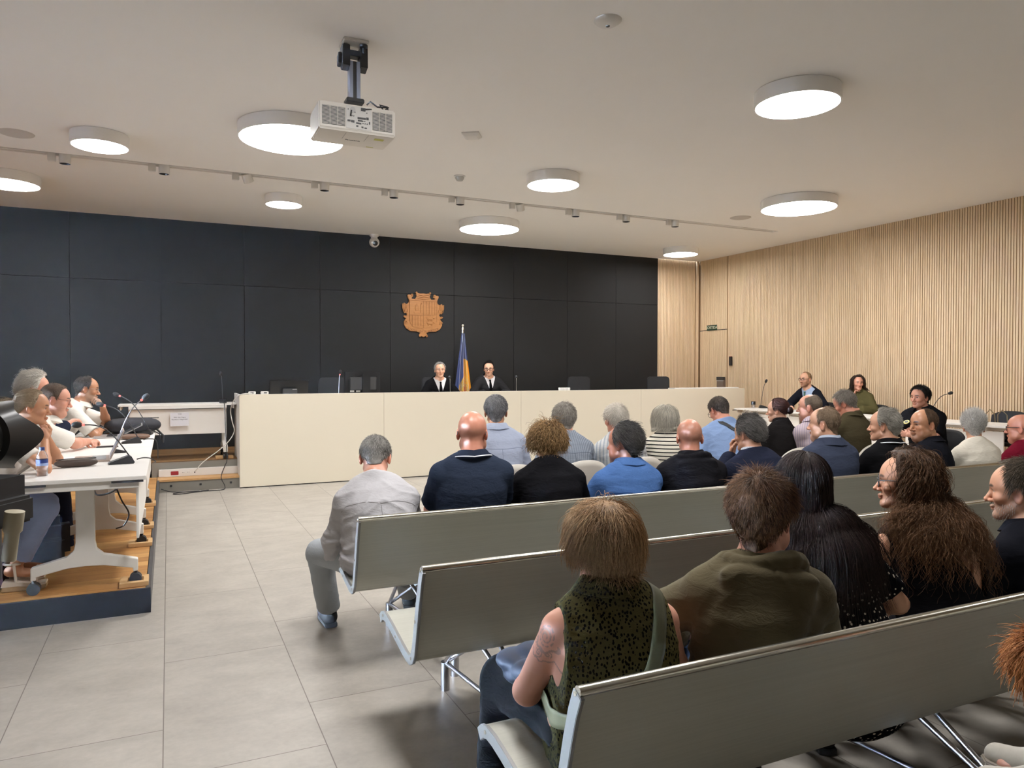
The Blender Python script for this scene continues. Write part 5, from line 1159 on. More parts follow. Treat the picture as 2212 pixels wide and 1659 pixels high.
    if 'inner_shirt' in tp_:
        I = Fld(np.min([P, C7], 0)-.26, np.max([P, C7], 0)+.2, res[0]); torso_field(I, .004); I.cut(nfn, .006); Pi, Fi = I.mesh(); ctx['inner'] = np_mesh('shirt', Pi, Fi, tp_['inner_shirt'], root)
        if 'tie' in tp_:
            a = C7+fwd*.075-upd*.035; b = bez(P, M_, C7, .35)+fwd*.14; ribbon(ctx['inner'], 'tie', [a+(b-a)*k for k in (0, .05, .12, .3, .6, 1)], [.034, .030, .026, .045, .065, .078], tp_['tie'], .014, root, V3(0, 1, .1), .010)
    if legs is not None:
        g = [P, *kn.values(), *ft.values()]; A = Fld(np.min(g, 0)-.2, np.max(g, 0)+.2, max(res[0], .010)); li = legs.get('inf', .010)
        A.add(ell(P+V3(0, .0, -.01), (.178*bulk**.6, .128*bulk**.6, .10)), .04)
        for s in (-1, 1):
            D = Fld.__new__(Fld); D.ax = A.ax; D.v = np.full_like(A.v, .3); end = kn[s]+(ft[s]-kn[s])*legs.get('len', .95); w_ = legs.get('w', .012)
            D.add(cone(hips[s], kn[s], .084*bulk**.5+li*.4, .058+li), .03).add(cone(kn[s], end, .056+li, .046+w_), .02); dr = unit(ft[s]-kn[s])
            D.cut(lambda x, y, z: np.where(z < kn[s][2]-.06, (end[0]-x)*dr[0]+(end[1]-y)*dr[1]+(end[2]-z)*dr[2], .1), .004); A.merge(D, .02)
        A.cut(lambda x, y, z: (P[2]+.10-z)+0*x+0*y, .006); Pt, Ft = A.mesh(); Pt = wrinkle(Pt, Ft, .003, seed*17); np_mesh(legs.get('name', 'trousers'), Pt, Ft, legs['mat'], root)
    if shoes:
        sm_ = shoes if isinstance(shoes, dict) else {}
        for s in (-1, 1):
            o = ft[s]+V3(0, 0, -.085+.0); yaw_ = R(-8*s); Rz_ = rotz(yaw_); q = lambda *p: o+Rz_ @ V3(*p)
            A = Fld(o+V3(-.12, -.14, -.01), o+V3(.12, .26, .16), .008)
            A.add(cone(q(0, -.035, .05), q(0, .06, .055), .040, .042), .02).add(cone(q(0, .05, .045), q(s*.008, .165, .034), .042, .032), .03).add(cone(q(0, -.02, .06), q(0, -.015, .105), .040, .040), .02); A.cut(lambda x, y, z: z-(o[2]+.018)+0*x+0*y, .003).cut(lambda x, y, z: (o[2]+.115)-z+0*x+0*y, .004)
            Pt, Ft = A.mesh(); so = np_mesh('shoe', Pt, Ft, sm_.get('mat', SHOE), root)
            pl = [(-.036, -.07), (-.04, .03), (-.046, .12), (-.036, .18), (0, .205), (.036, .18), (.046, .12), (.040, .03), (.036, -.07), (0, -.082)]
            MB().prism([tuple(q(a, b, 0)[:2]) for a, b in pl], o[2]+.001, o[2]+.027, 'XY').build('sole', sm_.get('sole', SOLE), so, bevel=.004)
    # ------------------------------------------------ collar
    nc = C7+fwd*.020+upd*.004; na = unit(HT((0, -.03, -.06))-nc); nf = unit(fwd-na*(fwd@na)); nx = np.cross(nf, na)
    def ring_band(name, mat, r0, prof, gap=24, par=None, seg=40, dz=None, tilt=.25):
        V, Fq = [], []; nn = len(prof)
        for k in range(seg+1):
            a = R(gap)+(2*math.pi-2*R(gap))*k/seg; fr = math.cos(a)     # a=0 is the front
            for (dr, h_) in prof:
                rx, ry = r0[0]+dr*1.15+.003, r0[1]+dr; V.append(nc+nx*math.sin(a)*rx+nf*(fr*ry)+na*(h_-.5*(1+fr)*tilt*.09+.010+.012*abs(math.sin(a))))
        for k in range(seg):
            for j in range(nn): j2 = (j+1) % nn; Fq.append((k*nn+j, k*nn+j2, (k+1)*nn+j2, (k+1)*nn+j))
        o = np_mesh(name, np.array(V), np.array(Fq), mat, par or ctx['top']); bm = bmesh.new(); bm.from_mesh(o.data); bmesh.ops.holes_fill(bm, edges=bm.edges[:]); bmesh.ops.recalc_face_normals(bm, faces=bm.faces[:]); bm.to_mesh(o.data); bm.free(); o.data.set_sharp_from_angle(angle=R(50)); return o
    ck = tp_.get('collar'); r0 = (.063*(1 if not fem else .88)*(.5+.5*bulk), .068*(1 if not fem else .88)*(.5+.5*bulk)); cm = tp_.get('cmat', tp_.get('mat')); z0 = tp_.get('neckz', .012)
    if ck in ('shirt', 'polo', 'blazer'):
        hgt = {'shirt': .040, 'polo': .030, 'blazer': .026}[ck]; fl = {'shirt': .046, 'polo': .042, 'blazer': .055}[ck]; e = {'shirt': 0, 'polo': 0, 'blazer': .012}[ck]
        if ck == 'blazer' and 'inner' in tp_: ring_band('shirt_collar', tp_['inner'], r0, [(0, -.02), (.0, .044), (.004, .048), (.009, .044), (.018, .0)], 26)
        ring_band('collar', cm, r0, [(e, -.02), (e+.002, hgt), (e+.006, hgt+.004), (e+.011, hgt), (e+.036, hgt-fl+.004), (e+.024, hgt-fl)], 26)
        if 'pipe' in tp_: ring_band('piping', tp_['pipe'], r0, [(e+.030, hgt-fl+.014), (e+.0345, hgt-fl+.014), (e+.037, hgt-fl+.009), (e+.032, hgt-fl+.009)], 26)
    elif ck == 'crew': ring_band('neckband', cm, r0, [(.004, -.025), (.003, .008), (.008, .012), (.014, .006), (.022, -.022)], 0)
    elif ck == 'mock': ring_band('neckband', cm, r0, [(.002, -.03), (.0, .045), (.006, .05), (.012, .044), (.024, -.02)], 0)
    # ------------------------------------------------ hair
    if hair is not None:
        hsp = dict(hair); c0, c1 = V3(hsp['c0'][:3]), V3(hsp['c1'][:3]); rs = np.random.RandomState(seed+40)
        toB = lambda p: E+(np.asarray(p)*hs) @ HR.T
        parts_P, parts_F, parts_C = [], [], []
        if hsp.get('shell', True):
            Ps, Fs = hair_shell(hd, hsp, seed); t = np.clip(.5+.5*vnoise(Ps*V3(60, 60, 18), 1, seed)+.25*vnoise(Ps, 22, 2), 0, 1)[:, None]; parts_P.append(toB(Ps)); parts_F.append(Fs); parts_C.append((c0*(1-t)+c1*t)*hsp.get('shellk', .8))
        n = hsp.get('n', 900); d = fib(int(n*1.9)); d = d[hair_mask(d, hsp)+rs.rand(len(d))*.5 > .25]; rad = surf_radius(d, hd)
        rt_ = C0+d*(rad+hsp.get('thick', .012)*hsp.get('rootk', .95))[:, None]; fl = flow(d, hsp); lift = (hsp.get('lift', .45)+.4*np.exp(-(1-d @ unit(hsp.get('crown', (0, -.45, .85))))/.035))[:, None]; dirs = unit_rows(fl*(1-lift)+d*lift+rs.randn(len(d), 3)*hsp.get('mess', .12))
        Ls = hsp.get('len', .03)*(1+hsp.get('lenv', .25)*rs.randn(len(d)))*hs
        if hsp.get('style') == 'pony': Ls = np.clip(np.linalg.norm(C0+d*.10-V3(*hsp['tie']), axis=1), .02, .3)*1.02*hs
        if 'lenf' in hsp: Ls = Ls*hsp['lenf'](d)
        roots = toB(rt_); dirs = dirs @ HR.T; npt = hsp.get('npt', 5); coll = None
        if hsp.get('coll'):
            cen_ = toB(C0); tors = [econe(sp_[i], sp_[i+1], (1, 0, 0), ws[i]+inf+.014, ds[i]+inf+.014, ws[i+1]+inf+.016, ds[i+1]+inf+.016)[0] for i in range(1, 6)]+[cone(trap0, S[s], .058, 0.046*ar+inf+.014)[0] for s in (-1, 1)]+[cone(S[s], EL[s], AR[0]+inf+.012, AR[1]+inf+.014)[0] for s in (-1, 1)]+[cone(HT((0, -.03, -.045)), C7+fwd*.02, .058, .062)[0]]
            hr_ = V3(.076, .097, .086)*hs+hsp.get('collt', hsp.get('thick', .012)); hell = ell(cen_, hr_, HR)[0]; jell = ell(HT((0, .02, -.05)), V3(.062, .064, .07)*hs, HR)[0]
            def coll(p):
                x, y, z = p.T; s_ = np.minimum(hell(x, y, z), jell(x, y, z))
                for f_ in tors: s_ = np.minimum(s_, f_(x, y, z))
                return s_
        S_pts = strands(roots, dirs, Ls, npt, hsp.get('grav', .12), hsp.get('curl'), coll, seed, hsp.get('wob', .12), damp=hsp.get('damp', .75), cvol=hsp.get('cvol', .012), attr=toB(V3(*hsp['tie'])) if hsp.get('style') == 'pony' else None)
        if 'pony' in hsp:
            po = hsp['pony']; m_ = po.get('n', 260); tie = np.array(po['tie']); rp_ = toB(tie+rs.randn(m_, 3)*V3(.008, .006, .008)); dp = unit_rows(np.tile(V3(*po['dir']), (m_, 1))+rs.randn(m_, 3)*.22) @ HR.T
            pp_ = strands(rp_, dp, po['len']*(.75+.35*rs.rand(m_)), npt, po.get('grav', .6), hsp.get('curl'), coll, seed+1, .1, damp=.8); S_pts = np.concatenate([S_pts, pp_])
        Vs, Fs = strand_mesh(S_pts, np.full(len(S_pts), hsp.get('r', .0011))*(.7+.6*rs.rand(len(S_pts)))); t = rs.beta(hsp.get('ca', 1.1), hsp.get('cb', 1.1), len(S_pts)); t = np.repeat(t, npt*3)[:, None]
        if 'tip' in hsp: tt = np.tile(np.repeat(np.linspace(0, 1, npt), 3), len(S_pts))[:, None]; cs = (c0*(1-t)+c1*t)*(1-tt)+V3(hsp['tip'][:3])*(.6+.6*t)*tt
        else: cs = c0*(1-t)+c1*t
        parts_P.append(Vs); parts_F.append(Fs); parts_C.append(cs); off = 0; FF = []
        for p_, f_ in zip(parts_P, parts_F): FF.append(f_+off); off += len(p_)
        ho = np_mesh('hair', np.vstack(parts_P), np.vstack(FF), M_hair, root, np.vstack(parts_C)); ctx['hair'] = ho
        if 'pony' in hsp: MB().tube([tuple(np.array(hsp['pony']['tie'])+V3(.014*math.cos(a), 0, .014*math.sin(a))) for a in np.arange(12)/12*6.283], .006, 8, closed=True).build('hair_tie', M_blackp, ho, sm=60).matrix_local = HM
        if 'bun' in hsp:
            bc_ = V3(*hsp['bun']); m_ = MB(); 
            Q = Fld(bc_-.07, bc_+.07, .006); Q.add(ell(bc_, (.042, .036, .042)), .01); Pq, Fq = Q.mesh(); Pq = Pq+normals(Pq, Fq)*(vnoise(Pq*V3(90, 90, 40), 1, 3)*.003)[:, None]; bo = np_mesh('bun', Pq, Fq, M_hair, ho, np.tile(c0*.9, (len(Pq), 1))); bo.matrix_local = HM
    if 'tuft' in (face or {}):          # a beard with depth: short strands on the jaw
        rs = np.random.RandomState(seed+3); fb = face['tuft']; d = fib(2600); p = []; dd = d[(d[:, 2] < -.25) & (d[:, 1] > -.05)]; lo_ = np.full(len(dd), .02); hi_ = np.full(len(dd), .2)
        for _ in range(22): m_ = (lo_+hi_)/2; q = C0+dd*m_[:, None]; s_ = head_sdf(q[:, 0], q[:, 1], q[:, 2], hd); lo_ = np.where(s_ < 0, m_, lo_); hi_ = np.where(s_ < 0, hi_, m_)
        q = C0+dd*hi_[:, None]; k_ = (q[:, 2] < -.045-.0*q[:, 1]) & (q[:, 1] > .0) & (np.abs(q[:, 2]+.068) > .011*(np.abs(q[:, 0]) < .022)) & ~((np.abs(q[:, 0]) > .025) & (q[:, 2] > -.06) & (q[:, 1] > .05)) & (q[:, 2] > -.13); q = q[k_]; dq = dd[k_]
        pts_ = strands(E+(q*hs) @ HR.T, unit_rows(dq*.6+V3(0, .1, -.6)) @ HR.T, np.full(len(q), fb.get('len', .014)), 4, .2, None, None, seed, .25); Vs, Fs = strand_mesh(pts_, np.full(len(pts_), .0011)); t = np.repeat(rs.rand(len(pts_)), 12)[:, None]
        np_mesh('beard', Vs, Fs, M_hair, root, V3(fb['c0'][:3])*(1-t)+V3(fb['c1'][:3])*t)
    # ------------------------------------------------ glasses
    if glasses is not None:
        gm, gw, gh, gr = glasses.get('mat', M_blackp), glasses.get('w', .050), glasses.get('h', .036), glasses.get('r', .0016); zc = glasses.get('z', -.002)
        b = MB()
        for s in (-1, 1): b.tube([(s*(.033)+x, .0965-.10*(abs(s*.033+x))**2*6, zc+z) for x, z in rrect(gw, gh, gh*.42, 5)], gr, 8, closed=True)
        b.tube([(-.009, .098, zc+.006), (0, .101, zc+.010), (.009, .098, zc+.006)], gr, 8); go = b.build('glasses', gm, root, sm=60); go.matrix_local = HM; go['label'] = glasses.get('label', 'glasses frame')
        for s in (-1, 1): MB().tube([(s*(.033+gw/2), .093, zc+.008), (s*.070, .080, zc+.010), (s*.0775, .02, zc+.012), (s*.0795, -.022, zc+.010), (s*.078, -.045, zc-.012)], gr*1.15, 8).build('temple_arm', gm, go, sm=60)
    if extra and 'post' in extra: extra['post'](ctx)
    return ctx
def unit_rows(a): return a/np.maximum(np.linalg.norm(a, axis=1), 1e-9)[:, None]

from mathutils.bvhtree import BVHTree
def ribbon(obj, name, pts, width, mat, off=.004, parent=None, face=None, thick=.003, n=40):
    me = obj.data; bv = BVHTree.FromPolygons([tuple(v.co) for v in me.vertices], [tuple(q.vertices) for q in me.polygons])
    pts = np.array(pts, float); L = np.r_[0, np.cumsum(np.linalg.norm(np.diff(pts, axis=0), axis=1))]; u = np.linspace(0, L[-1], n); q = np.stack([np.interp(u, L, pts[:, i]) for i in range(3)], 1)
    wd = np.interp(u, L, width if isinstance(width, (list, tuple)) else [width]*len(pts)); Q, N = [], []
    for p in q:
        co, no, _, _ = bv.find_nearest(Vector(p)); Q.append(co); N.append(no)
    Q, N = np.array(Q), np.array(N)
    for _ in range(3): Q[1:-1] = (Q[:-2]+2*Q[1:-1]+Q[2:])/4; N[1:-1] = (N[:-2]+2*N[1:-1]+N[2:])/4
    N = unit_rows(N); T = unit_rows(np.gradient(Q, axis=0)); W = unit_rows(np.cross(T, N)); V = []; k = 5
    for j in range(k):
        s = (j/(k-1)-.5)
        for i in range(n):
            p = Q[i]+W[i]*wd[i]*s; co, no, _, _ = bv.find_nearest(Vector(p+N[i]*.01)); V.append(np.array(co)*.6+(p)*.4+N[i]*off)
    V = np.array(V); F = np.array([[j*n+i, j*n+i+1, (j+1)*n+i+1, (j+1)*n+i] for j in range(k-1) for i in range(n-1)])
    o = np_mesh(name, V, F, mat, parent); m = o.modifiers.new('s', 'SOLIDIFY'); m.thickness = thick; m.offset = 0; return o
# ================================================================ the people
HD = {'B1': (1.032, 3.974, 1.036), 'B2': (1.526, 3.769, 1.176), 'B3': (2.041, 3.85, 1.076), 'B4': (2.538, 3.79, 1.072), 'B5': (3.044, 3.789, 1.09), 'B6': (3.695, 3.958, 1.072), 'B7': (4.242, 3.79, 1.14), 'B8': (4.841, 3.77, 1.111), 'B9': (5.277, 3.763, 1.105), 'B10': (5.952, 3.805, 1.057), 'B11': (6.552, 3.79, 1.031), 'F1': (2.244, 5.07, 1.21), 'F2': (2.828, 5.061, 1.138), 'F3': (3.311, 5.06, 1.116), 'F4': (3.806, 5.058, 1.103), 'F5': (4.633, 5.343, 1.146), 'F6': (5.179, 5.168, 1.145), 'F7': (5.366, 4.959, 1.181), 'F8': (5.927, 5.048, 1.197), 'W1': (1.085, 1.728, 1.032), 'W2': (1.611, 1.665, 1.085), 'W3': (2.068, 1.937, 1.112), 'W4': (2.566, 1.909, 1.092), 'W5': (3.113, 1.809, 1.032), 'L1': (-0.778, 5.49, 1.284), 'L2': (-0.793, 6.66, 1.29), 'L3': (-1.01, 7.282, 1.37), 'L4': (-0.712, 8.166, 1.337), 'J1': (3.96, 11.17, 1.525), 'J2': (4.819, 11.173, 1.548), 'R1': (9.309, 8.687, 1.378), 'R2': (9.344, 7.721, 1.335), 'R3': (7.71, 5.549, 1.218), 'K': (1.957, 1.044, 0.761)}
HA = {'B1': (18, 34, 1), 'B2': (28, 4, 1.0), 'B3': (24, 22, 0.95), 'B4': (-24, 2, 1), 'B5': (27, 3, 1), 'B6': (-8, 8, 1), 'B7': (-27, 2, 1), 'B8': (-24, 1, 1), 'B9': (-72, 2, 1), 'B10': (50, 6, 0.95), 'B11': (-22, 2, 1), 'F1': (22, 2, 1), 'F2': (8, 2, 1), 'F3': (6, 4, 1), 'F4': (32, 5, 0.95), 'F5': (6, 34, 1), 'F6': (-30, 4, 0.95), 'F7': (-30, 2, 1), 'F8': (-25, 26, 1), 'W1': (-8, 6, 0.95), 'W2': (58, 4, 0.97), 'W3': (38, 4, 0.95), 'W4': (-38, 0, 0.95), 'W5': (-24, 4, 1), 'L1': (88, 8, 0.95), 'L2': (88, 10, 1), 'L3': (84, 4, 1), 'L4': (86, 8, 1), 'J1': (190, 3, 1), 'J2': (206, 8, 1), 'R1': (268, 2, 1), 'R2': (212, 2, 0.95), 'R3': (272, 3, 1), 'K': (10, 35, 0.86)}

def pal(*a): return srgb(*a)
CM = cloth_mat
BS, CS = .440, .455                       # bench and chair seat heights
gray_pants = CM('gray_trousers', pal(96, 98, 104)); navy_pants = CM('navy_trousers', pal(36, 40, 56)); jeans = CM('jeans', pal(58, 74, 104)); black_pants = CM('black_trousers', pal(24, 24, 27)); khaki = CM('khaki', pal(128, 116, 96))
LG = lambda m: dict(mat=m)
def short(c0, c1, n=2200, ln=.018, **k): return dict(dict(style='short', c0=pal(*c0), c1=pal(*c1), n=n, len=ln, lift=.25, wob=.06, r=.0011, thick=.010), **k)
def P_(key, label, pel, baz, **k):
    haz, hp, hs = HA[key]; return person(label, HD[key], pel, baz=baz, haz=haz, hp=hp, hs=hs, **k)
NEAR, MID, FAR = (.006, .0030), (.009, .0042), (.011, .0050)
GR1 = 'people on the frontmost benches'; GR2 = 'people on the white chairs'; GR3 = 'people on the nearest benches'; GRL = 'people at the left tables'; GRJ = 'judges behind the bench'; GRR = 'people along the slatted wall'
SPATH = dict(gap=1)
# ---------------------------------------------------------------- nearest benches
def tattoo(P, C, q):
    S, E_ = q['S'][-1], q['EL'][-1]; a = unit(E_-S); d = P-S; t = d @ a; pr = d-np.outer(t, a); b = unit(np.array([-.80, -.55, .05])-a*(np.array([-.80, -.55, .05]) @ a)); c = np.cross(a, b); rad = np.linalg.norm(pr, axis=1); ang = np.arctan2(pr @ c, pr @ b)
    near = (t > -.06) & (t < .16) & (rad < .10) & (np.abs(P[:, 2]-S[2]) < .25); X = ang*.062; Y = t-.005
    r = np.hypot(X, Y); th = np.arctan2(Y, X); k = np.zeros(len(P))
    sp = np.abs(np.mod(r/.013-th/6.2832, 1)-.5) > .30; k = np.where((r < .027) & (r > .005), sp, k); k = np.where((r > .029) & (r < .034), (np.sin(th*9) > -.5), k)
    for (cx, cy, rr) in ((.0, .066, .017), (-.036, .05, .015), (.036, .048, .014), (.05, .012, .011)):
        r2 = np.hypot(X-cx, Y-cy); t2 = np.arctan2(Y-cy, X-cx); k = np.where(r2 < rr, np.abs(np.mod(r2/.0095+t2/6.2832, 1)-.5) > .24, k)
    bnd = np.abs(r-.052-.004*np.sin(th*7)) < .0045; k = np.where(bnd & (th > -.2) & (th < 3.3), 1, k); bnd = np.abs(r-.088-.003*np.sin(th*15)) < .0028; k = np.where(bnd & (th > .9) & (th < 2.6), 1, k)
    q['blend'](np.where(near & (np.abs(X) < .11), k, 0)*.62, (.035, .04, .055))
strap_mat = plain('olive_webbing', srgb(66, 65, 40), .7, var=.08, vscale=150); tanstrap = plain('tan_leather_strap', srgb(120, 74, 48), .5)
puffer = plain('navy_puffer', srgb(36, 42, 54), .6, spec=.2)
def w1_post(c):
    B = c['C7']; P = c['P']; ob = c['top']; s = c['S']; f = c['fwd']
    ribbon(ob, 'bag_strap', [B+V3(.105, .06, .01), B+V3(.10, -.06, -.02), B+V3(.07, -.16, -.12), B+V3(-.02, -.2, -.26), P+V3(-.12, -.16, .10), P+V3(-.22, -.05, .06), P+V3(-.22, .10, .10)], .045, strap_mat, .004, c['root'], thick=.003, n=60)
    e = c['HT']((-.082, -.008, -.052)); MB().ball(tuple(e), .006, 12, 8).build('earring', plain('pearl', srgb(220, 210, 190), .2), c['root'], sm=60)
W1H = dict(style='short', crown=(.05, -.25, .95), c0=pal(92, 68, 48), c1=pal(186, 150, 112), n=8500, len=.11, lenv=.2, npt=10, coll=1, grav=1.3, damp=.70, lift=.16, thick=.018, vol=(.4, .5, .1), cvol=.018, r=.0007, wob=.13, mess=.3, front=52, nape=-50, burn=-6, lenf=lambda d: .55+.45*np.clip(d[:, 2]+.35, 0, 1), curl=(.005, 7), tip=pal(196, 164, 126), shellk=.75)
P_('W1', 'person in a sleeveless olive speckled shirt with a tattooed shoulder and short blonde hair', (1.13, 1.735), 12, seat=BS, sex='f', bulk=1.22, sw=.168, skin='pink', res=(.005, .003), seed=3, group=GR3,
   top=dict(mat=CM('olive_specks', pal(80, 74, 46), pattern='specks', c2=pal(16, 16, 14), sc=118), sleeve='none', collar='shirt', wr=.005, drop=.10, name='shirt', inf=.012, armhole=.004), legs=dict(mat=CM('black_wide_trousers', pal(18, 18, 20)), w=.045, inf=.024), hair=W1H, glasses=dict(w=.054, h=.042, r=.0022, label='black glasses frame'),
   lw=(-.10, .27, .64), rw=(.13, .30, .62), lp=(-.7, -.7, -.5), extra=dict(paint=tattoo, finearm=-1, post=w1_post), knees=((-.22, .40, BS+.06), (.12, .42, BS+.045)), feet=((-.22, .46, .085), (.12, .46, .085)))
t = empty('puffer_jacket', (.985, 1.93, .62), R(-20), 'dark puffer jacket bundled on the lap of the tattooed woman', 'jacket')
b = MB()
for (x, y, z, a, bb_, cc) in ((0, 0, 0, .10, .08, .035), (-.05, .03, .03, .07, .07, .03), (.05, -.02, .035, .07, .06, .03), (-.02, -.05, .025, .06, .05, .035), (.0, .03, .055, .06, .05, .025)): b.ball((x, y, z), (a, bb_, cc), 20, 12)
o = b.build('quilting', puffer, t, sm=60); m_ = o.modifiers.new('r', 'REMESH'); m_.mode = 'VOXEL'; m_.voxel_size = .008; m_.use_smooth_shade = True
def hood(big=1.0):
    def f(A, c):
        C, u, w = c['C7'], c['upd'], c['fwd']
        A.add(econe(C-w*.080+u*.0, C-w*.122-u*.13, (1, 0, 0), .128*big, .040*big, .082*big, .050*big), .028); A.add(econe(C-w*.122-u*.12, C-w*.115-u*.28*big, (1, 0, 0), .080*big, .050*big, .014, .028*big), .03)
        for k in range(20):
            q = lambda a: C+w*(.012-.088*math.cos(a))+V3(1, 0, 0)*(.104*math.sin(a))+u*(.014+.036*math.cos(a)+.006*math.sin(3*a)); a0, a1 = k*2*math.pi/20, (k+1)*2*math.pi/20
            A.add(cone(q(a0), q(a1), (.021+.004*math.sin(2*a0))*big, (.021+.004*math.sin(2*a1))*big), .006)
    return f
W2H = dict(style='short', crown=(.0, -.42, .85), c0=pal(58, 38, 27), c1=pal(134, 98, 68), n=9000, len=.036, npt=6, grav=.45, damp=.72, lift=.28, thick=.018, vol=(.35, .15, .15), r=.0007, wob=.14, front=46, nape=-52, lenf=lambda d: .5+.6*np.clip(d[:, 2]+.25, 0, 1), shellk=.6, mess=.16, ca=.9, cb=1.5)
hoodie = CM('olive_fleece', pal(96, 88, 68), rough=.95, sheen=.12)
P_('W2', 'person with short brown hair in an olive hooded sweatshirt', (1.60, 1.735), 30, seat=BS, bulk=.98, sw=.17, skin='pink', res=(.005, .003), seed=5, group=GR3, hd=dict(fat=.3),
   top=dict(mat=hoodie, name='hoodie', sleeve='long', inf=.020, sinf=.016, wr=.007, sdf=hood(1.05), collar=None, open=.014), legs=LG(jeans), hair=W2H, lw=(-.16, .26, .62), rw=(.13, .28, .60), lp=(-1, -.4, -.1))
W3H = dict(style='part', partx=.1, c0=pal(24, 18, 17), c1=pal(58, 44, 40), n=8000, len=.50, lenv=.10, npt=26, coll=1, grav=3.0, damp=.66, lift=.10, thick=.014, cvol=.026, r=.0008, wob=.07, curl=(.003, 3), front=50, nape=-48, shellk=.6)
P_('W3', 'person with long straight black hair in a black dress with white dots', (2.10, 1.735), 20, seat=BS, sex='f', bulk=.96, skin='warm', res=(.006, .0034), seed=7, group=GR3,
   top=dict(mat=CM('white_dots', pal(20, 20, 24), pattern='dots', c2=pal(216, 206, 190), sc=62), name='dress', sleeve='short', slen=.8, collar='crew', inf=.012, wr=.004, drop=.10), legs=LG(black_pants), hair=W3H, lw=(-.10, .30, .60), rw=(.11, .28, .60))
def w4_post(c):
    B, P = c['C7'], c['P']; ribbon(c['root'], 'bag_strap', [B+V3(.06, .03, .03), B+V3(.07, -.10, -.08), B+V3(.02, -.2, -.24), P+V3(-.06, -.2, .16), P+V3(-.16, -.14, .04)], .012, tanstrap, .012, c['root'], n=40)
W4H = dict(style='part', partx=-.2, c0=pal(40, 30, 24), c1=pal(112, 82, 60), n=6500, len=.36, lenv=.2, npt=26, coll=1, grav=1.6, damp=.64, lift=.30, thick=.020, vol=(.3, .3, .2), cvol=.040, r=.0008, sweep=1.6, wob=.24, curl=(.010, 11), front=56, temple=6, burn=4, nape=-46, tip=pal(120, 86, 58), shellk=.5, ca=1.0, cb=1.6)
P_('W4', 'person with long curly brown hair and glasses in a black top open at the back', (2.62, 1.735), 8, seat=BS, sex='f', bulk=1.10, sw=.17, skin='warm', res=(.006, .0030), seed=9, group=GR3,
   top=dict(mat=CM('black_crepe', pal(22, 22, 25)), name='top', sleeve='none', armhole=.035, inf=.012, wr=.004, collar=None, vback=(.42, .62, .05)), legs=LG(black_pants), hair=W4H, glasses=dict(w=.054, h=.046, r=.0019, label='round dark glasses'), lw=(-.12, .28, .60), rw=(.12, .30, .60), lp=(-1, -.3, -.3), extra=dict(post=w4_post))
W5H = short((40, 34, 28), (112, 100, 86), n=6000, ln=.026, npt=5, r=.0007, thick=.013, front=62, temple=10, grav=.25, lift=.2, shellk=.6)
P_('W5', 'person with a gray beard and receding dark hair in a dark navy polo', (3.17, 1.735), 2, seat=BS, bulk=1.12, sw=.19, skin='warm', res=(.007, .0030), seed=11, group=GR3, face=dict(beard=pal(150, 144, 136), beardk=.55, tuft=dict(c0=pal(96, 88, 80), c1=pal(196, 190, 182), len=.010), brow=pal(40, 32, 28)),
   top=dict(mat=CM('dark_navy_polo', pal(26, 27, 33)), name='polo_shirt', sleeve='short', collar='polo', inf=.012), legs=LG(navy_pants), hair=W5H, lw=(-.12, .30, .60))
# ---------------------------------------------------------------- frontmost benches
def line_post(c): pass
P_('B1', 'person bending forward in white linen shirt and pale jeans at the aisle', (1.02, 3.82), 8, seat=BS, bulk=1.12, sw=.185, skin='pink', res=(.0075, .0042), seed=13, group=GR1,
   top=dict(yoke=CM('linen_seam', pal(160, 158, 160)), mat=CM('white_linen', pal(196, 195, 199)), name='shirt', sleeve='long', collar='shirt', inf=.015, sinf=.010, wr=.011), legs=dict(mat=CM('pale_jeans', pal(176, 182, 188)), w=.022, inf=.016), hair=short((86, 84, 80), (188, 184, 178), n=2600, ln=.012, thick=.006, front=62, bald=(((0, -.18, .98), 24),), shellk=.7),
   lw=(-.12, .36, .62), rw=(.10, .40, .62), lp=(-.5, -.7, -.6), rp=(.5, -.7, -.6), knees=((-.30, .40, .475), (.16, .42, .47)), feet=((-.24, .56, .085), (.27, .74, .085)))
P_('B2', 'person with a shaved head and glasses in a navy polo with white collar piping', (1.53, 3.82), 14, seat=BS, bulk=1.10, sw=.192, skin='red', res=(.0075, .0042), seed=15, group=GR1,
   top=dict(mat=CM('navy_pique', pal(46, 54, 70)), name='polo_shirt', sleeve='short', slen=.80, collar='polo', cmat=CM('navy_rib', pal(38, 44, 58)), pipe=plain('white_piping', srgb(220, 222, 226), .7), inf=.014, wr=.004), legs=LG(gray_pants), hair=None, hd=dict(fat=.4), glasses=dict(r=.0018), lw=(-.02, .26, .70), rw=(.04, .30, .70), lp=(-1, -.2, -.6), rp=(1, -.2, -.6))
B3H = dict(style='short', crown=(0, -.3, .95), c0=pal(84, 64, 42), c1=pal(178, 144, 100), n=3200, len=.085, npt=10, coll=1, grav=.55, damp=.7, lift=.32, thick=.026, vol=(.1, .1, .25), r=.0014, wob=.2, curl=(.007, 14), front=50, nape=-42, burn=-14, lenf=lambda d: .7+.3*np.clip(d[:, 2]+.3, 0, 1), shellk=.55)
P_('B3', 'person with curly dark blonde hair in a black blazer, head bowed', (2.05, 3.82), 16, seat=BS, sex='f', bulk=1.10, sw=.172, skin='warm', res=(.0075, .0045), seed=17, group=GR1,
   top=dict(mat=CM('black_blazer', pal(25, 25, 28)), name='blazer', sleeve='long', collar='blazer', inf=.022, sinf=.012, wr=.005), legs=LG(black_pants), hair=B3H)
B4H = short((44, 42, 41), (120, 116, 112), n=3600, ln=.05, style='back', cvol=.006, npt=7, coll=1, grav=.25, lift=.10, thick=.014, front=60, temple=14, nape=-52, curl=(.003, 10), shellk=.6, wob=.05, bald=(((0, .55, .85), 16),))
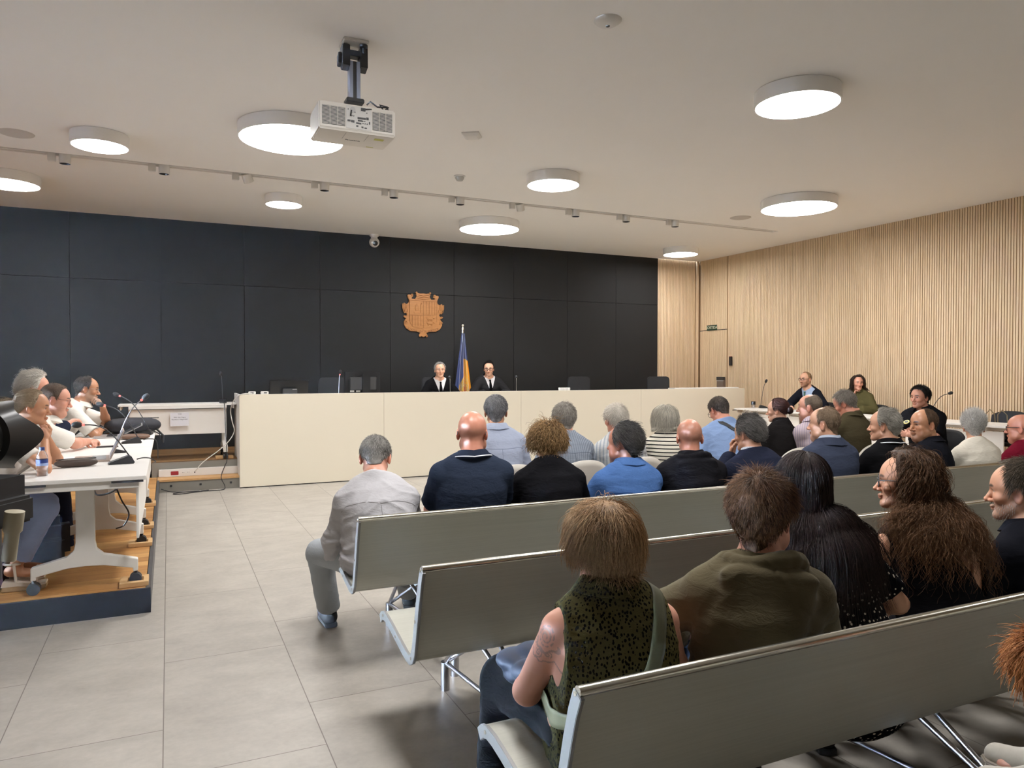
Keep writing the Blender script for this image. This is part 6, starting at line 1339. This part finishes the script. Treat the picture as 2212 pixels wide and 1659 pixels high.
P_('B4', 'person with slicked-back dark hair in a bright blue linen shirt', (2.54, 3.82), 4, seat=BS, bulk=1.12, sw=.186, skin='red', res=(.0075, .0042), seed=19, group=GR1, hd=dict(fat=.6, jaw=1.05),
   top=dict(yoke=CM('blue_seam', pal(48, 76, 128)), mat=CM('blue_linen', pal(70, 104, 160), pattern='weave', c2=pal(88, 122, 176)), name='shirt', sleeve='long', collar='shirt', inf=.018, wr=.006), legs=LG(khaki), hair=B4H)
P_('B5', 'person with a shaved head and light glasses in a black hooded jacket', (3.06, 3.82), 14, seat=BS, bulk=1.06, sw=.186, skin='red', res=(.0075, .0042), seed=21, group=GR1,
   top=dict(mat=CM('black_softshell', pal(27, 27, 31), rough=.6), name='jacket', sleeve='long', inf=.026, sinf=.016, wr=.008, sdf=hood(.95), collar='mock'), legs=LG(black_pants), hair=None, hairy=dict(front=56, bald=(((0, .2, .98), 48),), c=pal(110, 92, 80), k=.4), glasses=dict(mat=plain('clear_frame', srgb(206, 190, 176), .3), r=.0017, label='light glasses frame'))
wh_pat = CM('white_print_shirt', pal(206, 212, 222), pattern='dots', c2=pal(70, 90, 130), sc=120)
P_('B6', 'person with thick graying hair in a navy blazer, chin resting on one hand', (3.72, 3.82), 10, seat=BS, bulk=1.05, skin='warm', res=(.0085, .0042), seed=23, group=GR1,
   top=dict(mat=CM('navy_blazer', pal(38, 42, 58)), name='blazer', sleeve='long', collar='blazer', inner=wh_pat, inf=.022, sinf=.012, wr=.005), legs=LG(navy_pants), hair=short((62, 60, 58), (152, 148, 144), n=3200, ln=.045, style='back', cvol=.01, npt=6, lift=.25, thick=.018, grav=.3, coll=1, front=52, nape=-46, shellk=.6, wob=.12),
   lw=(-.045, .34, .90), lp=(-.6, .3, -1), lh=dict(dir=(.15, .05, 1), pn=(.3, -1, 0), curl=.55))
shirtblue = CM('pale_blue_shirt', pal(188, 200, 220))
P_('B7', 'person with a gray moustache and thinning hair in a slate blue suit jacket', (4.28, 3.82), 6, seat=BS, bulk=1.10, sw=.186, skin='fair', res=(.0085, .0040), seed=25, group=GR1, hd=dict(fat=.6), face=dict(must=pal(150, 140, 130)),
   top=dict(mat=CM('slate_suit', pal(64, 71, 90)), name='suit_jacket', sleeve='long', collar='blazer', inner=shirtblue, inf=.022, sinf=.012, wr=.005), legs=LG(navy_pants), hair=short((104, 84, 66), (158, 138, 116), n=2200, ln=.012, thick=.006, front=70, temple=16, bald=(((0, .45, .9), 34),), shellk=.8))
P_('B8', 'person with silver gray hair in a black polo with a white collar line', (4.87, 3.82), 6, seat=BS, bulk=1.08, skin='warm', res=(.0085, .0040), seed=27, group=GR1,
   top=dict(mat=CM('black_pique', pal(24, 24, 26)), name='polo_shirt', sleeve='short', collar='polo', pipe=MATS['white_piping'], inf=.014), legs=LG(black_pants), hair=short((120, 116, 108), (206, 202, 192), n=2800, ln=.030, style='back', thick=.012, front=58, temple=8, lift=.15, grav=.2))
P_('B9', 'person in a black polo turned round on the front bench, looking back', (5.30, 3.82), -25, seat=BS, bulk=1.18, sw=.19, skin='tan', res=(.0085, .0036), seed=29, group=GR1, hd=dict(fat=.8, jaw=1.06), face=dict(beard=pal(90, 76, 66), beardk=.32, brow=pal(36, 26, 22), browk=.95, gaze=(-.05, 1, .05)),
   top=dict(mat=CM('black_knit', pal(27, 28, 34)), name='polo_shirt', sleeve='short', collar='polo', inf=.014), legs=LG(navy_pants), hair=short((60, 44, 34), (110, 88, 68), n=1800, ln=.008, thick=.004, front=66, temple=22, bald=(((0, .55, .8), 30),), shellk=.9))
B10H = dict(style='spiky', c0=pal(176, 174, 172), c1=pal(246, 244, 240), n=3200, len=.042, npt=6, grav=-.1, damp=.7, lift=.55, thick=.014, r=.0012, wob=.25, front=46, nape=-50, lenf=lambda d: .3+1.0*np.clip(d[:, 2]+.1, 0, 1), shellk=.75, mess=.35)
P_('B10', 'person with spiky white hair in a white sweater', (5.97, 3.82), 14, seat=BS, sex='f', bulk=1.05, sw=.168, skin='warm', res=(.0085, .0045), seed=31, group=GR1,
   top=dict(mat=CM('white_sweater', pal(226, 220, 206)), name='sweater', sleeve='long', collar='crew', inf=.018, wr=.005), legs=LG(jeans), hair=B10H)
P_('B11', 'bald person with dark glasses in a burgundy polo at the right edge', (6.60, 3.82), 4, seat=BS, bulk=1.10, skin='red', res=(.0085, .0040), seed=33, group=GR1, hd=dict(fat=.5),
   top=dict(mat=CM('burgundy_pique', pal(112, 26, 44)), name='polo_shirt', sleeve='short', collar='polo', inf=.014), legs=LG(khaki), hair=None, glasses=dict(r=.0020, label='dark glasses frame'))
# ---------------------------------------------------------------- white chairs
P_('F1', 'person with short gray hair in a pale blue shirt, tallest in the white-chair row', (2.25, 5.0), 10, seat=CS, bulk=1.03, skin='tan', res=MID, seed=35, group=GR2, top=dict(yoke=CM('paleblue_seam', pal(146, 156, 180)), mat=CM('pale_blue_cotton', pal(176, 186, 208)), name='shirt', sleeve='long', collar='shirt', inf=.016, wr=.006), legs=LG(navy_pants), hair=short((78, 78, 80), (168, 168, 170), n=2200, ln=.012, shellk=.8))
P_('F2', 'person with ash gray hair in a gray blue striped shirt', (2.84, 5.0), 6, seat=CS, bulk=1.0, skin='pink', res=MID, seed=37, group=GR2, top=dict(yoke=CM('gray_seam', pal(104, 112, 126)), mat=CM('grayblue_stripe', pal(132, 142, 156), pattern='vstripe', c2=pal(158, 166, 178), sc=420), name='shirt', sleeve='long', collar='shirt', inf=.016, wr=.006), legs=LG(jeans), hair=short((112, 106, 100), (196, 190, 180), n=2400, ln=.024, shellk=.8))
P_('F3', 'person with white hair in a pale striped shirt', (3.36, 5.0), 4, seat=CS, bulk=1.05, skin='red', res=MID, seed=39, group=GR2, top=dict(mat=CM('pale_stripe', pal(204, 206, 206), pattern='vstripe', c2=pal(150, 160, 172), sc=170), name='shirt', sleeve='short', collar='shirt', inf=.018, wr=.007), legs=LG(khaki), hair=short((196, 190, 178), (236, 230, 220), n=2400, ln=.028, thick=.013, shellk=.9))
F4H = dict(style='part', c0=pal(150, 146, 134), c1=pal(226, 220, 206), n=2600, len=.20, lenv=.06, npt=14, coll=1, grav=1.3, damp=.68, lift=.26, thick=.020, vol=(0, .3, .3), cvol=.028, r=.0015, wob=.06, front=50, nape=-46, lenf=lambda d: .55+.45*np.clip(d[:, 2]+.35, 0, 1), shellk=.7, curl=(.004, 6))
P_('F4', 'person with a silver bob in a black and white striped top', (3.86, 5.0), 14, seat=CS, sex='f', bulk=1.15, sw=.172, skin='fair', res=MID, seed=41, group=GR2, top=dict(mat=CM('bw_stripes', pal(226, 220, 206), pattern='hstripe', c2=pal(26, 26, 28), sc=210), name='top', sleeve='long', collar='crew', cmat=CM('black_rib', pal(22, 22, 24)), inf=.018, wr=.005), legs=LG(black_pants), hair=F4H)
def f5_post(c):
    B, P = c['C7'], c['P']; ribbon(c['top'], 'bag_strap', [B+V3(-.10, .06, .0), B+V3(-.09, -.05, .0), B+V3(.0, -.16, -.10), B+V3(.10, -.2, -.22), P+V3(.2, -.1, .12), P+V3(.22, .06, .06)], .042, M_rubber, .005, c['root'], n=50)
P_('F5', 'person bowing forward in a blue shirt with a black shoulder strap across the back', (4.52, 5.02), 10, seat=CS, bulk=1.22, sw=.195, skin='red', res=MID, seed=43, group=GR2, top=dict(mat=CM('cornflower_cotton', pal(130, 154, 194)), name='shirt', sleeve='long', collar='shirt', inf=.020, wr=.008), legs=LG(navy_pants), hair=short((44, 40, 36), (104, 94, 86), n=2200, ln=.014, shellk=.8), glasses=dict(r=.0018), extra=dict(post=f5_post))
F6H = dict(style='pony', cvol=.004, tie=(0, -.115, .03), c0=pal(36, 22, 20), c1=pal(84, 52, 46), n=2400, len=.09, npt=7, coll=1, grav=.05, damp=.5, lift=.03, thick=.012, r=.0011, wob=.03, front=54, nape=-42, bun=(0, -.125, -.005), shellk=.8)
P_('F6', 'person with dark hair in a bun and a black top', (5.06, 5.02), -6, seat=CS, sex='f', bulk=1.0, skin='fair', res=MID, seed=45, group=GR2, top=dict(mat=CM('black_turtleneck', pal(30, 28, 28)), name='top', sleeve='long', collar='mock', inf=.016), legs=LG(black_pants), hair=F6H)
P_('F7', 'person with thinning gray hair in a pink and blue striped shirt', (5.50, 4.98), 2, seat=CS, bulk=1.05, skin='pink', res=MID, seed=47, group=GR2, hd=dict(fat=.4), top=dict(mat=CM('pink_stripe', pal(212, 196, 200), pattern='vstripe', c2=pal(150, 140, 168), sc=330), name='shirt', sleeve='long', collar='shirt', inf=.016, wr=.006), legs=LG(jeans), hair=short((98, 86, 74), (150, 136, 120), n=1600, ln=.009, thick=.004, front=70, temple=18, bald=(((0, .35, .95), 44),), shellk=.85))
P_('F8', 'person with gray brown hair in an olive polo, looking down', (5.98, 5.0), 0, seat=CS, bulk=1.02, skin='red', res=MID, seed=49, group=GR2, top=dict(mat=CM('olive_pique', pal(78, 72, 54)), name='polo_shirt', sleeve='short', collar='polo', inf=.016), legs=LG(khaki), hair=short((96, 90, 82), (172, 164, 154), n=2600, ln=.026, shellk=.8))
wc0 = None
WCX = [(2.25, 'under the person in a pale blue shirt'), (2.84, 'under the person in a gray blue striped shirt'), (3.36, 'under the white-haired person in a striped shirt'), (3.86, 'under the person in a black and white striped top'), (4.46, 'under the person with the black shoulder strap'), (5.04, 'under the person with the dark bun'), (5.52, 'under the person in a pink striped shirt'), (6.02, 'under the person in an olive polo')]
for x, lb in WCX:
    q = white_chair() if wc0 is None else copy_tree(wc0); wc0 = wc0 or q; q.location = (x, 5.0, 0); q['label'] = 'white shell chair '+lb; q['category'] = 'chair'; q['group'] = 'white shell chairs'
# ---------------------------------------------------------------- left tables (everyone faces the aisle)
LS = SZ+.455
L1H = dict(style='pony', cvol=.004, tie=(0, -.118, .028), c0=pal(132, 114, 94), c1=pal(190, 170, 144), n=5500, len=.10, npt=8, coll=1, grav=.05, damp=.5, lift=.03, thick=.010, r=.0007, wob=.03, front=54, nape=-44, shellk=.75, pony=dict(tie=(0, -.122, .028), dir=(0, -1, .1), len=.19, grav=1.6, n=420))
white_top = CM('white_blouse', pal(232, 228, 222)); white_polo = CM('white_polo', pal(236, 232, 224))
P_('L1', 'person with a blonde ponytail, chin on clasped hands, in pale blue trousers', (-1.20, 5.49), 90, seat=LS, sex='f', skin='tan', res=(.0075, .0036), seed=51, group=GRL, top=dict(mat=white_top, name='blouse', sleeve='short', slen=.6, collar=None, inf=.014), legs=dict(mat=CM('pale_blue_chinos', pal(172, 192, 240)), w=.020, len=.86, inf=.014), hair=L1H,
   lw=(-.035, .49, 1.085), rw=(.05, .49, 1.07), lp=(-1, .2, -1), rp=(1, .2, -1), lh=dict(dir=(.75, .15, .55), pn=(.4, -.3, .9), curl=.95), rh=dict(dir=(-.75, .2, .55), pn=(-.3, -.6, .6), curl=1.0), shoes=False, knees=((-.10, .47, LS+.05), (.10, .50, LS+.05)), feet=((-.08, .30, SZ+.15), (.08, .33, SZ+.15)))
P_('L2', 'person with glasses and cropped hair in a white polo, hands folded on the left table', (-1.20, 6.70), 84, seat=LS, bulk=1.05, skin='pink', res=(.009, .0040), seed=53, group=GRL, hd=dict(fat=.5), face=dict(beard=pal(120, 90, 74), beardk=.3), top=dict(mat=white_polo, name='polo_shirt', sleeve='short', slen=.85, collar='polo', inf=.018), legs=LG(navy_pants), hair=short((66, 52, 42), (118, 98, 80), n=2000, ln=.010, thick=.007, shellk=.85),
   glasses=dict(mat=plain('bronze_frame', srgb(120, 84, 70), .4, .5), r=.0014, label='thin bronze glasses'), lw=(-.17, .60, TZ+.045), rw=(-.12, .62, TZ+.05), lp=(-1, .0, -.5), rp=(1, .1, -.3), lh=dict(dir=(.5, .6, -.1), pn=(.2, -.1, -1), curl=.8), rh=dict(dir=(-.55, .6, .0), pn=(-.2, -.2, -1), curl=.7))
L3H = short((190, 186, 178), (244, 240, 232), n=3600, ln=.055, style='back', cvol=.012, npt=8, lift=.22, thick=.022, grav=.35, coll=1, front=44, nape=-46, shellk=.8, curl=(.005, 8), wob=.12)
P_('L3', 'person with thick white hair in a navy jacket at the left tables', (-1.32, 7.32), 90, seat=LS, bulk=1.05, skin='pink', res=FAR, seed=55, group=GRL, top=dict(mat=CM('navy_jacket', pal(40, 44, 60)), name='jacket', sleeve='long', collar='blazer', inner=CM('white_shirt', pal(228, 228, 230)), inf=.02), legs=LG(navy_pants), hair=L3H, lw=(-.06, .42, .98), rw=(.05, .53, 1.06), rp=(1, 0, -1), lp=(-1, 0, -.6))
P_('L4', 'person with a gray beard and rimless glasses in a white polo, hand at the chin', (-1.18, 8.12), 88, seat=LS, bulk=1.10, sw=.188, skin='tan', res=(.009, .0040), seed=57, group=GRL, face=dict(beard=pal(176, 168, 158), beardk=.7), top=dict(mat=white_polo, name='polo_shirt', sleeve='short', slen=.85, collar='polo', inf=.018), legs=LG(gray_pants), hair=short((44, 40, 38), (104, 96, 90), n=2200, ln=.014, thick=.008, front=66, temple=12, bald=(((0, -.35, .94), 14),), shellk=.8),
   glasses=dict(mat=plain('thin_metal_frame', srgb(150, 146, 140), .3, .8), r=.0010, label='thin rimless glasses'), lw=(-.02, .60, 1.155), rw=(-.05, .58, TZ+.05), lp=(-1, .6, -1), rp=(1, .1, -.4), lh=dict(dir=(.3, -.35, .85), pn=(.2, -1, 0), curl=.75), rh=dict(dir=(-.8, .5, 0), pn=(0, -.2, -1), curl=.7))
# wedge sandals of the first woman
def sandal(x, y, z, label_parent):
    t = MB().prism([(-.11, .0), (-.10, .062), (-.02, .055), (.06, .036), (.125, .04), (.13, .012), (.115, 0)], -.042, .042).build('sandal', plain('cork_sole', srgb(190, 164, 128), .8, var=.1, vscale=80), None, bevel=.006); t.location = (x, y, z); t.rotation_euler = (0, 0, R(-90)); t.parent = label_parent
    t.matrix_parent_inverse = label_parent.matrix_basis.inverted(); MW = plain('white_strap', srgb(232, 224, 210), .5)
    MB().prism([(-.11, .034), (-.10, .066), (-.02, .058), (.06, .040), (.125, .044), (.128, .034), (.06, .022), (-.02, .034)], -.0435, .0435).build('footbed', MW, t)
    b = MB()
    for (yy, zz, r_) in ((.075, .048, .050), (-.05, .17, .046)): b.tube([(r_*math.cos(a), yy+(.012*math.sin(a)), zz+.06*math.sin(a) if yy > 0 else zz+.0) for a in np.linspace(0, math.pi, 12)] if yy > 0 else [(r_*math.cos(a), yy+r_*math.sin(a), zz) for a in np.linspace(0, 6.283, 20)], .008, 8)
    for s in (-1, 1): b.tube([(s*.040, -.03, .06), (s*.047, -.04, .17)], .008, 8)
    b.build('strap', MW, t, sm=60); return t
l1 = [o for o in bpy.data.objects if o.get('label', '').startswith('person with a blonde ponytail')][0]
sandal(-.86, 5.57, SZ, l1); sandal(-.83, 5.41, SZ, l1)
# ---------------------------------------------------------------- judges
JS = PZ+.455
robe = CM('black_robe', pal(22, 22, 24), rough=.7); white_sh = CM('white_judge_shirt', pal(226, 226, 230)); black_tie = CM('black_tie', pal(14, 14, 16), rough=.6)
P_('J1', 'gray-haired person in a black suit, white shirt and black tie, seated left of the flag', (3.98, 11.32), 184, seat=JS, bulk=1.02, skin='fair', res=(.010, .0042), seed=59, group=GRJ, face=dict(brow=pal(60, 54, 50)), top=dict(mat=robe, name='robe', sleeve='long', collar=None, inf=.024, vneck=(.42, .36), inner_shirt=white_sh, tie=black_tie, open=.012), legs=LG(black_pants), hair=short((110, 108, 106), (190, 188, 184), n=2200, ln=.018, front=50, shellk=.9), lw=(-.14, .34, PZ+.80), rw=(.14, .34, PZ+.80))
P_('J2', 'dark-haired person with glasses in a black robe and tie, right of the flag', (4.86, 11.32), 184, seat=JS, bulk=1.05, skin='fair', res=(.010, .0042), seed=61, group=GRJ, face=dict(beard=pal(84, 70, 62), beardk=.4, brow=pal(24, 18, 16)), top=dict(mat=CM('charcoal_robe', pal(40, 40, 42), rough=.6), name='robe', sleeve='long', collar=None, inf=.034, wr=.010, vneck=(.46, .34), inner_shirt=white_sh, tie=black_tie, open=.012), legs=LG(black_pants), hair=short((18, 16, 16), (44, 40, 38), n=2200, ln=.022, front=50, thick=.010, lift=.25), glasses=dict(r=.0026, label='dark glasses frame'), lw=(-.16, .34, PZ+.80), rw=(.16, .34, PZ+.80))
# white collars of the two judges sit on their shirts
# ---------------------------------------------------------------- along the slatted wall
P_('R1', 'bearded person with glasses in a dark suit and green tie at the far right table', (9.52, 8.63), 268, seat=LS, bulk=1.02, skin='fair', res=(.010, .0042), seed=63, group=GRR, face=dict(beard=pal(110, 70, 42), beardk=.75, brow=pal(80, 56, 40), tuft=dict(c0=pal(84, 52, 30), c1=pal(150, 100, 62), len=.018)), top=dict(mat=CM('dark_suit', pal(30, 32, 40)), name='suit_jacket', sleeve='long', collar=None, inf=.022, vneck=(.35, .36), inner_shirt=CM('light_blue_shirt', pal(170, 190, 222)), tie=CM('green_tie', pal(92, 124, 112), pattern='vstripe', c2=pal(60, 84, 80), sc=260), open=.010), legs=LG(navy_pants),
   hair=short((120, 92, 66), (170, 140, 108), n=1500, ln=.006, thick=.003, front=64, temple=16, shellk=.9), glasses=dict(r=.0022, label='dark round glasses'), lw=(-.16, .42, SZ+.78), rw=(.14, .44, SZ+.78), lp=(-1, -.2, -.4), rp=(1, -.2, -.4))
R2H = dict(style='part', partx=.2, c0=pal(36, 28, 24), c1=pal(84, 66, 54), n=2600, len=.19, npt=12, coll=1, grav=1.6, damp=.62, lift=.18, thick=.012, cvol=.02, r=.0014, wob=.22, curl=(.008, 10), front=54, burn=-8, nape=-44, shellk=.5)
P_('R2', 'person with dark wavy hair in an olive jacket by the slatted wall', (9.50, 7.72), 250, seat=LS, sex='f', skin='pink', res=(.010, .0042), seed=65, group=GRR, top=dict(mat=CM('olive_jacket', pal(88, 84, 56)), name='jacket', sleeve='long', collar='shirt', inf=.022, sinf=.014, wr=.007), legs=LG(jeans), hair=R2H, rw=(.10, .20, 1.14), rp=(1, .5, -1.2), rh=dict(dir=(-.35, -.3, .9), pn=(-1, 0, 0), curl=.5), lw=(-.05, .36, .95))
def r3_post(c):
    V = c['top']; cen_ = bez(c['P'], (c['P']+c['C7'])/2, c['C7'], .8)+c['fwd']*.2
    def patch(p, r):
        me = V.data; bv = BVHTree.FromPolygons([tuple(v.co) for v in me.vertices], [tuple(q.vertices) for q in me.polygons]); co, no, _, _ = bv.find_nearest(Vector(p)); q = no.to_track_quat('Z', 'Y').to_matrix()
        MB().lathe([(.001, .006), (r, .006), (r, 0)], co, 28, q).build('badge', plain('badge_yellow', srgb(206, 198, 110), .5), c['root']); MB().lathe([(.001, .008), (r*.6, .008), (r*.6, .004)], co, 24, q).build('badge_centre', plain('badge_dark', srgb(58, 62, 44), .5), c['root'])
    patch(c['C7']+V3(.075, .2, -.13), .032); patch(c['S'][1]+V3(.12, .02, -.07), .030)
P_('R3', 'uniformed person in a black vest with round yellow badge, arms crossed', (7.78, 5.46), 262, seat=CS, bulk=1.06, sw=.19, skin='pink', res=(.009, .0040), seed=67, group=GRR, face=dict(beard=pal(100, 80, 70), beardk=.18, brow=pal(30, 22, 20), browk=.9), top=dict(mat=CM('uniform_black', pal(26, 27, 31), rough=.8), name='uniform_vest', sleeve='short', slen=.8, collar='shirt', inf=.030, wr=.005), legs=LG(black_pants),
   hair=dict(short((18, 17, 17), (50, 46, 44), n=3000, ln=.030), style='short', crown=(.1, -.5, .8), npt=6, thick=.014, front=46, lift=.2, coll=1, grav=.15, wob=.1), lw=(.10, .27, .80), rw=(-.10, .31, .77), lp=(-1, .1, -.6), rp=(1, .1, -.6), lh=dict(dir=(1, -.2, .1), pn=(0, -1, .1), curl=.3), rh=dict(dir=(-1, -.1, .1), pn=(0, -1, .1), curl=.4), extra=dict(post=r3_post))
# ---------------------------------------------------------------- the child at the right edge
KH = dict(style='short', crown=(0, -.2, .95), c0=pal(138, 84, 48), c1=pal(206, 144, 90), n=3600, len=.055, npt=8, coll=1, grav=.5, damp=.7, lift=.35, thick=.016, r=.0010, wob=.25, front=50, nape=-46, shellk=.6, mess=.3)
P_('K', 'red-haired child curled up with pale gray sneakers at the right edge', (2.16, .68), -20, seat=BS, skin='child', sw=.135, bulk=.82, res=(.007, .0034), seed=69, group=None, top=dict(mat=CM('child_tshirt', pal(120, 120, 126)), name='tshirt', sleeve='short', collar='crew', inf=.012), legs=dict(mat=CM('child_shorts', pal(90, 92, 98)), len=.12), hair=KH,
   lw=(-.02, .20, .55), rw=(.10, .20, .55), knees=((-.10, .28, .70), (.08, .30, .70)), feet=((-.15, .36, .57), (-.02, .38, .55)), shoes=dict(mat=plain('sneaker_gray', srgb(176, 172, 162), .8, var=.08, vscale=60), sole=plain('sneaker_sole', srgb(120, 112, 100), .7)))
